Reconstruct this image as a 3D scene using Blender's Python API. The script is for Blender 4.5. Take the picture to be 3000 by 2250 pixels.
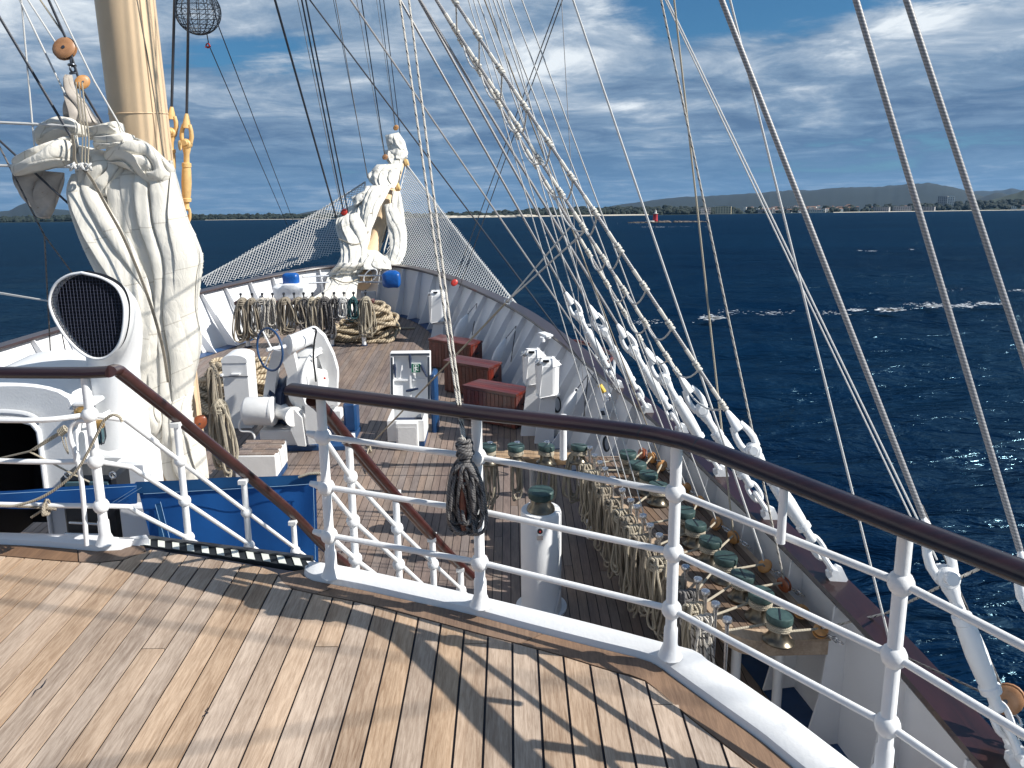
import bpy, math, random
import numpy as np
from mathutils import Vector, Matrix, noise

for _o in list(bpy.data.objects): bpy.data.objects.remove(_o)
SC = bpy.context.scene
COL = SC.collection
R = math.radians
rnd = random.Random(7)

# ------------------------------------------------------------------ camera
FPX = 2350.0                      # focal length in pixels of the 3000 px wide photograph
CAM_H = 2.4                       # eye above the upper deck
PITCH, ROLL = R(11.97), R(0.7)
cam_d = bpy.data.cameras.new('camera'); cam = bpy.data.objects.new('camera', cam_d); COL.objects.link(cam)
cam_d.sensor_width = 36.0; cam_d.lens = FPX / 3000 * 36.0
cam_d.clip_start = 0.05; cam_d.clip_end = 60000
_fw = Vector((0, math.cos(PITCH), -math.sin(PITCH)))
_r0 = Vector((1, 0, 0)); _u0 = Vector((0, math.sin(PITCH), math.cos(PITCH)))
_rt = _r0 * math.cos(ROLL) - _u0 * math.sin(ROLL)
_up = _r0 * math.sin(ROLL) + _u0 * math.cos(ROLL)
EYE = Vector((0, 0, CAM_H))
cam.matrix_world = Matrix(((_rt.x, _up.x, -_fw.x, EYE.x), (_rt.y, _up.y, -_fw.y, EYE.y), (_rt.z, _up.z, -_fw.z, EYE.z), (0, 0, 0, 1)))
SC.camera = cam

# ------------------------------------------------------------------ light
SUN_AZ, SUN_EL = R(102), R(38.5)  # azimuth from the bow towards starboard
SUNV = Vector((math.sin(SUN_AZ) * math.cos(SUN_EL), math.cos(SUN_AZ) * math.cos(SUN_EL), math.sin(SUN_EL)))
sun_d = bpy.data.lights.new('sun', 'SUN'); sun = bpy.data.objects.new('sun', sun_d); COL.objects.link(sun)
sun_d.energy = 5.0; sun_d.angle = R(0.53); sun_d.color = (1.0, 0.955, 0.88)
sun.rotation_euler = SUNV.to_track_quat('Z', 'Y').to_euler()
SC.view_settings.view_transform = 'Standard'; SC.view_settings.look = 'None'
SC.view_settings.exposure = 0.48; SC.view_settings.gamma = 1.0; SC.view_settings.use_curve_mapping = False

# ------------------------------------------------------------------ sky (world)
W = bpy.data.worlds.new('World'); SC.world = W; W.use_nodes = True
nt = W.node_tree; nt.nodes.clear()
def wn(t, **kw):
    n = nt.nodes.new(t)
    for k, v in kw.items(): setattr(n, k, v)
    return n
def wl(a, b): nt.links.new(a, b)
def wmath(op, a, b=None, c=None):
    n = wn('ShaderNodeMath', operation=op)
    for i, v in enumerate((a, b, c)):
        if v is None: continue
        if isinstance(v, (int, float)): n.inputs[i].default_value = v
        else: wl(v, n.inputs[i])
    return n.outputs[0]
def wramp(fac, stops, interp='EASE'):
    n = wn('ShaderNodeValToRGB'); n.color_ramp.interpolation = interp
    el = n.color_ramp.elements
    while len(el) > 1: el.remove(el[-1])
    el[0].position = stops[0][0]; el[0].color = (*stops[0][1], 1) if not isinstance(stops[0][1], (int, float)) else (stops[0][1],) * 3 + (1,)
    for p, c in stops[1:]:
        e = el.new(p); e.color = (*c, 1) if not isinstance(c, (int, float)) else (c, c, c, 1)
    wl(fac, n.inputs[0]); return n.outputs[0]
def wmix(f, a, b):
    n = wn('ShaderNodeMix', data_type='RGBA')
    for i, v in ((0, f), (6, a), (7, b)):
        if isinstance(v, tuple): n.inputs[i].default_value = (*v, 1)
        elif isinstance(v, (int, float)): n.inputs[i].default_value = v
        else: wl(v, n.inputs[i])
    return n.outputs[2]
sky = wn('ShaderNodeTexSky', sky_type='NISHITA'); sky.sun_disc = False
sky.sun_elevation = SUN_EL; sky.sun_rotation = SUN_AZ; sky.altitude = 10; sky.air_density = 1.0; sky.dust_density = 0.6; sky.ozone_density = 2.0
tc = wn('ShaderNodeTexCoord'); sep = wn('ShaderNodeSeparateXYZ'); wl(tc.outputs['Generated'], sep.inputs[0])
zc = wmath('MAXIMUM', sep.outputs[2], 0.0)
den = wmath('ADD', zc, 0.085)
u = wmath('DIVIDE', sep.outputs[0], den); v = wmath('DIVIDE', sep.outputs[1], den)
comb = wn('ShaderNodeCombineXYZ'); wl(u, comb.inputs[0]); wl(wmath('MULTIPLY', v, 1.0), comb.inputs[1])
def wnoise(scale, detail, rough, offs, dist=0.0, sy=1.0):
    m = wn('ShaderNodeMapping'); m.inputs['Location'].default_value = offs; m.inputs['Scale'].default_value = (1, sy, 1)
    wl(comb.outputs[0], m.inputs[0])
    n = wn('ShaderNodeTexNoise'); n.inputs['Scale'].default_value = scale; n.inputs['Detail'].default_value = detail
    n.inputs['Roughness'].default_value = rough; n.inputs['Distortion'].default_value = dist
    wl(m.outputs[0], n.inputs['Vector']); return n.outputs['Fac']
big = wnoise(0.42, 3, 0.5, (3.1, 1.7, 0.0))
mid = wnoise(0.75, 10, 0.58, (2.4, 3.2, 2.0), 0.7)
fine = wnoise(2.3, 10, 0.62, (7.4, 1.2, 4.0), 0.5)
az = wmath('ARCTAN2', sep.outputs[0], sep.outputs[1]); el = wmath('ARCSINE', sep.outputs[2])
def window(x, c, hw, soft):       # 1 inside c +- hw, 0 beyond the soft edge
    d = wmath('ABSOLUTE', wmath('SUBTRACT', x, c)); n = wn('ShaderNodeMapRange', interpolation_type='SMOOTHSTEP'); wl(d, n.inputs[0]); n.inputs[1].default_value = hw + soft; n.inputs[2].default_value = hw; return n.outputs[0]
gap = wmath('MAXIMUM', wmath('MULTIPLY', window(az, R(20), R(8), R(11)), window(el, R(20), R(6.5), R(4))), wmath('MULTIPLY', wmath('MULTIPLY', window(az, R(-16), R(2.0), R(5)), window(el, R(10.3), R(.3), R(1.8))), 0.5))
cov = wmath('ADD', wmath('MULTIPLY', big, 0.25), wmath('ADD', wmath('MULTIPLY', mid, 0.85), wmath('MULTIPLY', fine, 0.40)))
cov = wmath('SUBTRACT', cov, wmath('MULTIPLY', gap, 0.30))
thin = wn('ShaderNodeMapRange', interpolation_type='SMOOTHSTEP'); wl(el, thin.inputs[0]); thin.inputs[1].default_value = R(15); thin.inputs[2].default_value = R(40); cov = wmath('SUBTRACT', cov, wmath('MULTIPLY', thin.outputs[0], 0.24))  # clouds thinned in the unseen upper sky to weaken its fill light
mask = wramp(cov, [(0.49, 0.0), (0.65, 1.0)])
band = window(el, R(4.4), R(1.0), R(4.6))
lum = wmath('ADD', wmath('MULTIPLY', mid, 0.70), wmath('MULTIPLY', fine, 0.62))
lum = wmath('SUBTRACT', lum, wmath('MULTIPLY', band, 0.14))
shade = wramp(lum, [(0.44, (0.078, 0.138, 0.236)), (0.58, (0.155, 0.234, 0.338)), (0.68, (0.30, 0.368, 0.452)), (0.79, (0.62, 0.665, 0.70))], 'LINEAR')
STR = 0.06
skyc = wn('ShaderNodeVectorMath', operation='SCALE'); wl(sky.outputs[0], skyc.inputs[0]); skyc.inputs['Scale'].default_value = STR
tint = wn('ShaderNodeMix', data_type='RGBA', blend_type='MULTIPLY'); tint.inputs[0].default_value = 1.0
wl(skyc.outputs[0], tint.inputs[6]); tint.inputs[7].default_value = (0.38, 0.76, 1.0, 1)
hz = wramp(zc, [(0.0, 1.0), (0.04, 0.72), (0.11, 0.0)])
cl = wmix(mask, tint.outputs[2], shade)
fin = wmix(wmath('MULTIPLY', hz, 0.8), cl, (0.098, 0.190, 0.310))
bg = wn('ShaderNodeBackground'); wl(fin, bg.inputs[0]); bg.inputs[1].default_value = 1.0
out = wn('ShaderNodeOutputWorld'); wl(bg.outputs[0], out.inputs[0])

# ------------------------------------------------------------------ helpers
HAZE = 1.35e-5
SHEER = 0.0937                    # the decks climb towards the bow; uprights stay plumb
ZL = -2.5                         # lower deck below the upper one
CX = -4.2                         # centreline of the ship
def wpt(p): return Vector((p[0], p[1], p[2] + SHEER * p[1]))
def _ray(px, py): return _fw + _rt * ((px - 1500) / FPX) - _up * ((py - 1125) / FPX)
def _ship(w): return Vector((w.x, w.y, w.z - SHEER * w.y))
def onz(px, py, z):               # point of the ship at deck height z seen at a pixel of the photograph
    d = _ray(px, py); t = (z - EYE.z) / (d.z - SHEER * d.y); return _ship(EYE + d * t)
def ony(px, py, y):
    d = _ray(px, py); return _ship(EYE + d * (y / d.y))
def onx(px, py, x):
    d = _ray(px, py); return _ship(EYE + d * (x / d.x))
def onpl(px, py, p, n):           # vertical plane through p with horizontal normal n
    d = _ray(px, py); t = ((p[0] - EYE.x) * n[0] + (p[1] - EYE.y) * n[1]) / (d.x * n[0] + d.y * n[1]); return _ship(EYE + d * t)
def proj(p):
    d = wpt(p) - EYE; z = d.dot(_fw); return 1500 + FPX * d.dot(_rt) / z, 1125 - FPX * d.dot(_up) / z
def depth(p): return (wpt(p) - EYE).dot(_fw)
def V(*a): return Vector(a)
def lerp(a, b, t): return a + (b - a) * t
def sstep(a, b, x): t = min(1, max(0, (x - a) / (b - a))); return t * t * (3 - 2 * t)
def spline(pts, n):               # Catmull-Rom through the points
    P = [Vector(p) for p in pts]; P = [P[0] * 2 - P[1]] + P + [P[-1] * 2 - P[-2]]; o = []
    for i in range(1, len(P) - 2):
        for k in range(n):
            t = k / n; a, b, c, d = P[i - 1:i + 3]
            o.append(0.5 * ((2 * b) + (c - a) * t + (2 * a - 5 * b + 4 * c - d) * t * t + (3 * b - a - 3 * c + d) * t ** 3))
    o.append(P[-2].copy()); return o

class MB:
    def __init__(s): s.v = []; s.f = []; s.uv = []; s.mi = []; s.cm = 0
    def add(s, vs, fs, uvs=None):
        o = len(s.v); s.v += [Vector(x) for x in vs]; s.uv += (uvs or [(0, 0)] * len(vs))
        s.f += [[i + o for i in f] for f in fs]; s.mi += [s.cm] * len(fs); return s
    def box(s, c, d, rz=0, taper=1.0, skew=0):
        c = Vector(c); hx, hy, hz = d[0] / 2, d[1] / 2, d[2] / 2; vs = []
        for z in (-1, 1):
            k = taper if z > 0 else 1
            for x, y in ((-1, -1), (1, -1), (1, 1), (-1, 1)):
                p = Vector((x * hx * k, y * hy * k + (skew if z > 0 else 0), z * hz))
                if rz: p = Matrix.Rotation(rz, 3, 'Z') @ p
                vs.append(c + p)
        return s.add(vs, [(3, 2, 1, 0), (4, 5, 6, 7), (0, 1, 5, 4), (1, 2, 6, 5), (2, 3, 7, 6), (3, 0, 4, 7)])
    def bbox(s, c, d, b=0.02, rz=0):            # box with chamfered edges
        c = Vector(c); h = [x / 2 for x in d]; b = min(b, *(x * 0.99 for x in h)); vs = []; m = Matrix.Rotation(rz, 3, 'Z')
        idx = {}
        for sx in (-1, 1):
            for sy in (-1, 1):
                for sz in (-1, 1):
                    for k in range(3):
                        p = Vector((sx * (h[0] - (b if k != 0 else 0)), sy * (h[1] - (b if k != 1 else 0)), sz * (h[2] - (b if k != 2 else 0))))
                        idx[sx, sy, sz, k] = len(vs); vs.append(c + m @ p)
        fs = []
        for k in range(3):
            a, e = [i for i in range(3) if i != k]
            for sg in (-1, 1):
                q = []
                for s1, s2 in ((-1, -1), (1, -1), (1, 1), (-1, 1)):
                    t = [0, 0, 0]; t[k] = sg; t[a] = s1; t[e] = s2; q.append(idx[t[0], t[1], t[2], k])
                fs.append(q)
        for k in range(3):                       # edges along axis k
            a, e = [i for i in range(3) if i != k]
            for s1 in (-1, 1):
                for s2 in (-1, 1):
                    q = []
                    for sg, kk in ((-1, a), (1, a), (1, e), (-1, e)):
                        t = [0, 0, 0]; t[k] = sg; t[a] = s1; t[e] = s2; q.append(idx[t[0], t[1], t[2], kk])
                    fs.append(q)
        for sx in (-1, 1):
            for sy in (-1, 1):
                for sz in (-1, 1): fs.append([idx[sx, sy, sz, k] for k in range(3)])
        return s.add(vs, fs)
    def tube(s, path, r, n=8, closed=False, cap=True, ell=None):
        P = [Vector(p) for p in path]; m = len(P)
        if closed: P = P + [P[0]]; m += 1
        rr = r if isinstance(r, (list, tuple)) else [r] * m
        if closed and len(rr) < m: rr = list(rr) + [rr[0]]
        T = []
        for i in range(m):
            if closed: a = P[(i - 1) % (m - 1)]; b = P[(i + 1) % (m - 1)]
            else: a = P[max(0, i - 1)]; b = P[min(m - 1, i + 1)]
            t = b - a; T.append(t.normalized() if t.length > 1e-9 else Vector((0, 0, 1)))
        ref = Vector((0, 0, 1)) if abs(T[0].z) < 0.9 else Vector((0, 1, 0))
        N = T[0].cross(ref).normalized(); vs = []; uv = []; L = 0
        for i in range(m):
            N = (N - T[i] * N.dot(T[i]));
            N = N.normalized() if N.length > 1e-6 else T[i].orthogonal().normalized()
            B = T[i].cross(N)
            if i: L += (P[i] - P[i - 1]).length
            for k in range(n + 1):
                a = 2 * math.pi * k / n
                ea, eb = (1, 1) if ell is None else ell
                vs.append(P[i] + (N * math.cos(a) * ea + B * math.sin(a) * eb) * rr[i]); uv.append((k / n, L))
        w = n + 1
        fs = [(i * w + k, i * w + k + 1, (i + 1) * w + k + 1, (i + 1) * w + k) for i in range(m - 1) for k in range(n)]
        if cap and not closed:
            fs.append([k for k in range(n)][::-1]); fs.append([(m - 1) * w + k for k in range(n)])
        return s.add(vs, fs, uv)
    def lathe(s, prof, o=(0, 0, 0), n=20, axis=(0, 0, 1), sx=1.0, sy=1.0):   # prof: (radius, height)
        o = Vector(o); A = Vector(axis).normalized(); X = A.orthogonal().normalized() if abs(A.z) < 0.999 else Vector((1, 0, 0)); Y = A.cross(X)
        vs = []; fs = []; m = len(prof)
        for r, h in prof:
            for k in range(n):
                a = 2 * math.pi * k / n; vs.append(o + A * h + X * math.cos(a) * r * sx + Y * math.sin(a) * r * sy)
        for i in range(m - 1):
            for k in range(n): fs.append((i * n + k, i * n + (k + 1) % n, (i + 1) * n + (k + 1) % n, (i + 1) * n + k))
        fs.append([k for k in range(n)][::-1]); fs.append([(m - 1) * n + k for k in range(n)])
        return s.add(vs, fs)
    def ball(s, c, r, n=12, m=8, sc=(1, 1, 1)):
        c = Vector(c); vs = [c + Vector((0, 0, -r * sc[2]))]; fs = []
        for i in range(1, m):
            a = math.pi * i / m - math.pi / 2
            for k in range(n):
                b = 2 * math.pi * k / n; vs.append(c + Vector((math.cos(a) * math.cos(b) * r * sc[0], math.cos(a) * math.sin(b) * r * sc[1], math.sin(a) * r * sc[2])))
        vs.append(c + Vector((0, 0, r * sc[2]))); last = len(vs) - 1
        for k in range(n): fs.append((0, 1 + (k + 1) % n, 1 + k)); fs.append((last, last - n + k, last - n + (k + 1) % n))
        for i in range(m - 2):
            for k in range(n): fs.append((1 + i * n + k, 1 + i * n + (k + 1) % n, 1 + (i + 1) * n + (k + 1) % n, 1 + (i + 1) * n + k))
        return s.add(vs, fs)
    def prism(s, poly, z0, z1):                 # poly: xy outline, extruded in z
        n = len(poly); vs = [(p[0], p[1], z0) for p in poly] + [(p[0], p[1], z1) for p in poly]
        return s.add(vs, [list(range(n))[::-1], list(range(n, 2 * n))] + [(i, (i + 1) % n, n + (i + 1) % n, n + i) for i in range(n)])
    def lean(s, z0, k):
        for p in s.v: p.y += (p.z - z0) * k
        return s
    def extr(s, poly, d):                       # planar 3-D outline extruded along vector d
        n = len(poly); d = Vector(d); vs = [Vector(p) for p in poly]; vs = vs + [p + d for p in vs]
        return s.add(vs, [list(range(n))[::-1], list(range(n, 2 * n))] + [(i, (i + 1) % n, n + (i + 1) % n, n + i) for i in range(n)])
    def torus(s, c, Rr, r, axis=(0, 0, 1), n=24, k=8, sx=1, sy=1):
        A = Vector(axis).normalized(); X = A.orthogonal().normalized(); Y = A.cross(X)
        return s.tube([Vector(c) + (X * math.cos(a) * sx + Y * math.sin(a) * sy) * Rr for a in [2 * math.pi * i / n for i in range(n)]], r, k, closed=True)
    def build(s, name, mats, parent=None, origin=None, smooth=True, local=False):
        """verts are ship coordinates (sheer added here); local: verts are around the thing's own base"""
        me = bpy.data.meshes.new(name)
        W_ = [wpt(p) for p in s.v]
        if local: o = Vector((0, 0, 0))
        elif parent is not None: o = parent['_o'] if '_o' in parent else Vector((0, 0, 0))
        else:
            if origin is not None: o = wpt(origin)
            else:
                lo = [min(p[i] for p in W_) for i in range(3)]; hi = [max(p[i] for p in W_) for i in range(3)]
                o = Vector(((lo[0] + hi[0]) / 2, (lo[1] + hi[1]) / 2, lo[2]))
        o = Vector(o)
        me.from_pydata([p - o for p in W_], [], s.f)
        if any(u_ != (0, 0) for u_ in s.uv[:200]):
            ul = me.uv_layers.new(name='UVMap'); li = np.empty(len(me.loops), dtype=np.int32); me.loops.foreach_get('vertex_index', li)
            ul.data.foreach_set('uv', np.array(s.uv, dtype=np.float32)[li].ravel())
        for m in (mats if isinstance(mats, (list, tuple)) else [mats]): me.materials.append(M(m) if isinstance(m, str) else m)
        if len(set(s.mi)) > 1 or (s.mi and s.mi[0]): me.polygons.foreach_set('material_index', s.mi)
        if smooth:
            me.polygons.foreach_set('use_smooth', [True] * len(me.polygons))
            try: me.set_sharp_from_angle(angle=R(38))
            except Exception: pass
        me.update()
        ob = bpy.data.objects.new(name, me); COL.objects.link(ob)
        if parent is not None: ob.parent = parent
        elif not local: ob.location = o
        OR[ob.name] = o
        return ob
OR = {}
class _P(dict): pass
def thing(name, label, cat, base=(0, 0, 0), group=None, rz=0):
    o = bpy.data.objects.new(name, None); COL.objects.link(o); o.empty_display_size = 0.1
    o.location = wpt(base); o.rotation_euler = (0, 0, rz); o['_o'] = list(wpt(base))
    tag(o, label, cat, group); return o
def tag(o, label=None, cat=None, group=None, kind=None):
    if label: o['label'] = label
    if cat: o['category'] = cat
    if group: o['group'] = group
    if kind: o['kind'] = kind
    return o
def sub(ob):                                    # let a mesh part carry sub-parts built in ship coordinates
    ob['_o'] = list(OR[ob.name]); return ob
def copy_tree(o, loc=None, rz=None, label=None):
    c = o.copy(); COL.objects.link(c)
    if loc is not None: c.location = wpt(loc)
    if rz is not None: c.rotation_euler = (0, 0, rz)
    if label: c['label'] = label
    for ch in list(o.children):
        d = ch.copy(); COL.objects.link(d); d.parent = c
        for g in list(ch.children):
            e = g.copy(); COL.objects.link(e); e.parent = d
    return c

# ------------------------------------------------------------------ materials
_M = {}
def M(n): return _M[n]
def mat(name, col, rough=0.5, metal=0.0, var=0.0, vscale=4.0, bump=0.0, bscale=40.0, objvar=0.0, coat=0.0, stretch=(1, 1, 1), spec=0.5, col2=None, coords='Object', trans=0.0, wear=None):
    m = bpy.data.materials.new(name); m.use_nodes = True; n = m.node_tree.nodes; l = m.node_tree.links
    b = n['Principled BSDF']; b.inputs['Roughness'].default_value = rough; b.inputs['Metallic'].default_value = metal
    b.inputs['Specular IOR Level'].default_value = spec; b.inputs['Coat Weight'].default_value = coat
    b.inputs['Base Color'].default_value = (*col, 1)
    t = n.new('ShaderNodeTexCoord'); mp = n.new('ShaderNodeMapping'); mp.inputs['Scale'].default_value = stretch; l.new(t.outputs[coords], mp.inputs[0])
    cur = None
    if var or col2 or objvar:
        oi = n.new('ShaderNodeObjectInfo')
        off = n.new('ShaderNodeVectorMath'); off.operation = 'ADD'; l.new(mp.outputs[0], off.inputs[0])
        sc = n.new('ShaderNodeMath'); sc.operation = 'MULTIPLY'; sc.inputs[1].default_value = 37.0; l.new(oi.outputs['Random'], sc.inputs[0])
        if objvar: l.new(sc.outputs[0], off.inputs[1])
        nz = n.new('ShaderNodeTexNoise'); nz.inputs['Scale'].default_value = vscale; nz.inputs['Detail'].default_value = 6; nz.inputs['Roughness'].default_value = 0.6; l.new(off.outputs[0], nz.inputs['Vector'])
        rp = n.new('ShaderNodeValToRGB'); rp.color_ramp.elements[0].position = 0.3; rp.color_ramp.elements[1].position = 0.7
        c2 = col2 or tuple(min(1, c * (1 + var)) for c in col); c1 = col if col2 else tuple(c * (1 - var) for c in col)
        rp.color_ramp.elements[0].color = (*c1, 1); rp.color_ramp.elements[1].color = (*c2, 1); l.new(nz.outputs['Fac'], rp.inputs[0]); cur = rp.outputs[0]
        if objvar:
            hv = n.new('ShaderNodeHueSaturation'); mr = n.new('ShaderNodeMapRange'); mr.inputs['To Min'].default_value = 1 - objvar; mr.inputs['To Max'].default_value = 1 + objvar
            l.new(oi.outputs['Random'], mr.inputs[0]); l.new(mr.outputs[0], hv.inputs['Value']); l.new(cur, hv.inputs['Color']); cur = hv.outputs[0]
        if wear:                                # small stains and chips: (colour, scale, threshold)
            w = n.new('ShaderNodeTexNoise'); w.inputs['Scale'].default_value = wear[1]; w.inputs['Detail'].default_value = 9; w.inputs['Roughness'].default_value = 0.7; l.new(t.outputs[coords], w.inputs['Vector'])
            wr = n.new('ShaderNodeValToRGB'); wr.color_ramp.elements[0].position = wear[2]; wr.color_ramp.elements[1].position = wear[2] + 0.06; l.new(w.outputs['Fac'], wr.inputs[0])
            mx = n.new('ShaderNodeMix'); mx.data_type = 'RGBA'; l.new(wr.outputs[0], mx.inputs[0]); l.new(cur, mx.inputs[6]); mx.inputs[7].default_value = (*wear[0], 1); cur = mx.outputs[2]
        l.new(cur, b.inputs['Base Color'])
    if bump:
        bz = n.new('ShaderNodeTexNoise'); bz.inputs['Scale'].default_value = bscale; bz.inputs['Detail'].default_value = 5; l.new(mp.outputs[0], bz.inputs['Vector'])
        bp = n.new('ShaderNodeBump'); bp.inputs['Strength'].default_value = bump; bp.inputs['Distance'].default_value = 0.01; l.new(bz.outputs['Fac'], bp.inputs['Height']); l.new(bp.outputs[0], b.inputs['Normal'])
    if trans:
        tr = n.new('ShaderNodeBsdfTranslucent'); tr.inputs[0].default_value = (*[c * 0.9 for c in col], 1)
        ms = n.new('ShaderNodeMixShader'); ms.inputs[0].default_value = trans; l.new(b.outputs[0], ms.inputs[1]); l.new(tr.outputs[0], ms.inputs[2]); l.new(ms.outputs[0], n['Material Output'].inputs[0])
    _M[name] = m; return m
def wood(name, ca, cb, rough=0.55, grain=1.0, objvar=0.2, coat=0.0, axis=1, gs=60.0, patch=None):
    """planks: fine grain lines along one axis, each plank its own tone"""
    m = bpy.data.materials.new(name); m.use_nodes = True; n = m.node_tree.nodes; l = m.node_tree.links; b = n['Principled BSDF']
    b.inputs['Roughness'].default_value = rough; b.inputs['Coat Weight'].default_value = coat
    t = n.new('ShaderNodeTexCoord'); oi = n.new('ShaderNodeObjectInfo'); ad = n.new('ShaderNodeVectorMath'); ad.operation = 'ADD'
    sc = n.new('ShaderNodeMath'); sc.operation = 'MULTIPLY'; sc.inputs[1].default_value = 91.0; l.new(oi.outputs['Random'], sc.inputs[0])
    l.new(t.outputs['Object'], ad.inputs[0]); l.new(sc.outputs[0], ad.inputs[1])
    mp = n.new('ShaderNodeMapping'); s = [gs, gs, gs]; s[axis] = gs * 0.012; mp.inputs['Scale'].default_value = s; l.new(ad.outputs[0], mp.inputs[0])
    g = n.new('ShaderNodeTexNoise'); g.inputs['Scale'].default_value = 1.0; g.inputs['Detail'].default_value = 4; g.inputs['Roughness'].default_value = 0.65; g.inputs['Distortion'].default_value = 0.4; l.new(mp.outputs[0], g.inputs['Vector'])
    mp2 = n.new('ShaderNodeMapping'); s2 = [5.0] * 3; s2[axis] = 0.9; mp2.inputs['Scale'].default_value = s2; l.new(ad.outputs[0], mp2.inputs[0])
    g2 = n.new('ShaderNodeTexNoise'); g2.inputs['Scale'].default_value = 1.0; g2.inputs['Detail'].default_value = 5; l.new(mp2.outputs[0], g2.inputs['Vector'])
    r1 = n.new('ShaderNodeValToRGB'); r1.color_ramp.elements[0].position = 0.36; r1.color_ramp.elements[1].position = 0.64; r1.color_ramp.elements[0].color = (*ca, 1); r1.color_ramp.elements[1].color = (*cb, 1); l.new(g.outputs['Fac'], r1.inputs[0])
    r2 = n.new('ShaderNodeValToRGB'); r2.color_ramp.elements[0].position = 0.35; r2.color_ramp.elements[1].position = 0.68; r2.color_ramp.elements[0].color = (*[c * 0.62 for c in ca], 1); r2.color_ramp.elements[1].color = (*[min(1, c * 1.12) for c in cb], 1); l.new(g2.outputs['Fac'], r2.inputs[0])
    mx = n.new('ShaderNodeMix'); mx.data_type = 'RGBA'; mx.inputs[0].default_value = 0.42; l.new(r1.outputs[0], mx.inputs[6]); l.new(r2.outputs[0], mx.inputs[7]); cur = mx.outputs[2]
    if patch:                                   # planks weathered grey here and there
        ps = n.new('ShaderNodeTexNoise'); ps.inputs['Scale'].default_value = 0.55; ps.inputs['Detail'].default_value = 3; l.new(t.outputs['Object'], ps.inputs['Vector'])
        ha = n.new('ShaderNodeMath'); ha.operation = 'MULTIPLY_ADD'; l.new(oi.outputs['Random'], ha.inputs[0]); ha.inputs[1].default_value = 0.55; l.new(ps.outputs['Fac'], ha.inputs[2])
        pr = n.new('ShaderNodeValToRGB'); pr.color_ramp.elements[0].position = patch[1]; pr.color_ramp.elements[1].position = patch[1] + 0.35; l.new(ha.outputs[0], pr.inputs[0])
        mg = n.new('ShaderNodeMix'); mg.data_type = 'RGBA'; l.new(pr.outputs[0], mg.inputs[0]); l.new(cur, mg.inputs[6]); mg.blend_type = 'MIX'
        mm = n.new('ShaderNodeMix'); mm.data_type = 'RGBA'; mm.blend_type = 'MULTIPLY'; mm.inputs[0].default_value = 1; l.new(cur, mm.inputs[6]); mm.inputs[7].default_value = (*patch[0], 1); l.new(mm.outputs[2], mg.inputs[7]); cur = mg.outputs[2]
    wn_ = n.new('ShaderNodeTexWhiteNoise'); wn_.noise_dimensions = '1D'; l.new(oi.outputs['Random'], wn_.inputs['W'])
    hs = n.new('ShaderNodeHueSaturation'); mr = n.new('ShaderNodeMapRange'); mr.inputs['To Min'].default_value = 1 - objvar; mr.inputs['To Max'].default_value = 1 + objvar; l.new(oi.outputs['Random'], mr.inputs[0]); l.new(mr.outputs[0], hs.inputs['Value'])
    m2 = n.new('ShaderNodeMapRange'); m2.inputs['To Min'].default_value = 0.8; m2.inputs['To Max'].default_value = 1.15; l.new(wn_.outputs[0], m2.inputs[0]); l.new(m2.outputs[0], hs.inputs['Saturation'])
    l.new(cur, hs.inputs['Color']); l.new(hs.outputs[0], b.inputs['Base Color'])
    bp = n.new('ShaderNodeBump'); bp.inputs['Strength'].default_value = 0.35 * grain; bp.inputs['Distance'].default_value = 0.004; l.new(g.outputs['Fac'], bp.inputs['Height']); l.new(bp.outputs[0], b.inputs['Normal'])
    _M[name] = m; return m
def rope(name, ca, cb, turns=16.0, fleck=None, rough=0.85, relief=0.6):
    """laid rope: strands wind round the tube (UV: around, metres along)"""
    m = bpy.data.materials.new(name); m.use_nodes = True; n = m.node_tree.nodes; l = m.node_tree.links; b = n['Principled BSDF']; b.inputs['Roughness'].default_value = rough
    t = n.new('ShaderNodeUVMap'); sp = n.new('ShaderNodeSeparateXYZ'); l.new(t.outputs[0], sp.inputs[0])
    def mth(op, a, c):
        q = n.new('ShaderNodeMath'); q.operation = op
        for i, v_ in enumerate((a, c)):
            if isinstance(v_, (int, float)): q.inputs[i].default_value = v_
            else: l.new(v_, q.inputs[i])
        return q.outputs[0]
    ph = mth('ADD', mth('MULTIPLY', sp.outputs[0], 3.0), mth('MULTIPLY', sp.outputs[1], turns * 3))
    saw = mth('ABSOLUTE', mth('SUBTRACT', mth('FRACT', ph, 0), 0.5), 0)
    rp = n.new('ShaderNodeValToRGB'); rp.color_ramp.elements[0].position = 0.1; rp.color_ramp.elements[1].position = 0.42; rp.color_ramp.elements[0].color = (*cb, 1); rp.color_ramp.elements[1].color = (*ca, 1); l.new(saw, rp.inputs[0]); cur = rp.outputs[0]
    if fleck:
        a1 = mth('FRACT', mth('ADD', mth('MULTIPLY', sp.outputs[1], fleck[1]), mth('MULTIPLY', sp.outputs[0], 2.0)), 0)
        a2 = mth('FRACT', mth('ADD', mth('MULTIPLY', sp.outputs[0], 2.0), mth('MULTIPLY', sp.outputs[1], fleck[1] * 0.5)), 0)
        k = mth('MULTIPLY', mth('LESS_THAN', a1, 0.38), mth('LESS_THAN', a2, 0.42))
        mx = n.new('ShaderNodeMix'); mx.data_type = 'RGBA'; l.new(k, mx.inputs[0]); l.new(cur, mx.inputs[6]); mx.inputs[7].default_value = (*fleck[0], 1); cur = mx.outputs[2]
    l.new(cur, b.inputs['Base Color'])
    bp = n.new('ShaderNodeBump'); bp.inputs['Strength'].default_value = relief; bp.inputs['Distance'].default_value = 0.004; l.new(saw, bp.inputs['Height']); l.new(bp.outputs[0], b.inputs['Normal'])
    _M[name] = m; return m

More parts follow.
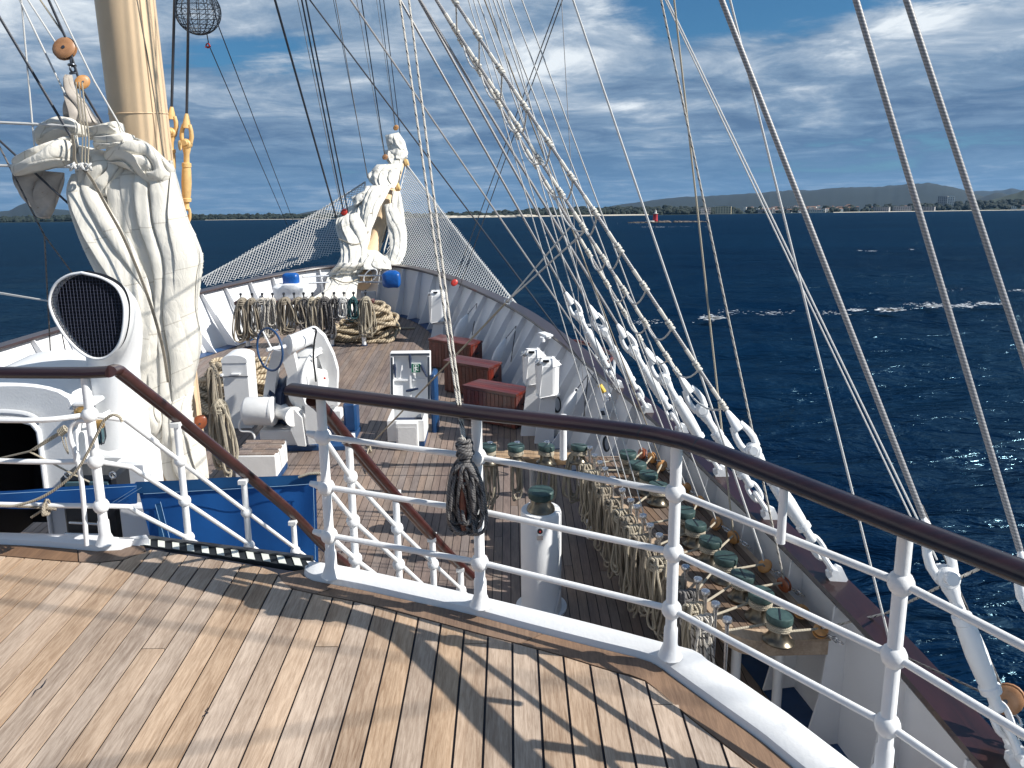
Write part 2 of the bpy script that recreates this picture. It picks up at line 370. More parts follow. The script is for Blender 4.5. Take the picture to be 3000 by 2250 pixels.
mat('white', (0.78, 0.79, 0.80), 0.38, var=0.03, vscale=3, bump=0.14, bscale=45, spec=0.45, wear=((0.60, 0.52, 0.44), 13.0, 0.735))
mat('white_worn', (0.74, 0.745, 0.745), 0.45, var=0.05, vscale=5, bump=0.2, bscale=35, wear=((0.42, 0.36, 0.30), 9.0, 0.70))
mat('white_plate', (0.74, 0.75, 0.77), 0.42, var=0.04, vscale=1.2, bump=0.15, bscale=5, wear=((0.50, 0.46, 0.42), 5.0, 0.69))
mat('white_plastic', (0.76, 0.77, 0.78), 0.3, var=0.02)
mat('grey_plastic', (0.38, 0.40, 0.43), 0.4, var=0.05)
mat('navy', (0.010, 0.022, 0.060), 0.4, var=0.2, vscale=6)
mat('navy_blue', (0.010, 0.055, 0.16), 0.45, var=0.15, vscale=5)
mat('canvas_blue', (0.004, 0.105, 0.38), 0.75, var=0.12, vscale=3.0, bump=0.25, bscale=220)
mat('canvas_hem', (0.008, 0.095, 0.27), 0.75, var=0.1, bump=0.25, bscale=220)
mat('tarp_blue', (0.006, 0.085, 0.33), 0.35, var=0.25, vscale=7, bump=0.6, bscale=14)
mat('stitch', (0.25, 0.42, 0.60), 0.8)
mat('yellow', (0.70, 0.52, 0.335), 0.45, var=0.06, vscale=2, bump=0.1, bscale=30, wear=((0.50, 0.34, 0.20), 5.0, 0.68))
mat('yellow_dark', (0.66, 0.43, 0.18), 0.5, var=0.12, vscale=14, wear=((0.30, 0.12, 0.04), 20.0, 0.66))
mat('caulk', (0.010, 0.013, 0.024), 0.7)
mat('caulk_low', (0.016, 0.017, 0.022), 0.8)
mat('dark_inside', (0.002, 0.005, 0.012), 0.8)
mat('black', (0.008, 0.010, 0.014), 0.4)
mat('hull', (0.70, 0.72, 0.75), 0.35, var=0.03)
mat('steel', (0.55, 0.57, 0.60), 0.25, metal=0.9, var=0.1, vscale=20)
mat('steel_dark', (0.10, 0.11, 0.13), 0.35, metal=0.8, var=0.15, vscale=15)
mat('bronze', (0.024, 0.048, 0.046), 0.5, metal=0.25, col2=(0.055, 0.10, 0.095), vscale=18, objvar=0.15, wear=((0.22, 0.12, 0.05), 24.0, 0.67))
mat('bronze_bare', (0.15, 0.13, 0.10), 0.28, metal=0.85, var=0.3, vscale=12)
mat('brass', (0.55, 0.34, 0.12), 0.3, metal=0.8, var=0.2, vscale=15)
mat('block_wood', (0.52, 0.25, 0.08), 0.45, var=0.35, vscale=10, objvar=0.22, coat=0.3)
mat('block_red', (0.30, 0.085, 0.035), 0.35, var=0.25, vscale=12, coat=0.3)
mat('block_dark', (0.34, 0.17, 0.08), 0.4, var=0.25, vscale=12, coat=0.2)
def sailmat(name, col, stain, seam=.55):
    """canvas: crinkles, sewn cloths (UV in metres) and grey-brown handling marks"""
    m = mat(name, col, 0.8, var=0.05, vscale=2.2, trans=0.10, wear=(stain, 2.2, 0.685)); n = m.node_tree.nodes; l = m.node_tree.links; b = n['Principled BSDF']
    uv = n.new('ShaderNodeUVMap'); sp = n.new('ShaderNodeSeparateXYZ'); l.new(uv.outputs[0], sp.inputs[0])
    def mth(op, a, c=0.0):
        q = n.new('ShaderNodeMath'); q.operation = op
        for i_, v_ in enumerate((a, c)):
            if isinstance(v_, (int, float)): q.inputs[i_].default_value = v_
            else: l.new(v_, q.inputs[i_])
        return q.outputs[0]
    fr = mth('ABSOLUTE', mth('SUBTRACT', mth('FRACT', mth('DIVIDE', sp.outputs[1], seam)), 0.5)); line_ = mth('LESS_THAN', fr, 0.012)
    src = b.inputs['Base Color'].links[0].from_socket; mx = n.new('ShaderNodeMix'); mx.data_type = 'RGBA'; l.new(mth('MULTIPLY', line_, 0.5), mx.inputs[0]); l.new(src, mx.inputs[6]); mx.inputs[7].default_value = (col[0] * .5, col[1] * .47, col[2] * .42, 1); l.new(mx.outputs[2], b.inputs['Base Color'])
    t = n.new('ShaderNodeTexCoord'); prev = None
    for sc, st, d_, ax in ((3.2, .22, .05, (1, 1, .3)), (13.0, .26, .012, (1, 1, .45)), (60.0, .3, .003, (1, 1, 1))):
        mp = n.new('ShaderNodeMapping'); mp.inputs['Scale'].default_value = ax; mp.inputs['Rotation'].default_value = (0, R(18), 0); l.new(t.outputs['Object'], mp.inputs[0])
        z = n.new('ShaderNodeTexNoise'); z.inputs['Scale'].default_value = sc; z.inputs['Detail'].default_value = 2.5; z.inputs['Distortion'].default_value = .8; l.new(mp.outputs[0], z.inputs['Vector'])
        h = mth('ABSOLUTE', mth('SUBTRACT', z.outputs['Fac'], 0.5)); bp = n.new('ShaderNodeBump'); bp.inputs['Strength'].default_value = st; bp.inputs['Distance'].default_value = d_ * 2; l.new(mth('POWER', h, .7), bp.inputs['Height'])
        if prev: l.new(prev, bp.inputs['Normal'])
        prev = bp.outputs[0]
    l.new(prev, b.inputs['Normal']); return m
sailmat('sailcloth', (0.76, 0.73, 0.66), (0.46, 0.39, 0.30)); sailmat('sail_bow', (0.78, 0.755, 0.69), (0.52, 0.44, 0.30), .8)
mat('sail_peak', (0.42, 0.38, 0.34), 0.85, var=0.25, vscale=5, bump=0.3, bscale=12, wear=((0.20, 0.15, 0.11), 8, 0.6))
mat('sack', (0.74, 0.76, 0.79), 0.6, var=0.08, vscale=14, bump=0.8, bscale=25)
mat('red', (0.45, 0.03, 0.02), 0.4)
mat('tape_yellow', (0.72, 0.48, 0.07), 0.5)
mat('green_sign', (0.006, 0.14, 0.075), 0.4)
mat('sign_white', (0.75, 0.78, 0.76), 0.5)
mat('glass', (0.08, 0.14, 0.16), 0.05, spec=0.8)
mat('tape_white', (0.66, 0.68, 0.62), 0.5, var=0.06, vscale=20)
mat('tape_black', (0.012, 0.016, 0.020), 0.6)
mat('lifebuoy', (0.42, 0.075, 0.035), 0.5, var=0.1)
mat('wire_mesh', (0.045, 0.05, 0.085), 0.5)
mat('concrete', (0.55, 0.56, 0.55), 0.8, var=0.1)
wood('teak', (0.30, 0.20, 0.132), (0.60, 0.455, 0.335), objvar=0.13, gs=90, patch=((0.80, 0.82, 0.85), 0.66))
wood('teak_margin', (0.14, 0.085, 0.055), (0.26, 0.165, 0.105), objvar=0.12, gs=80)
wood('teak_low', (0.215, 0.16, 0.13), (0.36, 0.275, 0.22), objvar=0.24, gs=60, patch=((0.58, 0.60, 0.66), 0.55))
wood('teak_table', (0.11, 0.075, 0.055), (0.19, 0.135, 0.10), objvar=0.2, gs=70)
wood('table_edge', (0.30, 0.205, 0.13), (0.46, 0.34, 0.23), objvar=0.1, gs=50)
wood('mahogany', (0.060, 0.012, 0.009), (0.15, 0.030, 0.019), rough=0.4, objvar=0.2, coat=0.25, axis=0, gs=40)
wood('rail_red', (0.036, 0.0095, 0.009), (0.066, 0.017, 0.014), rough=0.3, grain=0.3, objvar=0.05, coat=0.35, axis=1, gs=30)
wood('rail_wood', (0.013, 0.0065, 0.0085), (0.027, 0.011, 0.012), rough=0.33, grain=0.3, objvar=0.05, coat=0.18, axis=0, gs=30)
wood('cap_wood', (0.017, 0.0075, 0.009), (0.036, 0.0135, 0.0145), rough=0.38, grain=0.4, objvar=0.1, coat=0.35, axis=1, gs=30)
rope('rope_cream', (0.54, 0.485, 0.38), (0.22, 0.19, 0.145), 22)
rope('rope_tan', (0.40, 0.35, 0.275), (0.14, 0.118, 0.092), 22)
rope('rope_white', (0.74, 0.74, 0.72), (0.40, 0.40, 0.40), 30)
rope('rope_fleck', (0.62, 0.59, 0.53), (0.40, 0.37, 0.33), 26, fleck=((0.012, 0.014, 0.020), 22.0))
rope('rope_grey', (0.20, 0.19, 0.185), (0.10, 0.095, 0.095), 26, fleck=((0.012, 0.013, 0.018), 22.0))
rope('rope_dark', (0.030, 0.038, 0.055), (0.012, 0.016, 0.026), 22, rough=0.6)
rope('rope_green', (0.035, 0.12, 0.13), (0.012, 0.05, 0.06), 22)
rope('hawser', (0.56, 0.47, 0.34), (0.22, 0.17, 0.11), 5)
rope('wire', (0.36, 0.355, 0.36), (0.20, 0.198, 0.204), 16, rough=0.45, relief=0.2)
rope('wire_dark', (0.045, 0.052, 0.068), (0.018, 0.022, 0.032), 20, rough=0.5)
rope('net_white', (0.72, 0.72, 0.70), (0.5, 0.5, 0.5), 10)

# ------------------------------------------------------------------ sea, coast
SEA = -9.0
def onsea(px, py):
    d = _ray(px, py); t = (SEA - EYE.z) / d.z; return EYE + d * t
def far(px, py, dist):            # world point at a horizontal distance
    d = _ray(px, py); return EYE + d * (dist / math.hypot(d.x, d.y))
def raw(name, vs, fs, mats, smooth=True, mi=None):
    me = bpy.data.meshes.new(name); me.from_pydata(vs, [], fs)
    for m in (mats if isinstance(mats, (list, tuple)) else [mats]): me.materials.append(M(m))
    if mi: me.polygons.foreach_set('material_index', mi)
    me.polygons.foreach_set('use_smooth', [smooth] * len(me.polygons)); me.update()
    o = bpy.data.objects.new(name, me); COL.objects.link(o); return o

def make_sea_mat():
    m = bpy.data.materials.new('sea_water'); m.use_nodes = True; n = m.node_tree.nodes; l = m.node_tree.links; b = n['Principled BSDF']
    n.remove(b); b = n.new('ShaderNodeBsdfDiffuse'); gl = n.new('ShaderNodeBsdfGlossy'); gl.inputs['Roughness'].default_value = 0.17; fz = n.new('ShaderNodeFresnel'); fz.inputs['IOR'].default_value = 1.333
    lim = n.new('ShaderNodeMath'); lim.operation = 'MULTIPLY'; lim.inputs[1].default_value = 0.115; gl.inputs['Color'].default_value = (0.45, 0.80, 1.0, 1); l.new(fz.outputs[0], lim.inputs[0]); mxs = n.new('ShaderNodeMixShader'); l.new(lim.outputs[0], mxs.inputs[0]); l.new(b.outputs[0], mxs.inputs[1]); l.new(gl.outputs[0], mxs.inputs[2]); l.new(mxs.outputs[0], n['Material Output'].inputs[0])
    t = n.new('ShaderNodeTexCoord'); prev = None
    for (sx, sy, sc, st, dist) in ((0.40, 1.0, 0.26, 1.0, 1.5), (0.45, 1.0, 0.9, 1.0, 0.5), (0.55, 1.0, 3.0, 0.6, 0.08)):
        mp = n.new('ShaderNodeMapping'); mp.inputs['Scale'].default_value = (sx, sy, 1); mp.inputs['Rotation'].default_value = (0, 0, R(14)); l.new(t.outputs['Object'], mp.inputs[0])
        z = n.new('ShaderNodeTexNoise'); z.inputs['Scale'].default_value = sc; z.inputs['Detail'].default_value = 4; z.inputs['Roughness'].default_value = 0.55; z.inputs['Distortion'].default_value = 0.6; l.new(mp.outputs[0], z.inputs['Vector'])
        bp = n.new('ShaderNodeBump'); bp.inputs['Strength'].default_value = st; bp.inputs['Distance'].default_value = dist; l.new(z.outputs['Fac'], bp.inputs['Height'])
        if prev: l.new(prev, bp.inputs['Normal'])
        prev = bp.outputs[0]
    for q_ in (b, gl, fz): l.new(prev, q_.inputs['Normal'])
    mp = n.new('ShaderNodeMapping'); mp.inputs['Scale'].default_value = (0.006, 0.02, 1); l.new(t.outputs['Object'], mp.inputs[0])
    z = n.new('ShaderNodeTexNoise'); z.inputs['Scale'].default_value = 1; z.inputs['Detail'].default_value = 5; l.new(mp.outputs[0], z.inputs['Vector'])
    rp = n.new('ShaderNodeValToRGB'); rp.color_ramp.elements[0].position = 0.35; rp.color_ramp.elements[1].position = 0.68; rp.color_ramp.elements[0].color = (0.0008, 0.0062, 0.020, 1); rp.color_ramp.elements[1].color = (0.0014, 0.0115, 0.031, 1)
    l.new(z.outputs['Fac'], rp.inputs[0]); l.new(rp.outputs[0], b.inputs['Color'])
    _M['sea_water'] = m
make_sea_mat()
mat('foam', (0.78, 0.82, 0.86), 0.7)
def make_sea():
    nr = 430; rad = 4.0 * np.exp(np.linspace(0, math.log(28000 / 4.0), nr))
    az = np.concatenate([np.radians(np.linspace(-50, 55, 760)), np.radians(np.linspace(58, 307, 60))]); na = len(az)
    rr, aa = np.meshgrid(rad, az, indexing='ij'); x = rr * np.sin(aa); y = rr * np.cos(aa)
    rg = np.random.RandomState(3); z = np.zeros_like(x)
    for lam, amp, th in ((26, .16, .25), (15, .12, -.2), (9.5, .09, .5), (7, .075, .05), (4.6, .05, -.45), (3.4, .04, .3)):
        for q in range(2):
            t = th + rg.uniform(-.25, .25); k = 2 * math.pi / (lam * rg.uniform(.85, 1.15)); ph = rg.uniform(0, 6.28)
            s = np.sin(k * (x * math.sin(t) + y * math.cos(t)) + ph + .5 * np.sin(k * .23 * (x * math.cos(t) - y * math.sin(t)) + ph * 2))
            fade = np.clip((lam * 40 - rr) / (lam * 30), 0, 1)
            z += amp * 1.0 * (1 - 2 * np.abs(s)) * .40 * fade + amp * .9 * s * fade
    z += SEA
    vs = np.stack([x, y, z], -1).reshape(-1, 3)
    i = np.arange(nr - 1)[:, None] * na; j = np.arange(na)[None, :]; jn = (j + 1) % na
    f = np.stack([i + j, i + jn, i + na + jn, i + na + j], -1).reshape(-1, 4)
    me = bpy.data.meshes.new('sea'); me.vertices.add(len(vs)); me.vertices.foreach_set('co', vs.ravel().astype(np.float32))
    me.loops.add(f.size); me.loops.foreach_set('vertex_index', f[:, ::-1].ravel().astype(np.int32)); me.polygons.add(len(f))
    me.polygons.foreach_set('loop_start', np.arange(0, f.size, 4, dtype=np.int32)); me.polygons.foreach_set('use_smooth', np.ones(len(f), dtype=bool))
    me.materials.append(M('sea_water')); me.update(calc_edges=True); me.validate()
    o = bpy.data.objects.new('sea', me); COL.objects.link(o); tag(o, kind='structure')
make_sea()

def make_foam():
    rg = random.Random(11); vs = []; fs = []
    def fleck(c, a, bb):
        o = len(vs); n = 7; th = rg.uniform(-.2, .2)
        for k in range(n):
            q = 2 * math.pi * k / n; r = rg.uniform(.45, 1.1); px, py = math.cos(q) * a * r, math.sin(q) * bb * r
            vs.append((c.x + px * math.cos(th) - py * math.sin(th), c.y + px * math.sin(th) + py * math.cos(th), c.z))
        fs.append(list(range(o, o + n)))
    for (px, py, w, h, num, big) in ((2090, 945, 40, 12, 60, .12), (2150, 928, 90, 8, 40, .1), (1905, 958, 60, 10, 60, .1), (2265, 930, 60, 8, 50, .12), (2430, 930, 60, 7, 40, .12),
                                (2500, 921, 30, 3, 40, .2), (2609, 921, 38, 5, 130, .28), (2690, 905, 60, 12, 50, .12), (2735, 908, 30, 6, 90, .2), (2820, 908, 40, 9, 90, .18),
                                (2885, 902, 35, 4, 90, .22), (2938, 903, 14, 3, 60, .25), (2790, 860, 60, 6, 25, .1), (2980, 862, 40, 4, 30, .15), (2085, 946, 34, 5, 110, .22), (1740, 968, 30, 5, 60, .15), (1630, 1030, 70, 6, 20, .07), (2550, 741, 30, 1, 14, .35),
                                (2520, 740, 5, 1, 10, .4), (2670, 736, 12, 1, 10, .4), (1925, 665, 60, 1, 24, 1.5), (1850, 655, 60, 1, 12, 1.2), (2020, 664, 40, 1, 10, 1.0)):
        for q in range(num):
            c = onsea(px + rg.gauss(0, 1) * w * .45, py + rg.gauss(0, 1) * h * .45); c.z += .52 if py > 700 else .05
            s = big * rg.uniform(.3, 1.1) * (.8 if py > 700 else 1); fleck(c, s * rg.uniform(1, 3), s * rg.uniform(.8, 1.6))
    o = raw('sea_foam', vs, fs, 'foam'); tag(o, 'white foam of small breaking crests on the dark sea', 'foam', kind='stuff')
make_foam()

mat('scrub', (0.020, 0.034, 0.020), 0.9, var=0.45, vscale=0.02)
mat('forest', (0.008, 0.016, 0.013), 0.9, col2=(0.019, 0.030, 0.021), vscale=0.05)
mat('hillgreen', (0.0075, 0.017, 0.020), 0.95, col2=(0.012, 0.023, 0.025), vscale=0.004)
mat('sandy', (0.46, 0.42, 0.35), 0.9, var=0.12, vscale=0.02)
mat('rock', (0.14, 0.11, 0.085), 0.9, var=0.4, vscale=0.3)
mat('wall_white', (0.74, 0.72, 0.67), 0.8, objvar=0.25, var=0.05, vscale=.1)
mat('wall_cream', (0.66, 0.54, 0.34), 0.8, var=0.05, vscale=.1)
mat('wall_grey', (0.34, 0.33, 0.33), 0.8, objvar=0.2, var=0.05, vscale=.1)
mat('roof_tile', (0.30, 0.15, 0.09), 0.8, objvar=0.2, var=0.1, vscale=.3)
mat('pane_dark', (0.03, 0.04, 0.055), 0.2)
mat('light_red', (0.48, 0.035, 0.045), 0.5, var=0.1)
def ridge(name, prof, dist, depth_, m, rough=0.0, step=6, seed=1):
    """a range of hills: crest drawn by (pixel x, height above the sea in pixels); real metres at its distance"""
    xs = list(range(int(prof[0][0]), int(prof[-1][0]) + 1, step)); top = np.interp(xs, [p[0] for p in prof], [p[1] for p in prof])
    vs = []; fs = []; rows = [(0.0, 0.0), (.25, .45), (.5, .8), (.75, .97), (1.0, 1.0), (1.5, .7), (2.0, 0.0)]; n = len(rows)
    for i, x in enumerate(xs):
        d0 = _ray(x, 640); d = Vector((d0.x, d0.y)).normalized(); h = top[i] * dist / FPX
        for a, b in rows:
            q = dist + depth_ * (a - 1.0); j = noise.noise(Vector((x * .05, a * 3, seed))) * rough * h
            vs.append((EYE.x + d.x * q, EYE.y + d.y * q, SEA - 1 + max(0, h * b + j * (1 if b > 0 else 0)) + (12 if b > 0 else 0)))
        if i:
            for k in range(n - 1): fs.append(((i - 1) * n + k, i * n + k, i * n + k + 1, (i - 1) * n + k + 1))
    o = raw(name, vs, fs, m); return tag(o, kind='structure')
# heights are pixels above the sea horizon
ridge('hills', [(1720, 0), (1800, 20), (1900, 31), (1990, 40), (2100, 42), (2200, 46), (2300, 52), (2360, 51), (2450, 56), (2500, 57), (2560, 56), (2640, 60), (2700, 63), (2760, 56), (2830, 40), (2900, 22), (2990, 6), (3040, 0)], 11000, 2500, 'hillgreen', .05, 8, 2)
ridge('hills', [(2700, 0), (2800, 36), (2860, 42), (2900, 40), (2960, 46), (3030, 30), (3200, 30), (3400, 0)], 17000, 2500, 'hillgreen', .05, 8, 5)
ridge('hills', [(2800, 0), (2860, 22), (2910, 38), (2935, 34), (2990, 22), (3040, 8), (3080, 0)], 9000, 1200, 'hillgreen', .05, 6, 7)
ridge('hills', [(2800, 0), (2860, 12), (2950, 30), (3000, 42), (3100, 55), (3300, 40), (3500, 0)], 5600, 900, 'scrub', .08, 6, 9)
ridge('hills', [(-120, 0), (-40, 18), (30, 22), (60, 34), (95, 44), (130, 34), (160, 26), (230, 20), (330, 4), (380, 0)], 12000, 2000, 'hillgreen', .05, 6, 3)
ridge('hills', [(830, 0), (880, 8), (930, 17), (975, 17), (1010, 8), (1050, 0)], 9000, 1200, 'hillgreen', .05, 6, 4)
def strip(name, pts, m, h0, width, kind='structure', label=None):
    vs = []; fs = []
    for i, (px, dist) in enumerate(pts):
        d0 = _ray(px, 640); d = Vector((d0.x, d0.y)).normalized()
        for a, b in ((0, -1.5), (.02, h0 * .4), (.25, h0), (1, h0 * 1.6)): q = dist + width * a; vs.append((d.x * q, d.y * q, SEA + b))
        if i:
            for k in range(3): fs.append(((i - 1) * 4 + k, i * 4 + k, i * 4 + k + 1, (i - 1) * 4 + k + 1))
    o = raw(name, vs, fs, m); return tag(o, kind=kind)
SHORE = [(-500, 4600), (0, 4450), (600, 3900), (1000, 3300), (1300, 3000), (1700, 3100), (2000, 3300), (2300, 3700), (2800, 4300), (3300, 4700), (3800, 5200)]
strip('land', SHORE, 'scrub', 2.0, 2500)
SX = [p[0] for p in SHORE]; SD = [p[1] for p in SHORE]
def beach(a, b, h, w):
    strip('beach', [(x, np.interp(x, SX, SD) - 12) for x in np.linspace(a, b, 30)], 'sandy', h, w)
beach(1290, 1900, 3.0, 90); beach(2440, 3100, 1.6, 60); beach(600, 1200, 1.2, 40)
def dunes():
    rg = random.Random(5); mb = MB()
    for q in range(46):
        x = rg.uniform(1300, 1560); d = np.interp(x, SX, SD) + rg.uniform(5, 70); p = far(x, 640, d); s = rg.uniform(6, 17)
        mb.ball((p.x, p.y, SEA + 2), 1, 7, 4, (s * 1.8, s * 1.5, s * .45))
    o = raw('sand_dunes', [tuple(p) for p in mb.v], mb.f, 'sandy'); tag(o, 'pale sand dunes behind the far beach', 'dunes', kind='stuff')
dunes()
def woods():
    rg = random.Random(9); mb = MB()
    tops = [(-200, 15), (0, 15), (200, 18), (400, 17), (700, 17), (1000, 14), (1300, 15), (1450, 17), (1560, 23), (1700, 25), (1850, 24), (1950, 25), (2050, 22), (2150, 18), (2300, 18), (2500, 20), (2700, 22), (2900, 26), (3100, 30)]
    tx = [t[0] for t in tops]; th = [t[1] for t in tops]
    for q in range(2600):
        x = rg.uniform(-180, 3150)
        if 2150 < x < 2560 and rg.random() < .72: continue
        if 2560 <= x < 3000 and rg.random() < .5: continue
        back = rg.random(); d = np.interp(x, SX, SD) + 60 + back * 420
        p = far(x, 640, d); hh = np.interp(x, tx, th) * d / FPX * (.45 + .55 * back); s = rg.uniform(7, 15) * (.8 if back < .3 else 1.1)
        z = SEA + max(3, hh - s * rg.uniform(.6, 1.3))
        o = len(mb.v); mb.ball((p.x, p.y, z), 1, 6, 4, (s * rg.uniform(1, 1.6), s, s * rg.uniform(.7, 1.1)))
        for k in range(o, len(mb.v)): mb.v[k] += Vector((rg.uniform(-2, 2), rg.uniform(-2, 2), rg.uniform(-2.5, 2.5)))
    o = raw('woods', [tuple(p) for p in mb.v], mb.f, 'forest', smooth=False); tag(o, 'dark low wood along the whole far shore', 'woods', kind='stuff')
woods()
def house(px, w, h, dist, rise, m, lab, name='shore_house', group='pale houses of the far town', roof=None, win=(0, 0), dp=None):
    """w, h in metres; rise: metres of its foot above the sea"""
    d0 = _ray(px, 640); d = Vector((d0.x, d0.y)).normalized(); p = Vector((EYE.x + d.x * dist, EYE.y + d.y * dist, SEA + rise)); a = math.atan2(-d.x, d.y) + random.Random(px).uniform(-.35, .35)
    t = bpy.data.objects.new(name, None); COL.objects.link(t); t.location = p; t.rotation_euler = (0, 0, a); tag(t, lab, 'building', group); dp = dp or w * .7
    def part(nm, mb, mm): o = raw(nm, [tuple(q) for q in mb.v], mb.f, mm, False); o.parent = t; return o
    part('wall', MB().box((0, 0, h / 2 - 3), (w, dp, h + 6)), m)
    if roof: part('roof', MB().box((0, 0, h + 1.2), (w * 1.06, dp * 1.06, 2.4), taper=.45), roof)
    else: part('roof', MB().box((0, 0, h + .35), (w * 1.02, dp * 1.02, .7)), m)
    if win[0]:
        for i in range(win[0]):
            for j in range(win[1]):
                part('window', MB().box((-w / 2 + w * (i + .5) / win[0], -dp / 2 - .12, h * (j + .45) / win[1]), (w / win[0] * .5, .5, h / win[1] * .5)), 'pane_dark')
    return t
rg = random.Random(21)
for q in range(110):
    x = rg.choice([rg.uniform(2160, 2520), rg.uniform(2160, 2480), rg.uniform(2480, 3020)]); d = np.interp(x, SX, SD) + rg.uniform(90, 750)
    rise = 4 + (d - np.interp(x, SX, SD)) * (.024 if x < 2480 else .028); w = rg.uniform(13, 30)
    house(round(x), w, rg.uniform(6, 13), d, rise, rg.choice(['wall_white', 'wall_white', 'wall_white', 'wall_grey']), 'small pale house among the trees of the far town', roof=rg.choice([None, 'roof_tile', 'roof_tile']), win=(3, 2) if w > 22 else (0, 0))
house(2118, 62, 26, 3420, 4, 'wall_cream', 'cream four-storey hotel block on the far shore behind the lighthouse', 'hotel', None, win=(6, 4), dp=26)
house(2062, 44, 22, 3460, 5, 'wall_grey', 'grey low block just left of the cream hotel', 'apartment_block', None, win=(5, 3))
t_ = house(2757, 44, 66, 4650, 6, 'wall_grey', 'tall grey tower block rising above the far town', 'tower_block', None, win=(5, 8), dp=30)
house(2778, 30, 62, 4640, 6, 'wall_white', 'pale round-cornered tower beside the grey tower block', 'tower_block', None, win=(3, 8), dp=30)
for (x, w, h, lab) in ((2390, 60, 10, 'long low white shed on the far quay left of the thick wire'), (2580, 70, 17, 'long grey shore block with dark windows behind the thick wires'), (2640, 76, 20, 'wide grey apartment block beside the far beach'), (2705, 90, 16, 'long three-storey block below the grey tower')):
    house(x, w, h, np.interp(x, SX, SD) + 60, 4, 'wall_grey' if h > 12 else 'wall_white', lab, 'apartment_block', None, win=(8, 3 if h > 12 else 1), dp=20)
# lighthouse on its islet
P_ = onsea(1925, 652); mb = MB(); rg = random.Random(2)
for q in range(150):
    a = rg.uniform(-1, 1); p = P_ + Vector((a * 44 + 12, rg.uniform(-8, 8), 0)); s = rg.uniform(.8, 2.2) * (1.15 - abs(a) * .7)
    o_ = len(mb.v); mb.ball((p.x, p.y, SEA + .2), 1, 6, 4, (s * 1.7, s * 1.3, s * .8))
o_ = raw('islet_rocks', [tuple(p) for p in mb.v], mb.f, 'rock', False); tag(o_, 'low rocky islet under the red lighthouse', 'rocks', kind='stuff')
LT = bpy.data.objects.new('lighthouse', None); COL.objects.link(LT); LT.location = (P_.x - 2, P_.y, SEA + 1); tag(LT, 'small red lighthouse with white lantern on a rocky islet', 'lighthouse')
def lpart(nm, mb, mm): o = raw(nm, [tuple(q) for q in mb.v], mb.f, mm); o.parent = LT; return o
lpart('tower', MB().lathe([(2.9, -1), (2.7, 2), (2.4, 8.4), (2.5, 8.6)], n=16), 'light_red')
lpart('gallery', MB().lathe([(3.0, 8.6), (3.0, 9.0)], n=16), 'wall_white'); lpart('lantern', MB().lathe([(1.3, 9.0), (1.3, 11.4)], n=12), 'wall_white'); lpart('dome', MB().lathe([(1.6, 11.4), (1.3, 12.2), (.3, 13.0)], n=12), 'wall_grey')
lpart('plinth', MB().box((-6, 0, .4), (9, 6, 1.2)), 'concrete')

# ------------------------------------------------------------------ hull outline
_HY = [-3, 0, 4.6, 6.2, 8.4, 10.55, 14.5, 17.1, 19.5, 21.1, 22.3, 23.0, 23.3]
_HW = [7.4, 7.3, 7.0, 6.82, 6.45, 6.05, 5.12, 4.38, 3.36, 2.55, 1.75, 1.0, 0.02]
def capz(y): return -1.25 + 0.05 * sstep(16, 24, y)
def halfw(y): return float(np.interp(y, _HY, _HW))
def flare(y): return 0.60 * sstep(6, 14, y) * (1 - .75 * sstep(19, 23, y))
def hull_line(n=10):              # (half width, y) from aft to the stem
    return spline([(w, y, 0) for w, y in zip(_HW, _HY)], n)
HL = hull_line()
def deckpt(p):                    # foot of the bulwark under a cap point
    f = flare(p.y); k = sstep(21.5, 23.3, p.y); return Vector((max(0.02, p.x - f), p.y - .12 * k, 0))

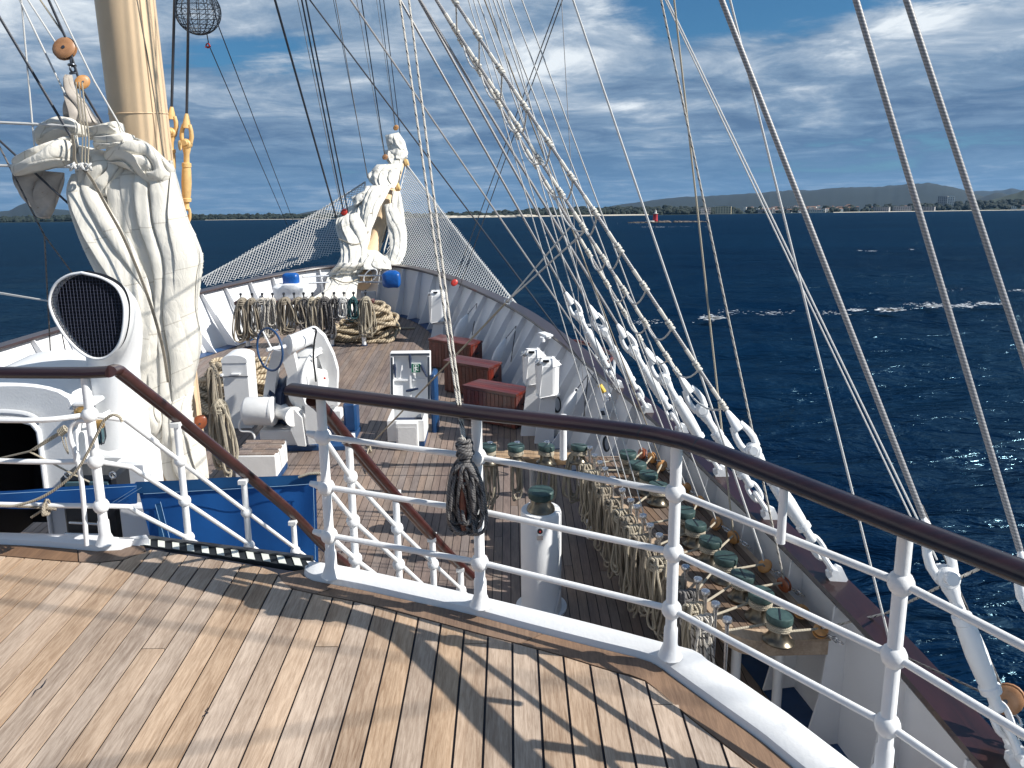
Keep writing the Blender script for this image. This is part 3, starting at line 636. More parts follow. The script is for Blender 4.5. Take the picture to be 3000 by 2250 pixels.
# lower deck: dark caulked base, blue waterway, planks
def lowdeck():
    mb = MB(); L = [deckpt(p) for p in HL]; poly = [(CX + p.x, p.y) for p in L] + [(CX - p.x, p.y) for p in reversed(L)]
    mb.prism(poly, ZL - .30, ZL - .006); d = mb.build('lower_deck', 'caulk_low', smooth=False); tag(d, kind='structure'); sub(d)
    ww = MB()
    for s in (-1, 1):
        for a, b in zip(L[:-1], L[1:]):
            ia, ib = max(0, a.x - .30), max(0, b.x - .30)
            ww.add([(CX + s * a.x, a.y, ZL + .012), (CX + s * b.x, b.y, ZL + .012), (CX + s * ib, b.y - .04, ZL + .012), (CX + s * ia, a.y - .04, ZL + .012)], [(0, 1, 2, 3)])
    ww.build('waterway', 'navy_blue', d, smooth=False)
    ys = [p.y for p in L if True]; xs = [p.x for p in L]
    def edge(x):                  # forward end of a plank at offset x from the centreline
        x = abs(x) + .30
        for a, b in zip(reversed(L[:-1]), reversed(L[1:])):
            if b.x <= x <= a.x: t = (a.x - x) / max(1e-6, a.x - b.x); return a.y + (b.y - a.y) * t
        return None
    PW = .104; pcs = []; rg = random.Random(4)
    i0 = -int(6.9 / PW)
    for i in range(i0, -i0):
        xa, xb = i * PW + .0045, (i + 1) * PW - .0045; ya, yb = edge(xa), edge(xb)
        if ya is None or yb is None: continue
        y = 4.9 + rg.uniform(0, 1.5) - 1.6
        while y < min(ya, yb) - .1:
            y2 = y + rg.uniform(3.2, 6.5); e1 = e2 = y2 - .008
            if y2 > min(ya, yb) - .6: y2 = 99; e1, e2 = ya, yb
            zt = ZL + rg.uniform(-.0008, .0012)
            pcs.append(((CX + xa, y), (CX + xb, y), (CX + xb, e2), (CX + xa, e1), zt)); y = y2
    def key(p): c = Vector(((p[0][0] + p[1][0]) / 2, (p[0][1] + min(p[2][1], 24)) / 2, ZL)); px, py = proj(c); return (0 if -200 < px < 2300 and 850 < py < 2300 else 1, depth(c) / max(.5, (p[2][1] - p[0][1])) ** .5)
    pcs.sort(key=key); rest = MB()
    for q, p in enumerate(pcs):
        m = MB() if q < 290 else rest; m.prism(p[:4], ZL - .03, p[4])
        if q < 290: m.build('deck_plank', 'teak_low', d, smooth=False)
    r = rest.build('deck_planking', 'teak_low', d, smooth=False); tag(r, kind='stuff')
lowdeck()

# bulwarks with frames and wooden cap rail
def bulwark(s, lab):
    t = thing('bulwark', lab, 'bulwark', (CX + s * 5, 10, ZL)); pl = MB(); L = HL; n = 0
    secs = []
    for p in L:
        d = deckpt(p); cz = capz(p.y); o = .07
        cap = Vector((CX + s * p.x, p.y, cz)); ft = Vector((CX + s * d.x, d.y, ZL - .35)); low = Vector((CX + s * max(.02, d.x - flare(p.y) * .9), d.y - .5 * sstep(20, 24, p.y), ZL - 3.0)); wl_ = Vector((CX + s * max(.02, d.x - flare(p.y) * 1.7), d.y - 1.2 * sstep(20, 24, p.y), SEA - SHEER * d.y - 2))
        ou = Vector((s * o, .0 + .07 * sstep(22.5, 24.2, p.y), 0)); secs.append([ft, cap, cap + ou, ft + ou, low + ou, wl_ + ou])
    k = len(secs[0]); vs = [q for sec in secs for q in sec]; fs = []
    for i in range(len(secs) - 1):
        for j in range(k - 1): fs.append((i * k + j, i * k + j + 1, (i + 1) * k + j + 1, (i + 1) * k + j))
    pl.add(vs, fs); pl.build('plating', 'white_plate', t)
    cm = MB(); prof = [(-.13, 0.004), (-.145, .03), (-.13, .058), (.13, .058), (.145, .03), (.13, .004)]; vs = []; fs = []
    for i, p in enumerate(L):
        a = L[max(0, i - 1)]; b = L[min(len(L) - 1, i + 1)]; tg = (b - a).normalized(); nr = Vector((tg.y, -tg.x))
        if i == len(L) - 1: nr = Vector((0, 1))
        for u_, h in prof:
            q = p.xy + nr * (u_ + .03); vs.append((CX + s * max(0.0, q.x), q.y, capz(p.y) + h))
    k = len(prof)
    for i in range(len(L) - 1):
        for j in range(k): fs.append((i * k + j, i * k + (j + 1) % k, (i + 1) * k + (j + 1) % k, (i + 1) * k + j))
    cm.add(vs, fs); cm.build('cap_rail', 'cap_wood', t)
    # frames: flat brackets from the deck to the rail
    acc = 0; last = None
    for i in range(1, len(L)):
        acc += (L[i] - L[i - 1]).length
        if acc < .70 or L[i].y < 2.0 or L[i].y > 23.6: continue
        acc = 0; p = L[i]; tg = (L[i] - L[i - 1]).normalized(); nr = Vector((-tg.y, tg.x, 0)); nr = nr if nr.x < 0 else -nr
        d = deckpt(p); cz = capz(p.y) - .004; A = Vector((CX + s * p.x, p.y, cz)); B = Vector((CX + s * d.x, d.y, ZL + .015)); N = Vector((s * nr.x, nr.y, 0)); T = Vector((s * tg.x, tg.y, 0)) * .02
        m = MB(); m.extr([A - N * .01, B - N * .01, B + N * .30, lerp(B, A, .35) + N * .20, A + N * .115], T); m.build('frame', 'white_plate', t, smooth=False)
    return t
BS = bulwark(1, 'starboard bulwark with shaded white plating and dark wooden cap rail')
BP = bulwark(-1, 'port bulwark with sunlit white plating and dark wooden cap rail')

# ------------------------------------------------------------------ upper deck
def px0(pts, z=0.0): return [onz(x, y, z) for x, y in pts]
# right of the stairs
MI = spline(px0([(815, 1682), (824, 1706), (850, 1722), (900, 1735), (1065, 1767), (1200, 1801), (1372, 1848), (1503, 1882), (1643, 1920), (1788, 1965), (1878, 1988), (1960, 2053), (2059, 2134), (2167, 2215), (2200, 2240)]), 6)
MO = spline(px0([(893, 1668), (888, 1682), (902, 1694), (936, 1704), (1060, 1727), (1198, 1758), (1372, 1797), (1539, 1842), (1733, 1892), (1878, 1928), (1928, 1949), (1969, 1980), (2082, 2062), (2200, 2147), (2230, 2169)]), 6)
CO = spline(px0([(905, 1655), (924, 1646), (945, 1647), (1000, 1655), (1090, 1673), (1234, 1704), (1420, 1747), (1614, 1794), (1800, 1841), (1946, 1880), (2036, 1903), (2073, 1931), (2140, 1972), (2240, 2040), (2300, 2081)], .05), 6)
def aft(L, k=3.5):                # carry the curve on past the frame, along the side of the deckhouse
    d = (L[-1] - L[-4]).normalized(); q = L[-1]; out = list(L)
    for i in range(1, 9): d = (d + Vector((-.02, -.11, 0))).normalized(); q = q + d * .45; out.append(q)
    return out
MI, MO, CO = aft(MI), aft(MO), aft(CO)
# left of the stairs and on round the port side
PORT = [(-9.8, -1.0), (-9.62, 1.2), (-9.15, 2.4), (-8.5, 3.22), (-7.5, 3.95), (-6.4, 4.44), (-5.2, 4.74)]
def port(d, z):
    o = []
    for i, p in enumerate(PORT):
        a = Vector(PORT[max(0, i - 1)]); b = Vector(PORT[min(len(PORT) - 1, i + 1)]); t = (b - a).normalized(); n = Vector((t.y, -t.x)); q = Vector(p) + n * d; o.append((q.x, q.y, z))
    return o
MIl = spline(port(.26, 0) + px0([(-420, 1622), (-200, 1618), (0, 1628), (130, 1639), (253, 1647), (334, 1645), (393, 1631), (428, 1613)]), 6)
MOl = spline(port(.10, 0) + px0([(-420, 1580), (-200, 1584), (0, 1594), (120, 1600), (253, 1611), (312, 1615), (362, 1608), (395, 1594), (412, 1583)]), 6)
COl = spline(port(0, .05) + px0([(-420, 1540), (-200, 1548), (0, 1558), (150, 1562), (280, 1566), (350, 1572), (400, 1577), (436, 1576)], .05), 6)
UD = MB(); far_ = [p for p in COl] + [p for p in CO]
poly = [(p.x, p.y) for p in far_] + [(far_[-1].x - .2, -2.6), (-9.8, -2.6)]
UD.prism(poly, -.16, -.008); ud = UD.build('upper_deck', 'caulk', smooth=False); tag(ud, kind='structure'); sub(ud)
def ribbon(A, B, n=40):
    def res(L):
        d = [0]
        for a, b in zip(L[:-1], L[1:]): d.append(d[-1] + (b - a).length)
        return [Vector([float(np.interp(t * d[-1], d, [p[i] for p in L])) for i in range(3)]) for t in np.linspace(0, 1, n)]
    return res(A), res(B)
def coam(I, O, nm):
    A, B = ribbon(I, O, 130); m = MB(); vs = []; fs = []
    for a, b in zip(A, B):
        d = (b - a); d.z = 0; d.normalize()
        for q, z in ((a, -.02), (a + d * .012, .028), (a + d * .05, .05), (b - d * .03, .062), (b, .045), (b + d * .01, -.14)): vs.append((q.x, q.y, z))
    for i in range(len(A) - 1):
        for k in range(5): fs.append((i * 6 + k, i * 6 + k + 1, (i + 1) * 6 + k + 1, (i + 1) * 6 + k))
    fs += [[k for k in range(6)], [(len(A) - 1) * 6 + k for k in range(6)]]
    m.add(vs, fs); m.build(nm, 'white', ud)
coam(MO, CO, 'coaming'); coam(MOl, COl, 'coaming')
def margin(I, O, cuts):
    A, B = ribbon(I, O, 240)
    for c0, c1 in zip(cuts[:-1], cuts[1:]):
        i0, i1 = int(c0 * 239), int(c1 * 239); m = MB(); vs = []; fs = []; idx = list(range(i0, i1 + 1, 3))
        if idx[-1] != i1: idx.append(i1)
        for i in idx:
            a, b = A[i].copy(), B[i].copy(); d = (b - a).normalized(); a += d * .005; b -= d * .006
            if i == i0 and i > 0: a += (A[i + 1] - A[i]).normalized() * .008; b += (B[i + 1] - B[i]).normalized() * .008
            vs += [(a.x, a.y, -.012), (a.x, a.y, .0), (b.x, b.y, .0), (b.x, b.y, -.012)]
        for k in range(len(idx) - 1):
            for j in range(3): fs.append((k * 4 + j, k * 4 + j + 1, (k + 1) * 4 + j + 1, (k + 1) * 4 + j))
        fs += [(0, 1, 2, 3), tuple(range(len(vs) - 4, len(vs)))[::-1]]
        m.add(vs, fs); m.build('margin_plank', 'teak_margin', ud, smooth=False)
margin(MI, MO, [0, .055, .245, .47, .62, .8, 1.0]); margin(MIl, MOl, [0, .15, .3, .45, .6, .72, .83, .905, .965, 1.0])
# straight deck planks, ends cut along the margin
NL, NR = onz(426, 1606, 0), onz(812, 1668, 0)
FRONT = [(p.x, p.y) for p in MIl] + [(NL.x, NL.y), (NR.x, NR.y)] + [(p.x, p.y) for p in MI]
def front_y(x):
    best = None
    for (ax, ay), (bx, by) in zip(FRONT[:-1], FRONT[1:]):
        if (ax - x) * (bx - x) <= 0 and abs(bx - ax) > 1e-9:
            y = ay + (by - ay) * (x - ax) / (bx - ax); best = y if best is None else min(best, y)
    return best
PW = 0.1215; rg = random.Random(14); xs0 = onz(1502, 2000, 0).x
joints = {}
for (px, py) in ((455, 1899), (1398, 1884), (923, 1894), (1921, 2063)):
    q = onz(px, py, 0); joints[math.floor((q.x - xs0) / PW)] = q.y
for i in range(-80, 10):
    xa, xb = xs0 + i * PW + .0055, xs0 + (i + 1) * PW - .0055; ya, yb = front_y(xa), front_y(xb)
    if ya is None or yb is None: continue
    ya -= .006; yb -= .006; cuts = [-2.4]
    if i in joints: cuts.append(joints[i])
    else: cuts.append(rg.uniform(-.4, 1.2))
    for k, c in enumerate(cuts):
        e1, e2 = (ya, yb) if k == len(cuts) - 1 else (cuts[k + 1] - .006,) * 2
        if c > max(e1, e2) - .03: continue
        UDp = MB(); UDp.prism([(xa, c), (xb, c), (xb, e2), (xa, e1)], -.03, rg.uniform(-.0006, .0006)); UDp.build('deck_plank', 'teak', ud, smooth=False)
for (px, py, ln) in ((115, 2015, 60), (600, 2088, 34), (1290, 1830, 16)):
    q_ = onz(px, py, .0012); m = MB(); d_ = ln / 900; rg2 = random.Random(px); L0 = [q_ + V(.012 * rg2.uniform(-1, 1) * (1 - abs(t)), d_ * t, 0) for t in np.linspace(-1, 1, 9)]; m.add([p + V(-.004 * (1.1 - abs(t)) * rg2.uniform(.6, 1.6), 0, 0) for p, t in zip(L0, np.linspace(-1, 1, 9))] + [p + V(.004 * (1.1 - abs(t)) * rg2.uniform(.6, 1.6), 0, 0) for p, t in reversed(list(zip(L0, np.linspace(-1, 1, 9))))], [list(range(18))]); m.build('scar', 'caulk', ud, smooth=False)
# bulkhead under the edge of the upper deck
m = MB(); L_ = COl + CO
for a, b in zip(L_[:-1], L_[1:]):
    if -2.62 < (a.x + b.x) / 2 < -1.1: continue
    m.add([(a.x, a.y - .12, -.15), (b.x, b.y - .12, -.15), (b.x, b.y - .12, ZL), (a.x, a.y - .12, ZL)], [(0, 1, 2, 3)])
m.build('bulkhead', 'white_plate', ud, smooth=False)
# striped stair nosing
A0, A1 = onz(402, 1598, 0), onz(890, 1664, 0); B0, B1 = onz(440, 1578, 0), onz(919, 1638, 0)
st = thing('stair_nosing', 'black and white striped metal nosing at the top of the stairs', 'nosing', tuple((A0 + A1) / 2))
m = MB(); m.extr([A0 + V(0, 0, -.03), A1 + V(0, 0, -.03), B1 + V(0, 0, -.03), B0 + V(0, 0, -.03)], (0, 0, .034)); m.build('base_plate', 'tape_black', st, smooth=False)
nS = 11
for k in range(nS):
    a, b = (k + .02) / nS, (k + .50) / nS; sh = .042
    def q(u_, v_): return lerp(lerp(A0, A1, u_), lerp(B0, B1, u_), v_) + V(0, 0, .0075)
    m = MB(); m.extr([q(a + sh * .9, .02), q(b + sh * .9, .02), q(b - sh * .5, .74), q(a - sh * .5, .74)], (0, 0, .0035)); m.build('stripe', 'tape_white', st, smooth=False)
m = MB(); m.extr([lerp(A0, B0, .76) + V(0, 0, .006), lerp(A1, B1, .76) + V(0, 0, .006), B1 + V(0, 0, .006), B0 + V(0, 0, .006)], (0, 0, .016)); m.build('metal_edge', 'steel_dark', st, smooth=False)

# ------------------------------------------------------------------ railings
def lathe_pts(prof, base): return [(r, h) for r, h in prof]
ZP = .055
POST = {'E': (310, 1590), 'D': (972, 1685), 'C': (1408, 1771), 'B': (1963, 1920), 'A': (2584, 2286)}
PB = {k: onz(x, y, ZP) for k, (x, y) in POST.items()}
ZH = 1.10
def ballpts(k, pys): return [ony(PB[k] and x, y, PB[k].y).z for x, y in pys]
HB = (.235, .515, .80)            # heights of the three rails above the deck
def post(parent, b, top=ZH - .012, hs=HB, r=.0265, ball=.047):
    m = MB(); m.lathe([(r * 2.2, 0), (r * 1.9, .012), (r * 1.25, .06), (r * 1.22, .14), (r, .15), (r, top - b.z)], b, 14); p = sub(m.build('post', 'white', parent))
    for h in hs: MB().ball((b.x, b.y, h + .055), ball, 14, 10).build('ball_joint', 'white', p)
    return p
def handrail(parent, pts, n=6, r=.0425, name='handrail', ell=(1.46, .72), m_='rail_wood'):
    L = spline(pts, n); rr = [r] * len(L); m = MB(); m.tube(L, rr, 16, ell=ell); return m.build(name, m_, parent)
RS = thing('deck_railing', 'white tube railing with dark wooden handrail along the deck edge right of the stairs', 'railing', tuple(PB['C']))
handrail(RS, [onz(x, y, ZH) for x, y in ((851, 1140), (868, 1142), (936, 1151), (1150, 1177), (1388, 1208), (1600, 1232), (1760, 1250), (1890, 1268), (1960, 1283), (2036, 1303), (2200, 1364), (2500, 1483), (2646, 1541), (2850, 1620), (3000, 1678), (3240, 1772))])
for (x, y) in ((1884, 1267), (2044, 1306)): q = onz(x, y, ZH); d = (onz(x + 20, y + 4, ZH) - q).normalized(); MB().tube([q - d * .004, q + d * .004], .0432, 16, ell=(1.46, .72)).build('scarf_joint', 'black', RS)
for k in 'DCBA': post(RS, PB[k])
S_ = onz(3240, 1772, ZH); S_.z = 0; nxt = V(S_.x, S_.y, ZP); post(RS, nxt)
path = [PB['D'], PB['C'], PB['B'], PB['A'], nxt]
for h in HB:
    for a, b in zip(path[:-1], path[1:]): MB().tube([V(a.x, a.y, h + .055), V(b.x, b.y, h + .055)], .0155, 10).build('rail', 'white', RS)
    d = (PB['D'] - PB['C']).normalized(); e = V(PB['D'].x, PB['D'].y, h + .055); m = MB(); m.tube([e, e + d * .06 + V(0, 0, .004), e + d * .10 + V(0, 0, .008)], [.018, .02, .014], 10); m.build('rail_stub', 'white', RS)
for (x, y) in ((1650, 1345), (2287, 1590)):
    q = onz(x, y, HB[2] + .055); MB().tube([q, V(q.x, q.y, ZH - .02)], .0175, 10).build('short_stanchion', 'white', RS)

RP = thing('deck_railing', 'white tube railing with dark wooden handrail left of the stairs', 'railing', tuple(PB['E']))
LH = [V(*p) for p in port(.13, ZH)] + [onz(x, y, ZH) for x, y in ((-420, 1085), (-200, 1088), (0, 1091), (150, 1092), (250, 1092), (318, 1089))]
handrail(RP, LH)
post(RP, PB['E'])
for h, (y0, y1) in zip(HB[::-1], ((1231, 1236), (1350, 1362), (1478, 1489))):
    z = h + .055; e = V(PB['E'].x, PB['E'].y, z); MB().tube(spline([V(*p) for p in port(.10, z)] + [onz(-420, y0 - 6, z), onz(-100, y0 - 2, z), onz(120, (y0 + y1) / 2 - 3, z), e], 6), .0155, 10).build('rail', 'white', RP)
L2 = onz(-300, 1575, ZP); post(RP, L2)
for p in port(.10, ZP)[1:]: post(RP, V(*p))
# thin bent stanchion beside the corner post
q = onz(254, 1597, .05); m = MB(); m.tube(spline([q, ony(240, 1420, q.y), ony(222, 1330, q.y), ony(208, 1290, q.y), ony(207, 1258, q.y), ony(222, 1237, q.y), ony(262, 1232, q.y)], 6), .014, 10); m.tube([ony(226, 1350, q.y), ony(222, 1325, q.y)], .018, 10); m.build('bent_stanchion', 'white', RP)

# stair rails run forward and down from the two corner posts
SD_ = Vector((.43, 1.0, 0)).normalized(); SN = Vector((SD_.y, -SD_.x, 0))
def stair_rail(lab, P0, hp, sts, rails, base):
    t = thing('stair_rail', lab, 'stair rail', base)
    f = lambda x, y: onpl(x, y, P0, SN)
    handrail(t, [f(*p) if not isinstance(p, Vector) else p for p in hp], 6, .040, ell=(1.1, .85), m_='rail_red')
    for top, balls in sts:
        a = f(*top); m = MB(); m.tube([a, V(a.x, a.y, a.z - 1.25)], .0225, 12); p = sub(m.build('post', 'white', t))
        MB().box((a.x, a.y, a.z - .002), (.06, .09, .03)).build('bracket', 'white_worn', p)
        for b in balls: q = f(*b); MB().ball((a.x, a.y, q.z), .041, 14, 10).build('ball_joint', 'white', p)
    for r in rails:
        L = [f(*p) if not isinstance(p, Vector) else p for p in r]; L = L + [L[-1] + (L[-1] - L[-2]).normalized() * .5]
        MB().tube(L, .0145, 10).build('rail', 'white', t)
    return t
Eb = [V(PB['E'].x, PB['E'].y, h + .055) for h in HB]; Db = [V(PB['D'].x, PB['D'].y, h + .055) for h in HB]
stair_rail('dark red wooden stair handrail on white posts, on the side of the blue canvas', PB['E'], [LH[-1], (341, 1084), (366, 1101), (440, 1160), (518, 1222), (705, 1376), (854, 1502), (949, 1600), (1015, 1655)],
    [((518, 1240), [(527, 1351), (540, 1468), (549, 1577)]), ((714, 1407), [(723, 1500), (732, 1597)]), ((859, 1527), [(870, 1611)])],
    [[Eb[2], (345, 1228), (365, 1228), (527, 1351), (723, 1500), (870, 1611)], [Eb[1], (360, 1364), (385, 1369), (540, 1468), (732, 1597)], [Eb[0], (375, 1484), (405, 1503), (549, 1577)]], tuple(PB['E']))
stair_rail('dark red wooden stair handrail on white posts, seen through the deck railing', PB['D'] - SN * .05, [(916, 1172), (926, 1180), (951, 1205), (1094, 1380), (1207, 1507), (1311, 1620), (1381, 1688)],
    [((1021, 1283), [(1026, 1398), (1035, 1525), (1040, 1638)]), ((1159, 1449), [(1164, 1547), (1171, 1651)]), ((1266, 1573), [(1270, 1651)]), ((1349, 1662), [(1352, 1728)])],
    [[Db[2], (1026, 1398), (1164, 1547), (1270, 1651), (1352, 1728)], [Db[1], (1035, 1525), (1171, 1651)], [Db[0], (1040, 1638), (1095, 1680)]], tuple(PB['D']))
# the stairs themselves
ST = thing('stairs', 'steep stairway leading down from the striped nosing to the lower deck', 'stairs', (-1.7, 5.2, ZL))
e0 = (B0 + B1) / 2
for k in range(9):
    c = V(-1.66, 4.42, 0) + SD_ * (.08 + k * .235); MB().box((c.x, c.y, -.27 * (k + 1)), (1.25, .24, .035), rz=-math.atan2(SD_.x, SD_.y)).build('tread', 'teak_margin', ST, smooth=False)
for s in (-.66, .66):
    a = V(-1.66, 4.45, 0) + SN * s; MB().extr([a + V(0, 0, -.02), a + SD_ * 2.15 + V(0, 0, ZL), a + SD_ * 1.8 + V(0, 0, ZL), a + V(0, 0, -.4)], tuple(SN * .03)).build('stringer', 'white', ST, smooth=False)

# ------------------------------------------------------------------ foremast
MX, MYb, MYt = CX, 9.75, 8.95
def mast_at(z): return V(MX, lerp(MYb, 9.3, (z - ZL) / 12), z)
ms = thing('foremast', 'thick cream yellow steel mast rising out of the picture', 'mast', tuple(mast_at(ZL)))
MB().tube([mast_at(ZL - .02), mast_at(3), mast_at(9), mast_at(24)], [.315, .31, .30, .27], 48).build('spar', 'yellow', ms)
MB().lathe([(.40, ZL), (.40, ZL + .10), (.33, ZL + .16), (.33, ZL + .2)], V(MX, MYb, 0), 40).build('collar', 'yellow', ms)
a_ = ony(420, 331, 9.3).z; m = MB(); m.torus(mast_at(a_), .312, .007, (0, 0, 1), 48, 6); m.build('weld_seam', 'yellow', ms)
m = MB(); m.tube([mast_at(z) + V(.245, -.19, 0) for z in (ZL, 0, 3, 9, 14)], .012, 6); m.build('cable_pipe', 'yellow', ms)

# ------------------------------------------------------------------ sails
def pleat(t, sk=0.0):             # rounded ridges, narrow deep valleys
    f = t - math.floor(t); f = f ** (1 + sk) if sk >= 0 else 1 - (1 - f) ** (1 - sk); return abs(math.sin(math.pi * f)) ** .62
def bundle(mb, rows, nf, amp, D, seed=0, nu=150, per=9, sway=.35, wr=.012, pinch=True):
    """gathered cloth: rows of ((left px), (right px), depth y); pleats run from row to row, the back is closed"""
    Ls = spline([(r[0][0], r[0][1], r[2]) for r in rows], per); Rs = spline([(r[1][0], r[1][1], r[2]) for r in rows], per); m = len(Ls); vs = []; fs = []; uvs = []; run = 0.0; pa = None
    rg = random.Random(seed); ph = [rg.uniform(0, 1) for _ in range(4)]; nb = nu // 3; w = nu + nb
    for i in range(m):
        v_ = i / (m - 1); a = ony(Ls[i].x, Ls[i].y, Ls[i].z); b = ony(Rs[i].x, Rs[i].y, Rs[i].z); W_ = (b - a).length; ax = (b - a) / max(W_, 1e-6); run += ((a + b) / 2 - pa).length if pa is not None else 0; pa = (a + b) / 2
        tg = (ony(Ls[min(m - 1, i + 1)].x, Ls[min(m - 1, i + 1)].y, Ls[i].z) - ony(Ls[max(0, i - 1)].x, Ls[max(0, i - 1)].y, Ls[i].z)); nr = ax.cross(tg)
        nr = nr.normalized() if nr.length > 1e-6 else V(0, -1, 0)
        if nr.y > 0: nr = -nr
        e = (1 - .75 * (max(0, 1 - v_ * 9) ** 2 + max(0, 1 - (1 - v_) * 9) ** 2)) if pinch else 1
        for k in range(nu):
            u_ = k / (nu - 1); s_ = u_ * nf + ph[0] + sway * math.sin(v_ * 5.3 + ph[1] * 6 + u_ * 2) + .55 * noise.noise(Vector((u_ * 3.1, v_ * 2.2, seed * 3.7)))
            A = amp * (.55 + .75 * noise.noise(Vector((math.floor(s_) * 1.7, v_ * 1.6, seed + 5)))  + .35) * e
            pl = pleat(s_, .45 * math.sin(math.floor(s_) * 2.1 + seed)); bulge = math.sin(math.pi * u_) ** .55
            q = a + ax * (u_ * W_) + nr * (D * bulge * e + A * (pl - .55) * min(1, bulge * 2.2))
            q += ax * (A * .5 * math.cos(math.pi * 2 * (s_ - math.floor(s_))) * bulge)
            wv = noise.noise(Vector((q.x * 7, q.z * 2.6 + seed, q.y * 7))); w2 = noise.noise(Vector((q.x * 3.1 + q.z * 4, seed + 9, q.z * 3 - q.x * 2)))
            q += nr * (wr * wv + wr * 1.5 * (1 - 2.5 * abs(w2)) * .5)
            vs.append(q); uvs.append((u_ * W_ + .001, run + .25 * u_))
        for k in range(nb):
            u_ = 1 - (k + 1) / (nb + 1); vs.append(a + ax * (u_ * W_) - nr * (D * .55 * math.sin(math.pi * u_) ** .6 * e)); uvs.append((u_ * W_, run))
    for i in range(m - 1):
        for k in range(w): fs.append((i * w + k, i * w + (k + 1) % w, (i + 1) * w + (k + 1) % w, (i + 1) * w + k))
    fs += [list(range(w)), [(m - 1) * w + k for k in range(w)][::-1]]
    mb.add(vs, fs, uvs); return mb
sb = mast_at(ZL); S1 = thing('furled_staysail', 'large cream sail gathered in long folds and lashed in front of the mast', 'sail', tuple(sb))
Y = 8.75
def cloth(name, m, parent, bs):
    mb = MB()
    for b in bs: bundle(mb, *b[0], **(b[1] if len(b) > 1 else {}))
    o = mb.build(name, m, parent); return o
cloth('hanging_folds', 'sailcloth', S1, [
 ([[((280, 470), (505, 470), Y), ((275, 540), (525, 540), Y), ((290, 640), (552, 640), Y), ((330, 740), (592, 745), Y), ((370, 850), (592, 800), Y), ((392, 950), (582, 900), Y), ((408, 1060), (590, 1010), Y), ((440, 1160), (572, 1110), Y), ((470, 1250), (560, 1200), Y), ((500, 1330), (585, 1290), Y)], 6.6, .21, .18, 3], dict(nu=260, per=14, sway=.55, wr=.007)),
 ([[((212, 510), (268, 500), Y - .2), ((212, 580), (300, 560), Y - .22), ((232, 670), (352, 650), Y - .24), ((265, 750), (398, 740), Y - .24), ((312, 830), (440, 830), Y - .22), ((360, 920), (466, 930), Y - .2), ((374, 1000), (482, 1030), Y - .16), ((382, 1100), (492, 1130), Y - .1), ((420, 1190), (500, 1210), Y - .08)], 3.9, .16, .10, 8], dict(nu=170, per=14, sway=.45, wr=.007)),
 ([[((470, 1150), (570, 1130), Y - .05), ((480, 1230), (560, 1220), Y - .1), ((478, 1300), (596, 1290), Y - .12), ((480, 1370), (612, 1380), Y - .1), ((500, 1425), (612, 1425), Y - .05)], 3.4, .10, .16, 11], dict(nu=90)),
 ([[((392, 1140), (430, 1140), Y - .18), ((394, 1190), (462, 1185), Y - .26), ((418, 1240), (476, 1235), Y - .28), ((440, 1290), (474, 1280), Y - .2), ((462, 1322), (474, 1318), Y - .1)], 1.2, .05, .05, 5], dict(nu=50))])
cloth('bunched_top', 'sailcloth', S1, [
 ([[((255, 372), (262, 412), Y - .25), ((300, 362), (312, 402), Y - .3), ((338, 355), (352, 395), Y - .28), ((360, 362), (366, 388), Y - .2)], 1.1, .05, .09, 2], dict(nu=50)),
 ([[((272, 400), (280, 440), Y - .3), ((320, 396), (335, 432), Y - .34), ((362, 388), (378, 424), Y - .3), ((392, 396), (398, 412), Y - .2)], 1.4, .05, .08, 4], dict(nu=50)),
 ([[((330, 405), (300, 480), Y - .2), ((390, 402), (360, 490), Y - .22), ((435, 420), (400, 510), Y - .2), ((475, 455), (440, 540), Y - .12), ((515, 495), (500, 560), Y)], 2.6, .09, .12, 6], dict(nu=100)),
 ([[((228, 425), (345, 450), Y - .15), ((224, 470), (360, 490), Y - .2), ((232, 520), (350, 540), Y - .2), ((262, 560), (350, 590), Y - .15)], 4.2, .08, .12, 9], dict(nu=120)),
 ([[((38, 470), (44, 516), Y - .3), ((80, 446), (90, 508), Y - .36), ((130, 424), (140, 498), Y - .36), ((180, 402), (190, 486), Y - .3), ((226, 395), (232, 470), Y - .2)], 2.4, .08, .12, 12], dict(nu=100)),
 ([[((116, 400), (120, 430), Y - .05), ((126, 360), (140, 425), Y - .08), ((165, 342), (180, 412), Y - .1), ((205, 345), (215, 405), Y - .1), ((255, 362), (255, 400), Y - .1)], 1.6, .06, .12, 14], dict(nu=70))])
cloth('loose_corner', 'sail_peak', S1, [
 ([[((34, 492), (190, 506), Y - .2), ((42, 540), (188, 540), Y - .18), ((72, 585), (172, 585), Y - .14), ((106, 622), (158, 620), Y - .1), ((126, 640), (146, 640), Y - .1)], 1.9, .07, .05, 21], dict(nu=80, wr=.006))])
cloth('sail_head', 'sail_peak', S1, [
 ([[((192, 218), (212, 220), Y), ((194, 262), (222, 262), Y - .02), ((190, 300), (256, 305), Y - .04), ((188, 335), (278, 338), Y - .06), ((186, 372), (312, 368), Y - .06)], 2.6, .05, .07, 31], dict(nu=80, wr=.008))])

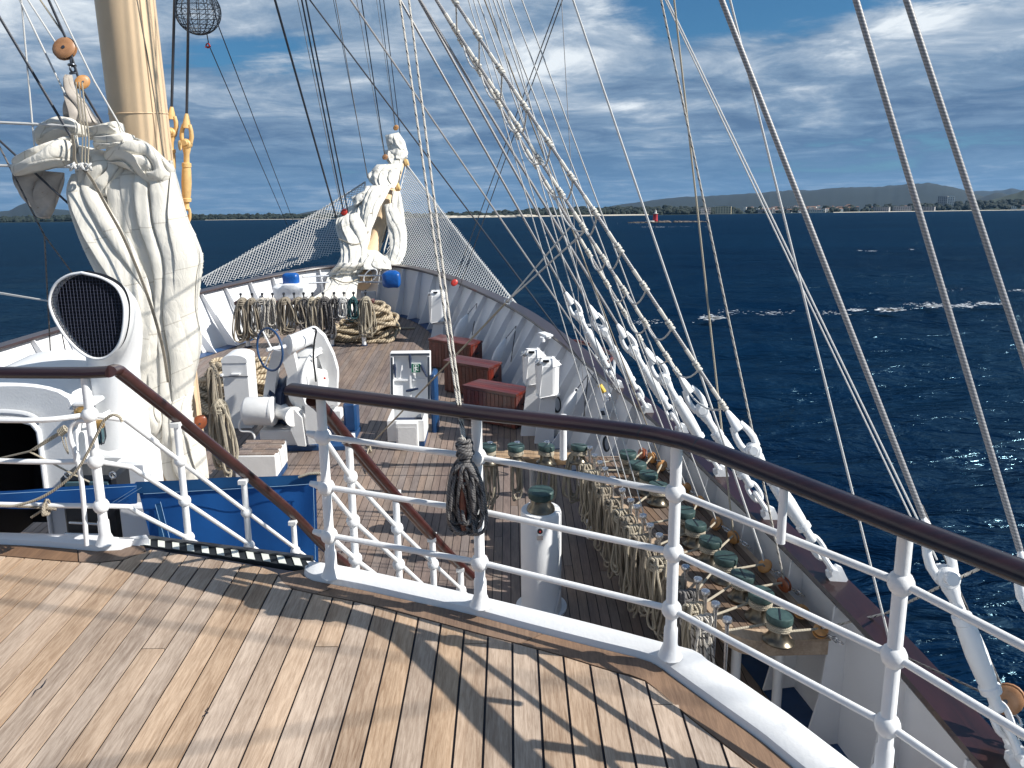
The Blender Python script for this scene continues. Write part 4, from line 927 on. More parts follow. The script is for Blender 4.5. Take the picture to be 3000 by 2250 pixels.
# bowsprit, its sail and safety nets
BT0, BT1 = ony(1082, 762, 24.0), ony(1166, 496, 29.4)
bo = thing('bowsprit', 'yellow bowsprit spar running out over the bow', 'bowsprit', tuple(BT0))
d_ = (BT1 - BT0).normalized(); MB().tube([BT0 - d_ * 1.2, BT0, lerp(BT0, BT1, .5), BT1 + d_ * .3], [.24, .24, .215, .17], 24).build('spar', 'yellow', bo)
for (x, y, yy) in ((1189, 478, 28.9), (1163, 548, 27.4)): MB().lathe([(.10, -.08), (.16, -.04), (.16, .05), (.1, .1)], ony(x, y, yy), 12, (1, .2, .3)).build('net_spreader', 'yellow_dark', bo)
m = MB(); m.extr([lerp(BT0, BT1, .14) + V(.25, -.1, .06), lerp(BT0, BT1, .45) + V(.235, -.1, .06), lerp(BT0, BT1, .45) + V(.30, -.1, .10), lerp(BT0, BT1, .14) + V(.32, -.1, .10)], (0, .03, .02)); m.build('tread_plate', 'steel_dark', bo, smooth=False)
S2 = thing('furled_jib', 'white sail bunched in loose folds along the bowsprit', 'sail', tuple(BT0))
cloth('folds', 'sail_bow', S2, [
 ([[((1050, 590), (1098, 585), 26.1), ((1036, 635), (1092, 640), 25.3), ((1014, 690), (1084, 700), 24.6), ((1004, 740), (1070, 745), 23.9), ((982, 788), (1062, 790), 23.1)], 3.4, .20, .2, 41], dict(nu=130, wr=.04)),
 ([[((1150, 560), (1172, 560), 26.9), ((1146, 610), (1180, 600), 26.0), ((1158, 660), (1186, 650), 25.2), ((1160, 710), (1190, 705), 24.5), ((1150, 760), (1180, 765), 23.8)], 2.0, .14, .14, 43], dict(nu=80, wr=.03)),
 ([[((1096, 756), (1170, 730), 24.0), ((1086, 775), (1176, 765), 23.6), ((1080, 792), (1160, 790), 23.2)], 2.6, .14, .2, 44], dict(nu=80, wr=.04)),
 ([[((1010, 610), (1060, 590), 26.2), ((1004, 640), (1062, 620), 25.7), ((1022, 668), (1070, 655), 25.3)], 1.7, .14, .14, 45], dict(nu=70, wr=.03)),
 ([[((1128, 396), (1168, 388), 28.10), ((1134, 425), (1186, 415), 28.00), ((1142, 448), (1192, 440), 27.90), ((1158, 470), (1194, 462), 27.80)], 1.3, .10, .2, 1], dict(nu=60, wr=.04)),
 ([[((1128, 440), (1190, 430), 28.00), ((1130, 465), (1195, 452), 27.80), ((1140, 482), (1182, 470), 27.70), ((1142, 505), (1172, 490), 27.50)], 1.8, .14, .22, 2], dict(nu=60, wr=.035)),
 ([[((1104, 482), (1180, 478), 27.50), ((1088, 502), (1172, 505), 27.30), ((1096, 530), (1165, 535), 27.00), ((1112, 552), (1156, 552), 26.70)], 2.6, .17, .28, 3], dict(nu=90, wr=.035)),
 ([[((1076, 510), (1112, 486), 27.20), ((1082, 530), (1116, 510), 27.10), ((1098, 548), (1122, 535), 26.90)], 1.2, .12, .15, 4], dict(nu=50, wr=.03)),
 ([[((1070, 545), (1150, 540), 26.40), ((1062, 580), (1132, 575), 25.90), ((1062, 620), (1112, 612), 25.40), ((1058, 660), (1098, 650), 24.90), ((1045, 690), (1084, 682), 24.50)], 4.4, .15, .22, 5], dict(nu=130, wr=.035)),
 ([[((1028, 578), (1075, 555), 26.10), ((1036, 598), (1072, 575), 25.90), ((1042, 606), (1056, 592), 25.70)], 1.2, .12, .08, 6], dict(nu=50, wr=.02)),
 ([[((1126, 600), (1158, 592), 25.80), ((1134, 640), (1172, 628), 25.30), ((1140, 685), (1190, 668), 24.70), ((1142, 725), (1192, 718), 24.10), ((1138, 765), (1184, 752), 23.60), ((1138, 785), (1165, 775), 23.20)], 3.2, .16, .2, 7], dict(nu=100, wr=.035)),
 ([[((985, 640), (1045, 622), 24.6), ((988, 675), (1066, 655), 24.5), ((998, 710), (1076, 690), 24.2), ((1000, 745), (1076, 730), 23.7), ((988, 780), (1070, 770), 23.2), ((970, 806), (1064, 796), 22.75)], 4.2, .22, .2, 8], dict(nu=140, wr=.03)),
 ([[((1052, 728), (1108, 735), 24.10), ((1054, 745), (1120, 745), 23.60), ((1058, 765), (1140, 760), 23.10), ((1056, 790), (1148, 788), 22.60)], 2.4, .13, .25, 10], dict(nu=90, wr=.04)),
 ([[((992, 770), (1066, 770), 22.70), ((965, 800), (1062, 800), 23.05), ((955, 835), (1048, 835), 22.35), ((950, 850), (1045, 860), 21.85), ((930, 868), (1040, 895), 21.45), ((915, 880), (1030, 912), 21.15)], 3.6, .15, .28, 11], dict(nu=120, wr=.035)),
 ([[((985, 840), (960, 905), 21.85), ((945, 855), (940, 908), 21.65), ((915, 872), (912, 905), 21.35), ((893, 875), (895, 902), 21.25)], 1.6, .1, .2, 12], dict(nu=60, wr=.03))])

for k, L0 in enumerate((((1140, 452, 27.9), (1166, 462, 27.65), (1196, 448, 27.9)), ((1088, 520, 27.2), (1125, 540, 26.75), (1166, 526, 27.1)), ((1058, 610, 25.6), (1085, 625, 25.05), (1112, 608, 25.5)), ((992, 700, 24.1), (1040, 716, 23.7), (1080, 700, 24.1)), ((968, 812, 22.7), (1010, 828, 22.15), (1056, 816, 22.6)))):
    MB().tube(spline([tuple(ony(*p)) for p in L0], 6), .016, 6).build('gasket', 'rope_cream', S2)
def net(lab, A, B, C, sp, r, edge=None):
    t = thing('safety_net', lab, 'net', tuple(B)); e1 = (B - A); L1 = e1.length; e1 = e1 / L1; nn = e1.cross(C - A).normalized(); e2 = nn.cross(e1).normalized()
    if e2.dot(C - A) < 0: e2 = -e2
    def uv(P): return (P - A).dot(e1), (P - A).dot(e2)
    T = [uv(A), uv(B), uv(C)]; s0 = T[2][0] * T[1][1] - T[2][1] * T[1][0]
    def inside(u_, v_, P):
        if v_ < 0: return False
        # left of the line A-C
        ax, ay = T[0]; cx, cy = T[2]; s = (cx - ax) * (v_ - ay) - (cy - ay) * (u_ - ax)
        if s * s0 < 0: return False
        if P.y < 23.35 and abs(P.x - CX) < halfw(P.y) + .12: return False
        return u_ < L1 and P.y > B.y - .4
    m = MB()
    def pt(u_, v_): s = math.sin(math.pi * min(1, max(0, u_ / L1))) * min(1, v_ / .7) * .22; return A + e1 * u_ + e2 * v_ + V(0, 0, -s + .03 * noise.noise(Vector((u_ * 1.3, v_ * 1.3, 1.7))))
    for sg in (-1, 1):
        k = -60
        while k * sp < L1 + 12:
            run = []; q = 0
            while q < 11:
                u_ = k * sp + sg * q * .62; v_ = q * .78; P = pt(u_, v_)
                ok = inside(u_, v_, P) and 0 <= u_
                if ok: run.append(P)
                if (not ok or q > 10.8) and run:
                    if len(run) > 1: m.tube(run, r, 4, cap=False)
                    run = []
                q += .16
            k += 1
    m.build('mesh', 'net_white', t); m = MB(); m.tube(spline([A, lerp(A, B, .5) + V(0, 0, -.12), B], 10), .03, 8); m.build('edge_rope', 'rope_white', t)
    m = MB(); m.tube([A, lerp(A, C, .5) + V(0, 0, -.05), C], .02, 6); m.build('edge_rope', 'rope_white', t)
    return t
net('white netting between the port rail and the bowsprit', ony(1070, 533, 27.6), onz(586, 818, -1.9), V(CX - .2, 23.7, -1.6), .115, .0090)
net('white netting between the starboard rail and the bowsprit tip', ony(1191, 482, 28.9), onz(1586, 980, -2.2), V(CX + .2, 23.7, -1.8), .115, .0090)

# ------------------------------------------------------------------ deck gear: helpers
def onbul(px, py, off=.34):       # point just inside the starboard bulwark seen at a pixel
    y = 3.5
    while y < 23.2:
        q = ony(px, py, y); x = CX + halfw(y) - flare(y) * (capz(y) - q.z) / 1.25
        if q.x > x: break
        y += .02
    return ony(px, py, y - off)
def coil(name, lab, c, w, ln, loops, r, m, seed, group=None, dirv=(1, 0), dep=.10, kind='rope coil', n=6):
    """loops of rope hung over a pin at c"""
    rg = random.Random(seed); mb = MB(); X = Vector((dirv[0], dirv[1], 0)).normalized(); Yv = V(-X.y, X.x, 0); c = Vector(c)
    for k in range(loops):
        ww = w * rg.uniform(.18, 1.0) / 2; ll = ln * rg.uniform(.78, 1.0); off = (k / max(1, loops - 1) - .5) * dep; sh = rg.uniform(-.25, .25) * w; P = []; sw = rg.uniform(-.06, .06) * w
        for i in range(26):
            t = 2 * math.pi * i / 26; s_, q = math.sin(t), math.cos(t)
            x = ww * math.copysign(abs(s_) ** .75, s_) * (1.0 - .35 * (1 + q) / 2) ; z = -ll / 2 + ll / 2 * math.copysign(abs(q) ** .8, q)
            fr = (1 - q) / 2
            P.append(c + X * (x + sh * fr + sw * math.sin(t * 2)) + Yv * (off + rg.uniform(-.25, .25) * r + .02 * math.sin(t * 3 + k)) + V(0, 0, z + r * .3 * k / loops))
        mb.tube(P, r, n, closed=True)
    for k in range(3): mb.torus(c + V(0, 0, -.06 - k * r * 1.8), w * .16 + r, r, (rg.uniform(-.2, .2), rg.uniform(-.2, .2), 1), 14, n, 1, dep * 3.2 / max(w, .05) if False else 1)
    o = mb.build(name, m); return tag(o, lab, kind, group)
def heap(name, lab, c, rx, ry, h, loops, r, m, seed):
    rg = random.Random(seed); mb = MB(); c = Vector(c)
    for k in range(loops):
        f = k / loops; a = rg.uniform(.45, 1) * (1 - .35 * f); off = V(rg.uniform(-.3, .3) * rx, rg.uniform(-.3, .3) * ry, 0); ph = rg.uniform(0, 6.28); P = []; tx, ty = rg.uniform(-.5, .5) * h, rg.uniform(-.5, .5) * h
        for i in range(22):
            t = 2 * math.pi * i / 22; wob = 1 + .18 * math.sin(3 * t + ph)
            P.append(c + off + V(math.cos(t) * rx * a * wob, math.sin(t) * ry * a * wob, max(r, h * f + r + tx * math.cos(t) * .5 + ty * math.sin(t) * .5)))
        mb.tube(P, r, 8, closed=True)
    o = mb.build(name, m); return tag(o, lab, 'rope')
def disc_block(name, lab, c, r, axis, m='block_wood', group=None, tail=None):
    """wooden rigging block: two rounded cheeks, sheave, metal strap and shackle"""
    c = Vector(c); A = Vector(axis).normalized(); t = thing(name, lab, 'block', tuple(c), group); th = r * .30
    for s in (-1, 1): MB().lathe([(.01, s * th * 1.55), (r * .55, s * th * 1.5), (r * .9, s * th * 1.25), (r, s * th * .95), (r * .97, s * th * .55), (r * .6, s * th * .5)][::s], c, 18, A, 1.0, .84).build('cheek', m, t)
    MB().lathe([(r * .72, -th * .45), (r * .6, 0), (r * .72, th * .45)], c, 16, A).build('sheave', 'steel_dark', t)
    MB().lathe([(r * .13, -th * 1.75), (r * .13, th * 1.75)], c, 10, A).build('pin', 'steel_dark', t)
    if tail is not None:
        d = (Vector(tail) - c).normalized(); e = c + d * r; mb = MB()
        for k in range(3):
            q = e + d * (r * .25 + k * r * .55); X = d.orthogonal().normalized(); X = X if k % 2 else d.cross(X); mb.tube([q + (d * math.cos(a) * r * .42 + X * math.sin(a) * r * .26) for a in [2 * math.pi * i / 10 for i in range(10)]], r * .09, 6, closed=True)
        mb.build('shackle', 'steel', t)
    return t

# ------------------------------------------------------------------ port side: cowl, deckhouse, canvas
YM = 7.15
ring_px = [(239, 799), (298, 814), (341, 842), (360, 881), (364, 920), (359, 971), (345, 1014), (313, 1046), (274, 1050), (235, 1030), (196, 991), (165, 944), (147, 901), (147, 865), (165, 830), (200, 807)]
ringL = spline([tuple(ony(x, y, YM)) for x, y in ring_px + ring_px[:1]], 4)[:-1]; nr_ = len(ringL)
cv = thing('cowl_ventilator', 'large white cowl ventilator with wire mesh over its dark mouth', 'ventilator', (ony(330, 1075, 7.7).x, 7.75, ZL))
tc_ = ony(333, 1085, 7.72); cen = sum(ringL, V(0, 0, 0)) / nr_
def trunk_ring(z, r, dx=0): return [V(tc_.x + dx + r * math.cos(a), 7.72 + r * math.sin(a), z) for a in [math.atan2(-(p.x * 0) - (p.z - cen.z) * .0 + (-(p.z - cen.z)), p.x - cen.x) for p in ringL]]
secs = []; T0 = [V(tc_.x + .235 * math.cos(a), 7.72 + .235 * math.sin(a), tc_.z) for a in [math.atan2((p.z - cen.z), p.x - cen.x) for p in ringL]]
for k in range(9):
    t = k / 8; row = []
    for p, q in zip(ringL, T0):
        ctl = V(p.x * .62 + q.x * .38, 7.72 + (q.y - 7.72) * 1.3 + .06, p.z * .85 + q.z * .15); row.append(p * (1 - t) ** 2 + ctl * (2 * t * (1 - t)) + q * t * t)
    secs.append(row)
for z in (tc_.z - .35, tc_.z - .36, tc_.z - .39, tc_.z - .40, ZL + .2, ZL + .05, ZL):
    r = .235 if z > tc_.z - .36 else (.25 if z > tc_.z - .40 else (.27 if z > ZL + .1 else .33)); secs.append([V(tc_.x + r * math.cos(math.atan2((p.z - cen.z), p.x - cen.x)), 7.72 + r * math.sin(math.atan2((p.z - cen.z), p.x - cen.x)), z) for p in ringL])
m = MB(); m.add([p for s in secs for p in s], [(i * nr_ + k, i * nr_ + (k + 1) % nr_, (i + 1) * nr_ + (k + 1) % nr_, (i + 1) * nr_ + k) for i in range(len(secs) - 1) for k in range(nr_)]); m.build('cowl', 'white', cv)
MB().tube(ringL, .013, 8, closed=True).build('mouth_rim', 'white', cv)
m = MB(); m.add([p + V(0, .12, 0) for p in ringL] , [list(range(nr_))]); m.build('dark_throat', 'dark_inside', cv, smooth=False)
def in_ring(x, z):
    c = False; j = nr_ - 1
    for i in range(nr_):
        a, b = ringL[i], ringL[j]
        if (a.z > z) != (b.z > z) and x < (b.x - a.x) * (z - a.z) / (b.z - a.z) + a.x: c = not c
        j = i
    return c
m = MB(); lo = (min(p.x for p in ringL), min(p.z for p in ringL)); hi = (max(p.x for p in ringL), max(p.z for p in ringL)); sp_ = .030
for ax_ in (0, 1):
    k = lo[ax_] + sp_ / 2
    while k < hi[ax_]:
        ts = np.linspace(lo[1 - ax_], hi[1 - ax_], 160); ins = [t for t in ts if (in_ring(k, t) if ax_ == 0 else in_ring(t, k))]
        if len(ins) > 2: m.tube([V(k, YM + .004, ins[0]), V(k, YM + .004, ins[-1])] if ax_ == 0 else [V(ins[0], YM + .009, k), V(ins[-1], YM + .009, k)], .0022, 4, cap=False)
        k += sp_
m.build('wire_mesh', 'wire_mesh', cv)

def arch(pts, n=44):
    d = [0]
    for a, b in zip(pts[:-1], pts[1:]): d.append(d[-1] + (b - a).length)
    return [Vector([float(np.interp(t * d[-1], d, [p[i] for p in pts])) for i in range(3)]) for t in np.linspace(0, 1, n)]
YD = 7.15
dh = thing('companionway', 'white rounded companionway house with a dark open doorway', 'deckhouse', (ony(60, 1430, YD).x, YD, ZL))
outp = arch(spline([tuple(ony(x, y, YD)) for x, y in ((-190, 1700), (-190, 1300), (-186, 1200), (-160, 1155), (-100, 1138), (0, 1132), (90, 1133), (160, 1146), (200, 1168), (215, 1200), (226, 1320), (250, 1700))], 5))
inp = arch(spline([tuple(ony(x, y, YD)) for x, y in ((-110, 1700), (-110, 1330), (-106, 1265), (-88, 1240), (-50, 1231), (0, 1230), (60, 1231), (95, 1239), (113, 1258), (119, 1290), (128, 1360), (170, 1700))], 5))
n_ = len(outp); m = MB()
vs = outp + inp + [p + V(0, 1.3, 0) for p in outp] + [p + V(0, .10, 0) for p in inp]
fs = [(i, i + 1, n_ + i + 1, n_ + i) for i in range(n_ - 1)] + [(i, 2 * n_ + i, 2 * n_ + i + 1, i + 1) for i in range(n_ - 1)] + [(n_ + i, n_ + i + 1, 3 * n_ + i + 1, 3 * n_ + i) for i in range(n_ - 1)] + [[2 * n_ + i for i in range(n_)]]
m.add(vs, fs); m.build('shell', 'white', dh)
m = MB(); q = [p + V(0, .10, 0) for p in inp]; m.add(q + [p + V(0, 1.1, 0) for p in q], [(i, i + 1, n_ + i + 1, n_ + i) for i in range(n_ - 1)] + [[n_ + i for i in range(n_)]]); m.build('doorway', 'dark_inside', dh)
m = MB(); m.tube([p + V(0, -.012, 0) for p in inp], .022, 8); m.build('door_trim', 'white', dh)
m = MB(); L_ = [ony(x, y, YD - .06) for x, y in ((-60, 1212), (0, 1208), (60, 1212), (95, 1222), (118, 1240))]; m.tube(spline([tuple(p) for p in L_], 5), .02, 8, ell=(.6, 1.6)); m.build('drip_rail', 'white', dh)
m = MB(); a_ = ony(215, 1186, YD); m.bbox((a_.x + .09, YD + .1, a_.z), (.20, .22, .045), .015); m.build('shelf_bracket', 'white', dh)
MB().lathe([(.05, -.05), (.065, -.03), (.065, .03), (.04, .05)], ony(240, 1210, YD - .02), 14).build('brass_bell', 'brass', dh)

vb = thing('vent_trunk', 'low white rounded vent trunk between companionway and mast', 'vent', (ony(330, 1450, 7.5).x, 7.55, ZL))
a_, b_ = ony(232, 1322, 7.4), ony(410, 1322, 7.4); m = MB(); m.bbox(((a_.x + b_.x) / 2, 7.65, (a_.z + ZL) / 2), (b_.x - a_.x, .5, a_.z - ZL), .07); m.build('trunk', 'white', vb)
c_ = ony(375, 1345, 7.25); m = MB(); m.bbox((c_.x + .05, 7.3, (c_.z + ZL) / 2), (.30, .28, c_.z - ZL), .025); m.build('side_box', 'white', vb)
sk = thing('skylight_box', 'black framed skylight box beside the companionway door', 'skylight', (ony(260, 1480, 6.95).x, 6.95, ZL))
a_, b_ = ony(182, 1388, 6.95), ony(345, 1388, 6.95); zt = a_.z; MB().bbox(((a_.x + b_.x) / 2, 7.05, (zt + ZL) / 2), (b_.x - a_.x, .34, zt - ZL), .03).build('box', 'black', sk)
for k in range(2): MB().bbox((lerp(a_.x, b_.x, .28 + .44 * k), 6.872, zt - .10), ((b_.x - a_.x) * .36, .02, .12), .01).build('pane', 'glass', sk)
for x in (198, 330): q = ony(x, 1392, 6.86); MB().torus(q, .028, .006, (0, 1, 0), 14, 6).build('ring', 'steel', sk)
for (x0, y0, x1, y1) in ((203, 1531, 300, 1536), (190, 1563, 330, 1567)): MB().tube([ony(x0, y0, 6.84), ony(x1, y1, 6.84)], .012, 6).build('hinge_bar', 'steel', sk)
MB().bbox((ony(400, 1540, 6.80).x, 6.86, ony(400, 1600, 6.80).z), (.30, .1, .75), .02).build('white_panel', 'white', sk)
lp = thing('deck_lamp', 'brass caged deck lamp with glass bulb behind the corner post', 'lamp', tuple(ony(289, 1270, 7.2))); q = ony(289, 1262, 7.2)
MB().lathe([(.05, .03), (.06, .05), (.055, .09), (.03, .10)], q, 14).build('cap', 'brass', lp); MB().lathe([(.012, -.125), (.038, -.105), (.05, -.05), (.05, .03)], q, 14).build('glass_bulb', 'glass', lp)
m = MB()
for k in range(4): a = math.pi * k / 4; m.tube([q + V(math.cos(a) * .058 * s, math.sin(a) * .058 * s, h) for s, h in ((1, .03), (1, -.07), (.6, -.125), (-.6, -.125), (-1, -.07), (-1, .03))], .005, 5)
m.build('cage', 'steel_dark', lp); MB().tube([q + V(-.45, .2, -.02), q + V(-.06, .02, .1), q + V(.02, .2, .12)], .012, 6).build('bracket', 'white', lp)

# blue canvas screen
YC = 6.72
cvs = thing('canvas_screen', 'bright blue canvas screen beside the stairs', 'canvas', (ony(600, 1600, YC).x, YC, ZL))
def sheet(rows, nx, ny, y, amp, seed):
    m = MB(); top, bot = rows; vs = []; fs = []; T = arch([ony(x, yy, y) for x, yy in top], nx); Bm = arch([ony(x, yy, y) for x, yy in bot], nx)
    for a, b in zip(T, Bm):
        for j in range(ny): q = lerp(a, b, j / (ny - 1)); vs.append(q + V(0, amp * noise.noise(Vector((q.x * 2.2, q.z * 1.6, seed))), 0))
    for i in range(nx - 1):
        for j in range(ny - 1): fs.append((i * ny + j, i * ny + j + 1, (i + 1) * ny + j + 1, (i + 1) * ny + j))
    N = len(vs); vs = vs + [p + V(0, .012, 0) for p in vs]; fs = fs + [tuple(N + k for k in f[::-1]) for f in fs]; m.add(vs, fs); return m
sheet((((400, 1416), (620, 1404), (830, 1398), (925, 1393)), ((470, 1700), (640, 1720), (840, 1740), (935, 1750))), 34, 16, YC, .035, 2).build('panel', 'canvas_blue', cvs)
sheet((((-420, 1452), (0, 1440), (180, 1428), (402, 1416)), ((-420, 1496), (0, 1489), (200, 1492), (402, 1474))), 24, 6, YC - .004, .03, 4).build('valance', 'canvas_blue', cvs)
sheet((((395, 1414), (620, 1402), (830, 1396), (928, 1391)), ((395, 1446), (620, 1434), (830, 1422), (928, 1416))), 24, 3, YC - .014, .03, 2).build('hem', 'canvas_hem', cvs)
sheet((((455, 1478), (470, 1476)), ((480, 1700), (505, 1700))), 2, 3, YC - .014, 0, 2).build('corner_patch', 'canvas_hem', cvs)
for pts in (((0, 1447), (180, 1437), (400, 1424)), ((420, 1447), (620, 1436), (830, 1424), (926, 1417)), ((470, 1470), (500, 1590)), ((455, 1478), (485, 1590)), ((918, 1420), (924, 1640)), ((330, 1472), (400, 1428)), ((345, 1472), (415, 1428))):
    MB().tube([ony(x, y, YC - .045) for x, y in pts], .0022, 4, cap=False).build('stitching', 'stitch', cvs)
m = MB(); m.tube([ony(x, y, YC - .03) for x, y in ((875, 1398), (905, 1388), (938, 1386))], .012, 6); m.build('lacing', 'rope_cream', cvs)

# ropes on the railing at the stairs
m = MB(); q0 = PB['E'].y - .07
m.tube(spline([tuple(ony(x, y, q0)) for x, y in ((-560, 1420), (-250, 1462), (0, 1482), (60, 1478), (120, 1458), (180, 1420), (230, 1370), (265, 1310), (290, 1260), (305, 1232), (330, 1216), (350, 1222), (358, 1236))], 6), .0085, 7)
tag(m.build('slack_line', 'rope_cream'), 'slack cream line looping from the corner post out to the left', 'rope')
m = MB(); q0 = PB['E'].y + .5
m.tube([ony(-140, 1376, q0 + .3), ony(88, 1322, q0), ony(135, 1290, q0), ony(192, 1256, q0)], .007, 6); m.tube([ony(88, 1324, q0), ony(130, 1345, q0), ony(215, 1390, q0), ony(262, 1412, q0)], .006, 6); m.tube([ony(100, 1318, q0), ony(172, 1274, q0)], .007, 6)
for k in range(5): m.torus(ony(176 + k * 4, 1268 - k * 3, q0), .022, .006, (1, .3, .6), 12, 6)
m.tube(spline([tuple(ony(x, y, q0)) for x, y in ((180, 1270), (186, 1300), (200, 1330), (194, 1300), (190, 1280))], 4), .004, 5)
tag(m.build('lashing', 'rope_cream'), 'knotted cream lashing stretched across the open doorway', 'rope')
m = MB(); q0 = PB['E'].y - .02
for k in range(3): m.torus(ony(138, 1486, q0) + V(0, -.02 * k, 0), .035 - .006 * k, .008, (1, .2 * k, .3 - .2 * k), 16, 6, 1.3, .8)
m.tube([ony(50, 1484, q0), ony(100, 1486, q0 - .02), ony(165, 1492, q0)], .008, 6); m.tube([ony(128, 1492, q0 - .03), ony(92, 1516, q0 - .03)], .008, 6)
tag(m.build('knotted_line', 'rope_tan'), 'short grey knotted line on the lowest rail at the left', 'rope')

# ------------------------------------------------------------------ winch, lockers, hatch
lk = thing('cable_locker', 'tall narrow white steel locker beside the winch', 'locker', (ony(695, 1245, 13.6).x, 13.8, ZL)); x0, x1 = ony(656, 1150, 13.6).x, ony(731, 1150, 13.6).x; zt = ony(690, 1064, 13.6).z
MB().bbox(((x0 + x1) / 2, 13.82, (zt + ZL) / 2), (x1 - x0, .44, zt - ZL), .012).build('body', 'white', lk)
m = MB(); n0 = 9; pr = [((x1 - x0) / 2 * math.cos(a), .05 + .09 * math.sin(a)) for a in np.linspace(math.pi, 0, n0)]; m.extr([V((x0 + x1) / 2 - (x1 - x0) / 2, 13.59, zt + .003)] + [V((x0 + x1) / 2 + a, 13.59, zt + b) for a, b in pr] + [V(x1, 13.59, zt + .003)], (0, .46, 0)); m.build('lid', 'white', lk)
zz = ony(690, 1103, 13.6).z; MB().box(((x0 + x1) / 2, 13.597, zz), (x1 - x0 + .004, .01, .012)).build('lid_joint', 'steel_dark', lk)
MB().bbox(((x0 + x1) / 2 + .02, 13.57, zz + .05), (.16, .05, .035), .01).build('handle', 'white', lk); MB().bbox((x0 - .01, 13.585, zz + .03), (.05, .04, .05), .01).build('hinge', 'white', lk)

gb = thing('deck_box', 'white box with a wooden slatted top near the foot of the stairs', 'box', (ony(770, 1400, 11.3).x, 11.5, ZL)); gx0, gx1 = ony(684, 1330, 11.25).x, ony(806, 1330, 11.25).x; zt = ony(740, 1336, 11.25).z
gd = .62; MB().bbox(((gx0 + gx1) / 2, 11.25 + gd / 2, (zt + ZL) / 2 + .05), (gx1 - gx0, gd, zt - ZL - .1), .012).build('body', 'white_worn', gb); MB().box(((gx0 + gx1) / 2, 11.25 + gd / 2, ZL + .05), (gx1 - gx0 - .02, gd - .02, .1)).build('plinth', 'navy_blue', gb)
for k in range(7):
    for j in range(3): MB().bbox((lerp(gx0, gx1, (j + .5 + .15 * (k % 2)) / 3.1), 11.27 + gd * (k + .5) / 7.3, zt + .008), ((gx1 - gx0) / 3.15, gd / 7.8, .022), .004).build('slat', 'teak_low', gb, smooth=False)

wn_t = thing('anchor_winch', 'big white anchor winch with blue handwheel on the foredeck', 'winch', (ony(860, 1300, 12.9).x, 12.9, ZL))
def plate(pts, y, th, nm='side_frame', m_='white_worn'): return MB().extr([ony(px, py, y) for px, py in pts], (0, th, 0)).build(nm, m_, wn_t, smooth=False)
a_, b_ = ony(765, 1308, 12.6), ony(905, 1308, 12.6); MB().bbox(((a_.x + b_.x) / 2, 12.95, ZL + .20), (b_.x - a_.x, .75, .26), .015).build('base', 'white_worn', wn_t); MB().bbox(((a_.x + b_.x) / 2 + .25, 13.0, ZL + .04), (b_.x - a_.x + .9, .95, .08), .01).build('plinth', 'navy_blue', wn_t)
plate([(768, 1245), (772, 1150), (782, 1085), (796, 1035), (816, 1010), (828, 1030), (815, 1075), (806, 1130), (803, 1200), (800, 1262)], 12.75, .16)
plate([(818, 1030), (832, 1000), (852, 1002), (866, 1060), (880, 1135), (886, 1200), (905, 1262), (890, 1290), (862, 1180), (842, 1100)], 12.62, .14)
plate([(905, 985), (925, 965), (948, 985), (975, 1040), (988, 1085), (985, 1210), (930, 1292), (905, 1290), (940, 1200), (955, 1110), (930, 1040)], 13.05, .14)
plate([(893, 1190), (912, 1178), (948, 1235), (940, 1300), (905, 1302), (895, 1250)], 12.45, .10, 'cover_plate'); plate([(845, 1210), (862, 1200), (884, 1225), (896, 1308), (872, 1306), (852, 1262)], 12.42, .09, 'lever_bracket')
MB().tube([ony(846, 1010, 12.60), ony(922, 978, 13.25)], [.135, .135], 22).build('top_drum', 'white', wn_t); MB().lathe([(.05, -.06), (.155, -.05), (.155, 0)], ony(846, 1010, 12.58), 20, (-.8, -.6, .1)).build('drum_cap', 'white_worn', wn_t)
axd = Vector((.93, -.36, 0)); dc = ony(935, 1115, 13.0)
MB().lathe([(.18, -.30), (.50, -.28), (.52, -.24), (.52, .02), (.45, .05), (.43, -.04), (.20, -.06), (.18, .10), (.05, .12)], dc, 36, tuple(axd)).build('brake_drum', 'white_worn', wn_t)
MB().torus(dc + axd * .02, .515, .03, tuple(axd), 36, 8).build('brake_band', 'white', wn_t)
MB().lathe([(.36, -.14), (.42, -.10), (.36, 0), (.42, .10), (.36, .14)], ony(826, 1175, 13.05), 26, (1, 0, 0)).build('chain_wheel', 'navy', wn_t); MB().lathe([(.16, -.25), (.10, 0), (.16, .25)], ony(838, 1210, 12.6), 16, (.7, -.7, 0)).build('pulley', 'white_worn', wn_t)
mo = MB().lathe([(.15, -.40), (.215, -.36), (.225, -.34), (.225, .05), (.235, .06), (.235, .10), (.215, .12)], ony(785, 1204, 12.65), 24, (1, 0, 0)).build('motor', 'white_worn', wn_t)
MB().tube(spline([tuple(ony(x, y, 12.5)) for x, y in ((715, 1222), (701, 1240), (706, 1262), (738, 1266), (748, 1290))], 5), .018, 8).build('cable_loop', 'white_worn', wn_t)
hc = ony(790, 1024, 12.3); hax = Vector((-.62, -.78, .05)).normalized(); X_ = hax.orthogonal().normalized(); Y_ = hax.cross(X_); hr = .325
hw = sub(MB().torus(hc, hr, .017, tuple(hax), 40, 8).build('handwheel', 'navy_blue', wn_t))
for a in (.4, 2.5, 4.6): MB().tube([hc - hax * .04, hc + (X_ * math.cos(a) + Y_ * math.sin(a)) * hr], .013, 8).build('spoke', 'white', hw)
MB().tube([hc + hax * .05, hc - hax * .3], [.03, .035], 10).build('hub', 'white', hw)
MB().tube(spline([tuple(ony(x, y, 12.75)) for x, y in ((915, 962), (926, 968), (921, 1000), (918, 1050), (922, 1085), (926, 1118))], 6), .016, 6).build('cable', 'black', wn_t)
MB().lathe([(.018, -.01), (.018, .01)], ony(951, 1108, 12.7), 12, (.5, -.8, 0)).build('red_button', 'red', wn_t)
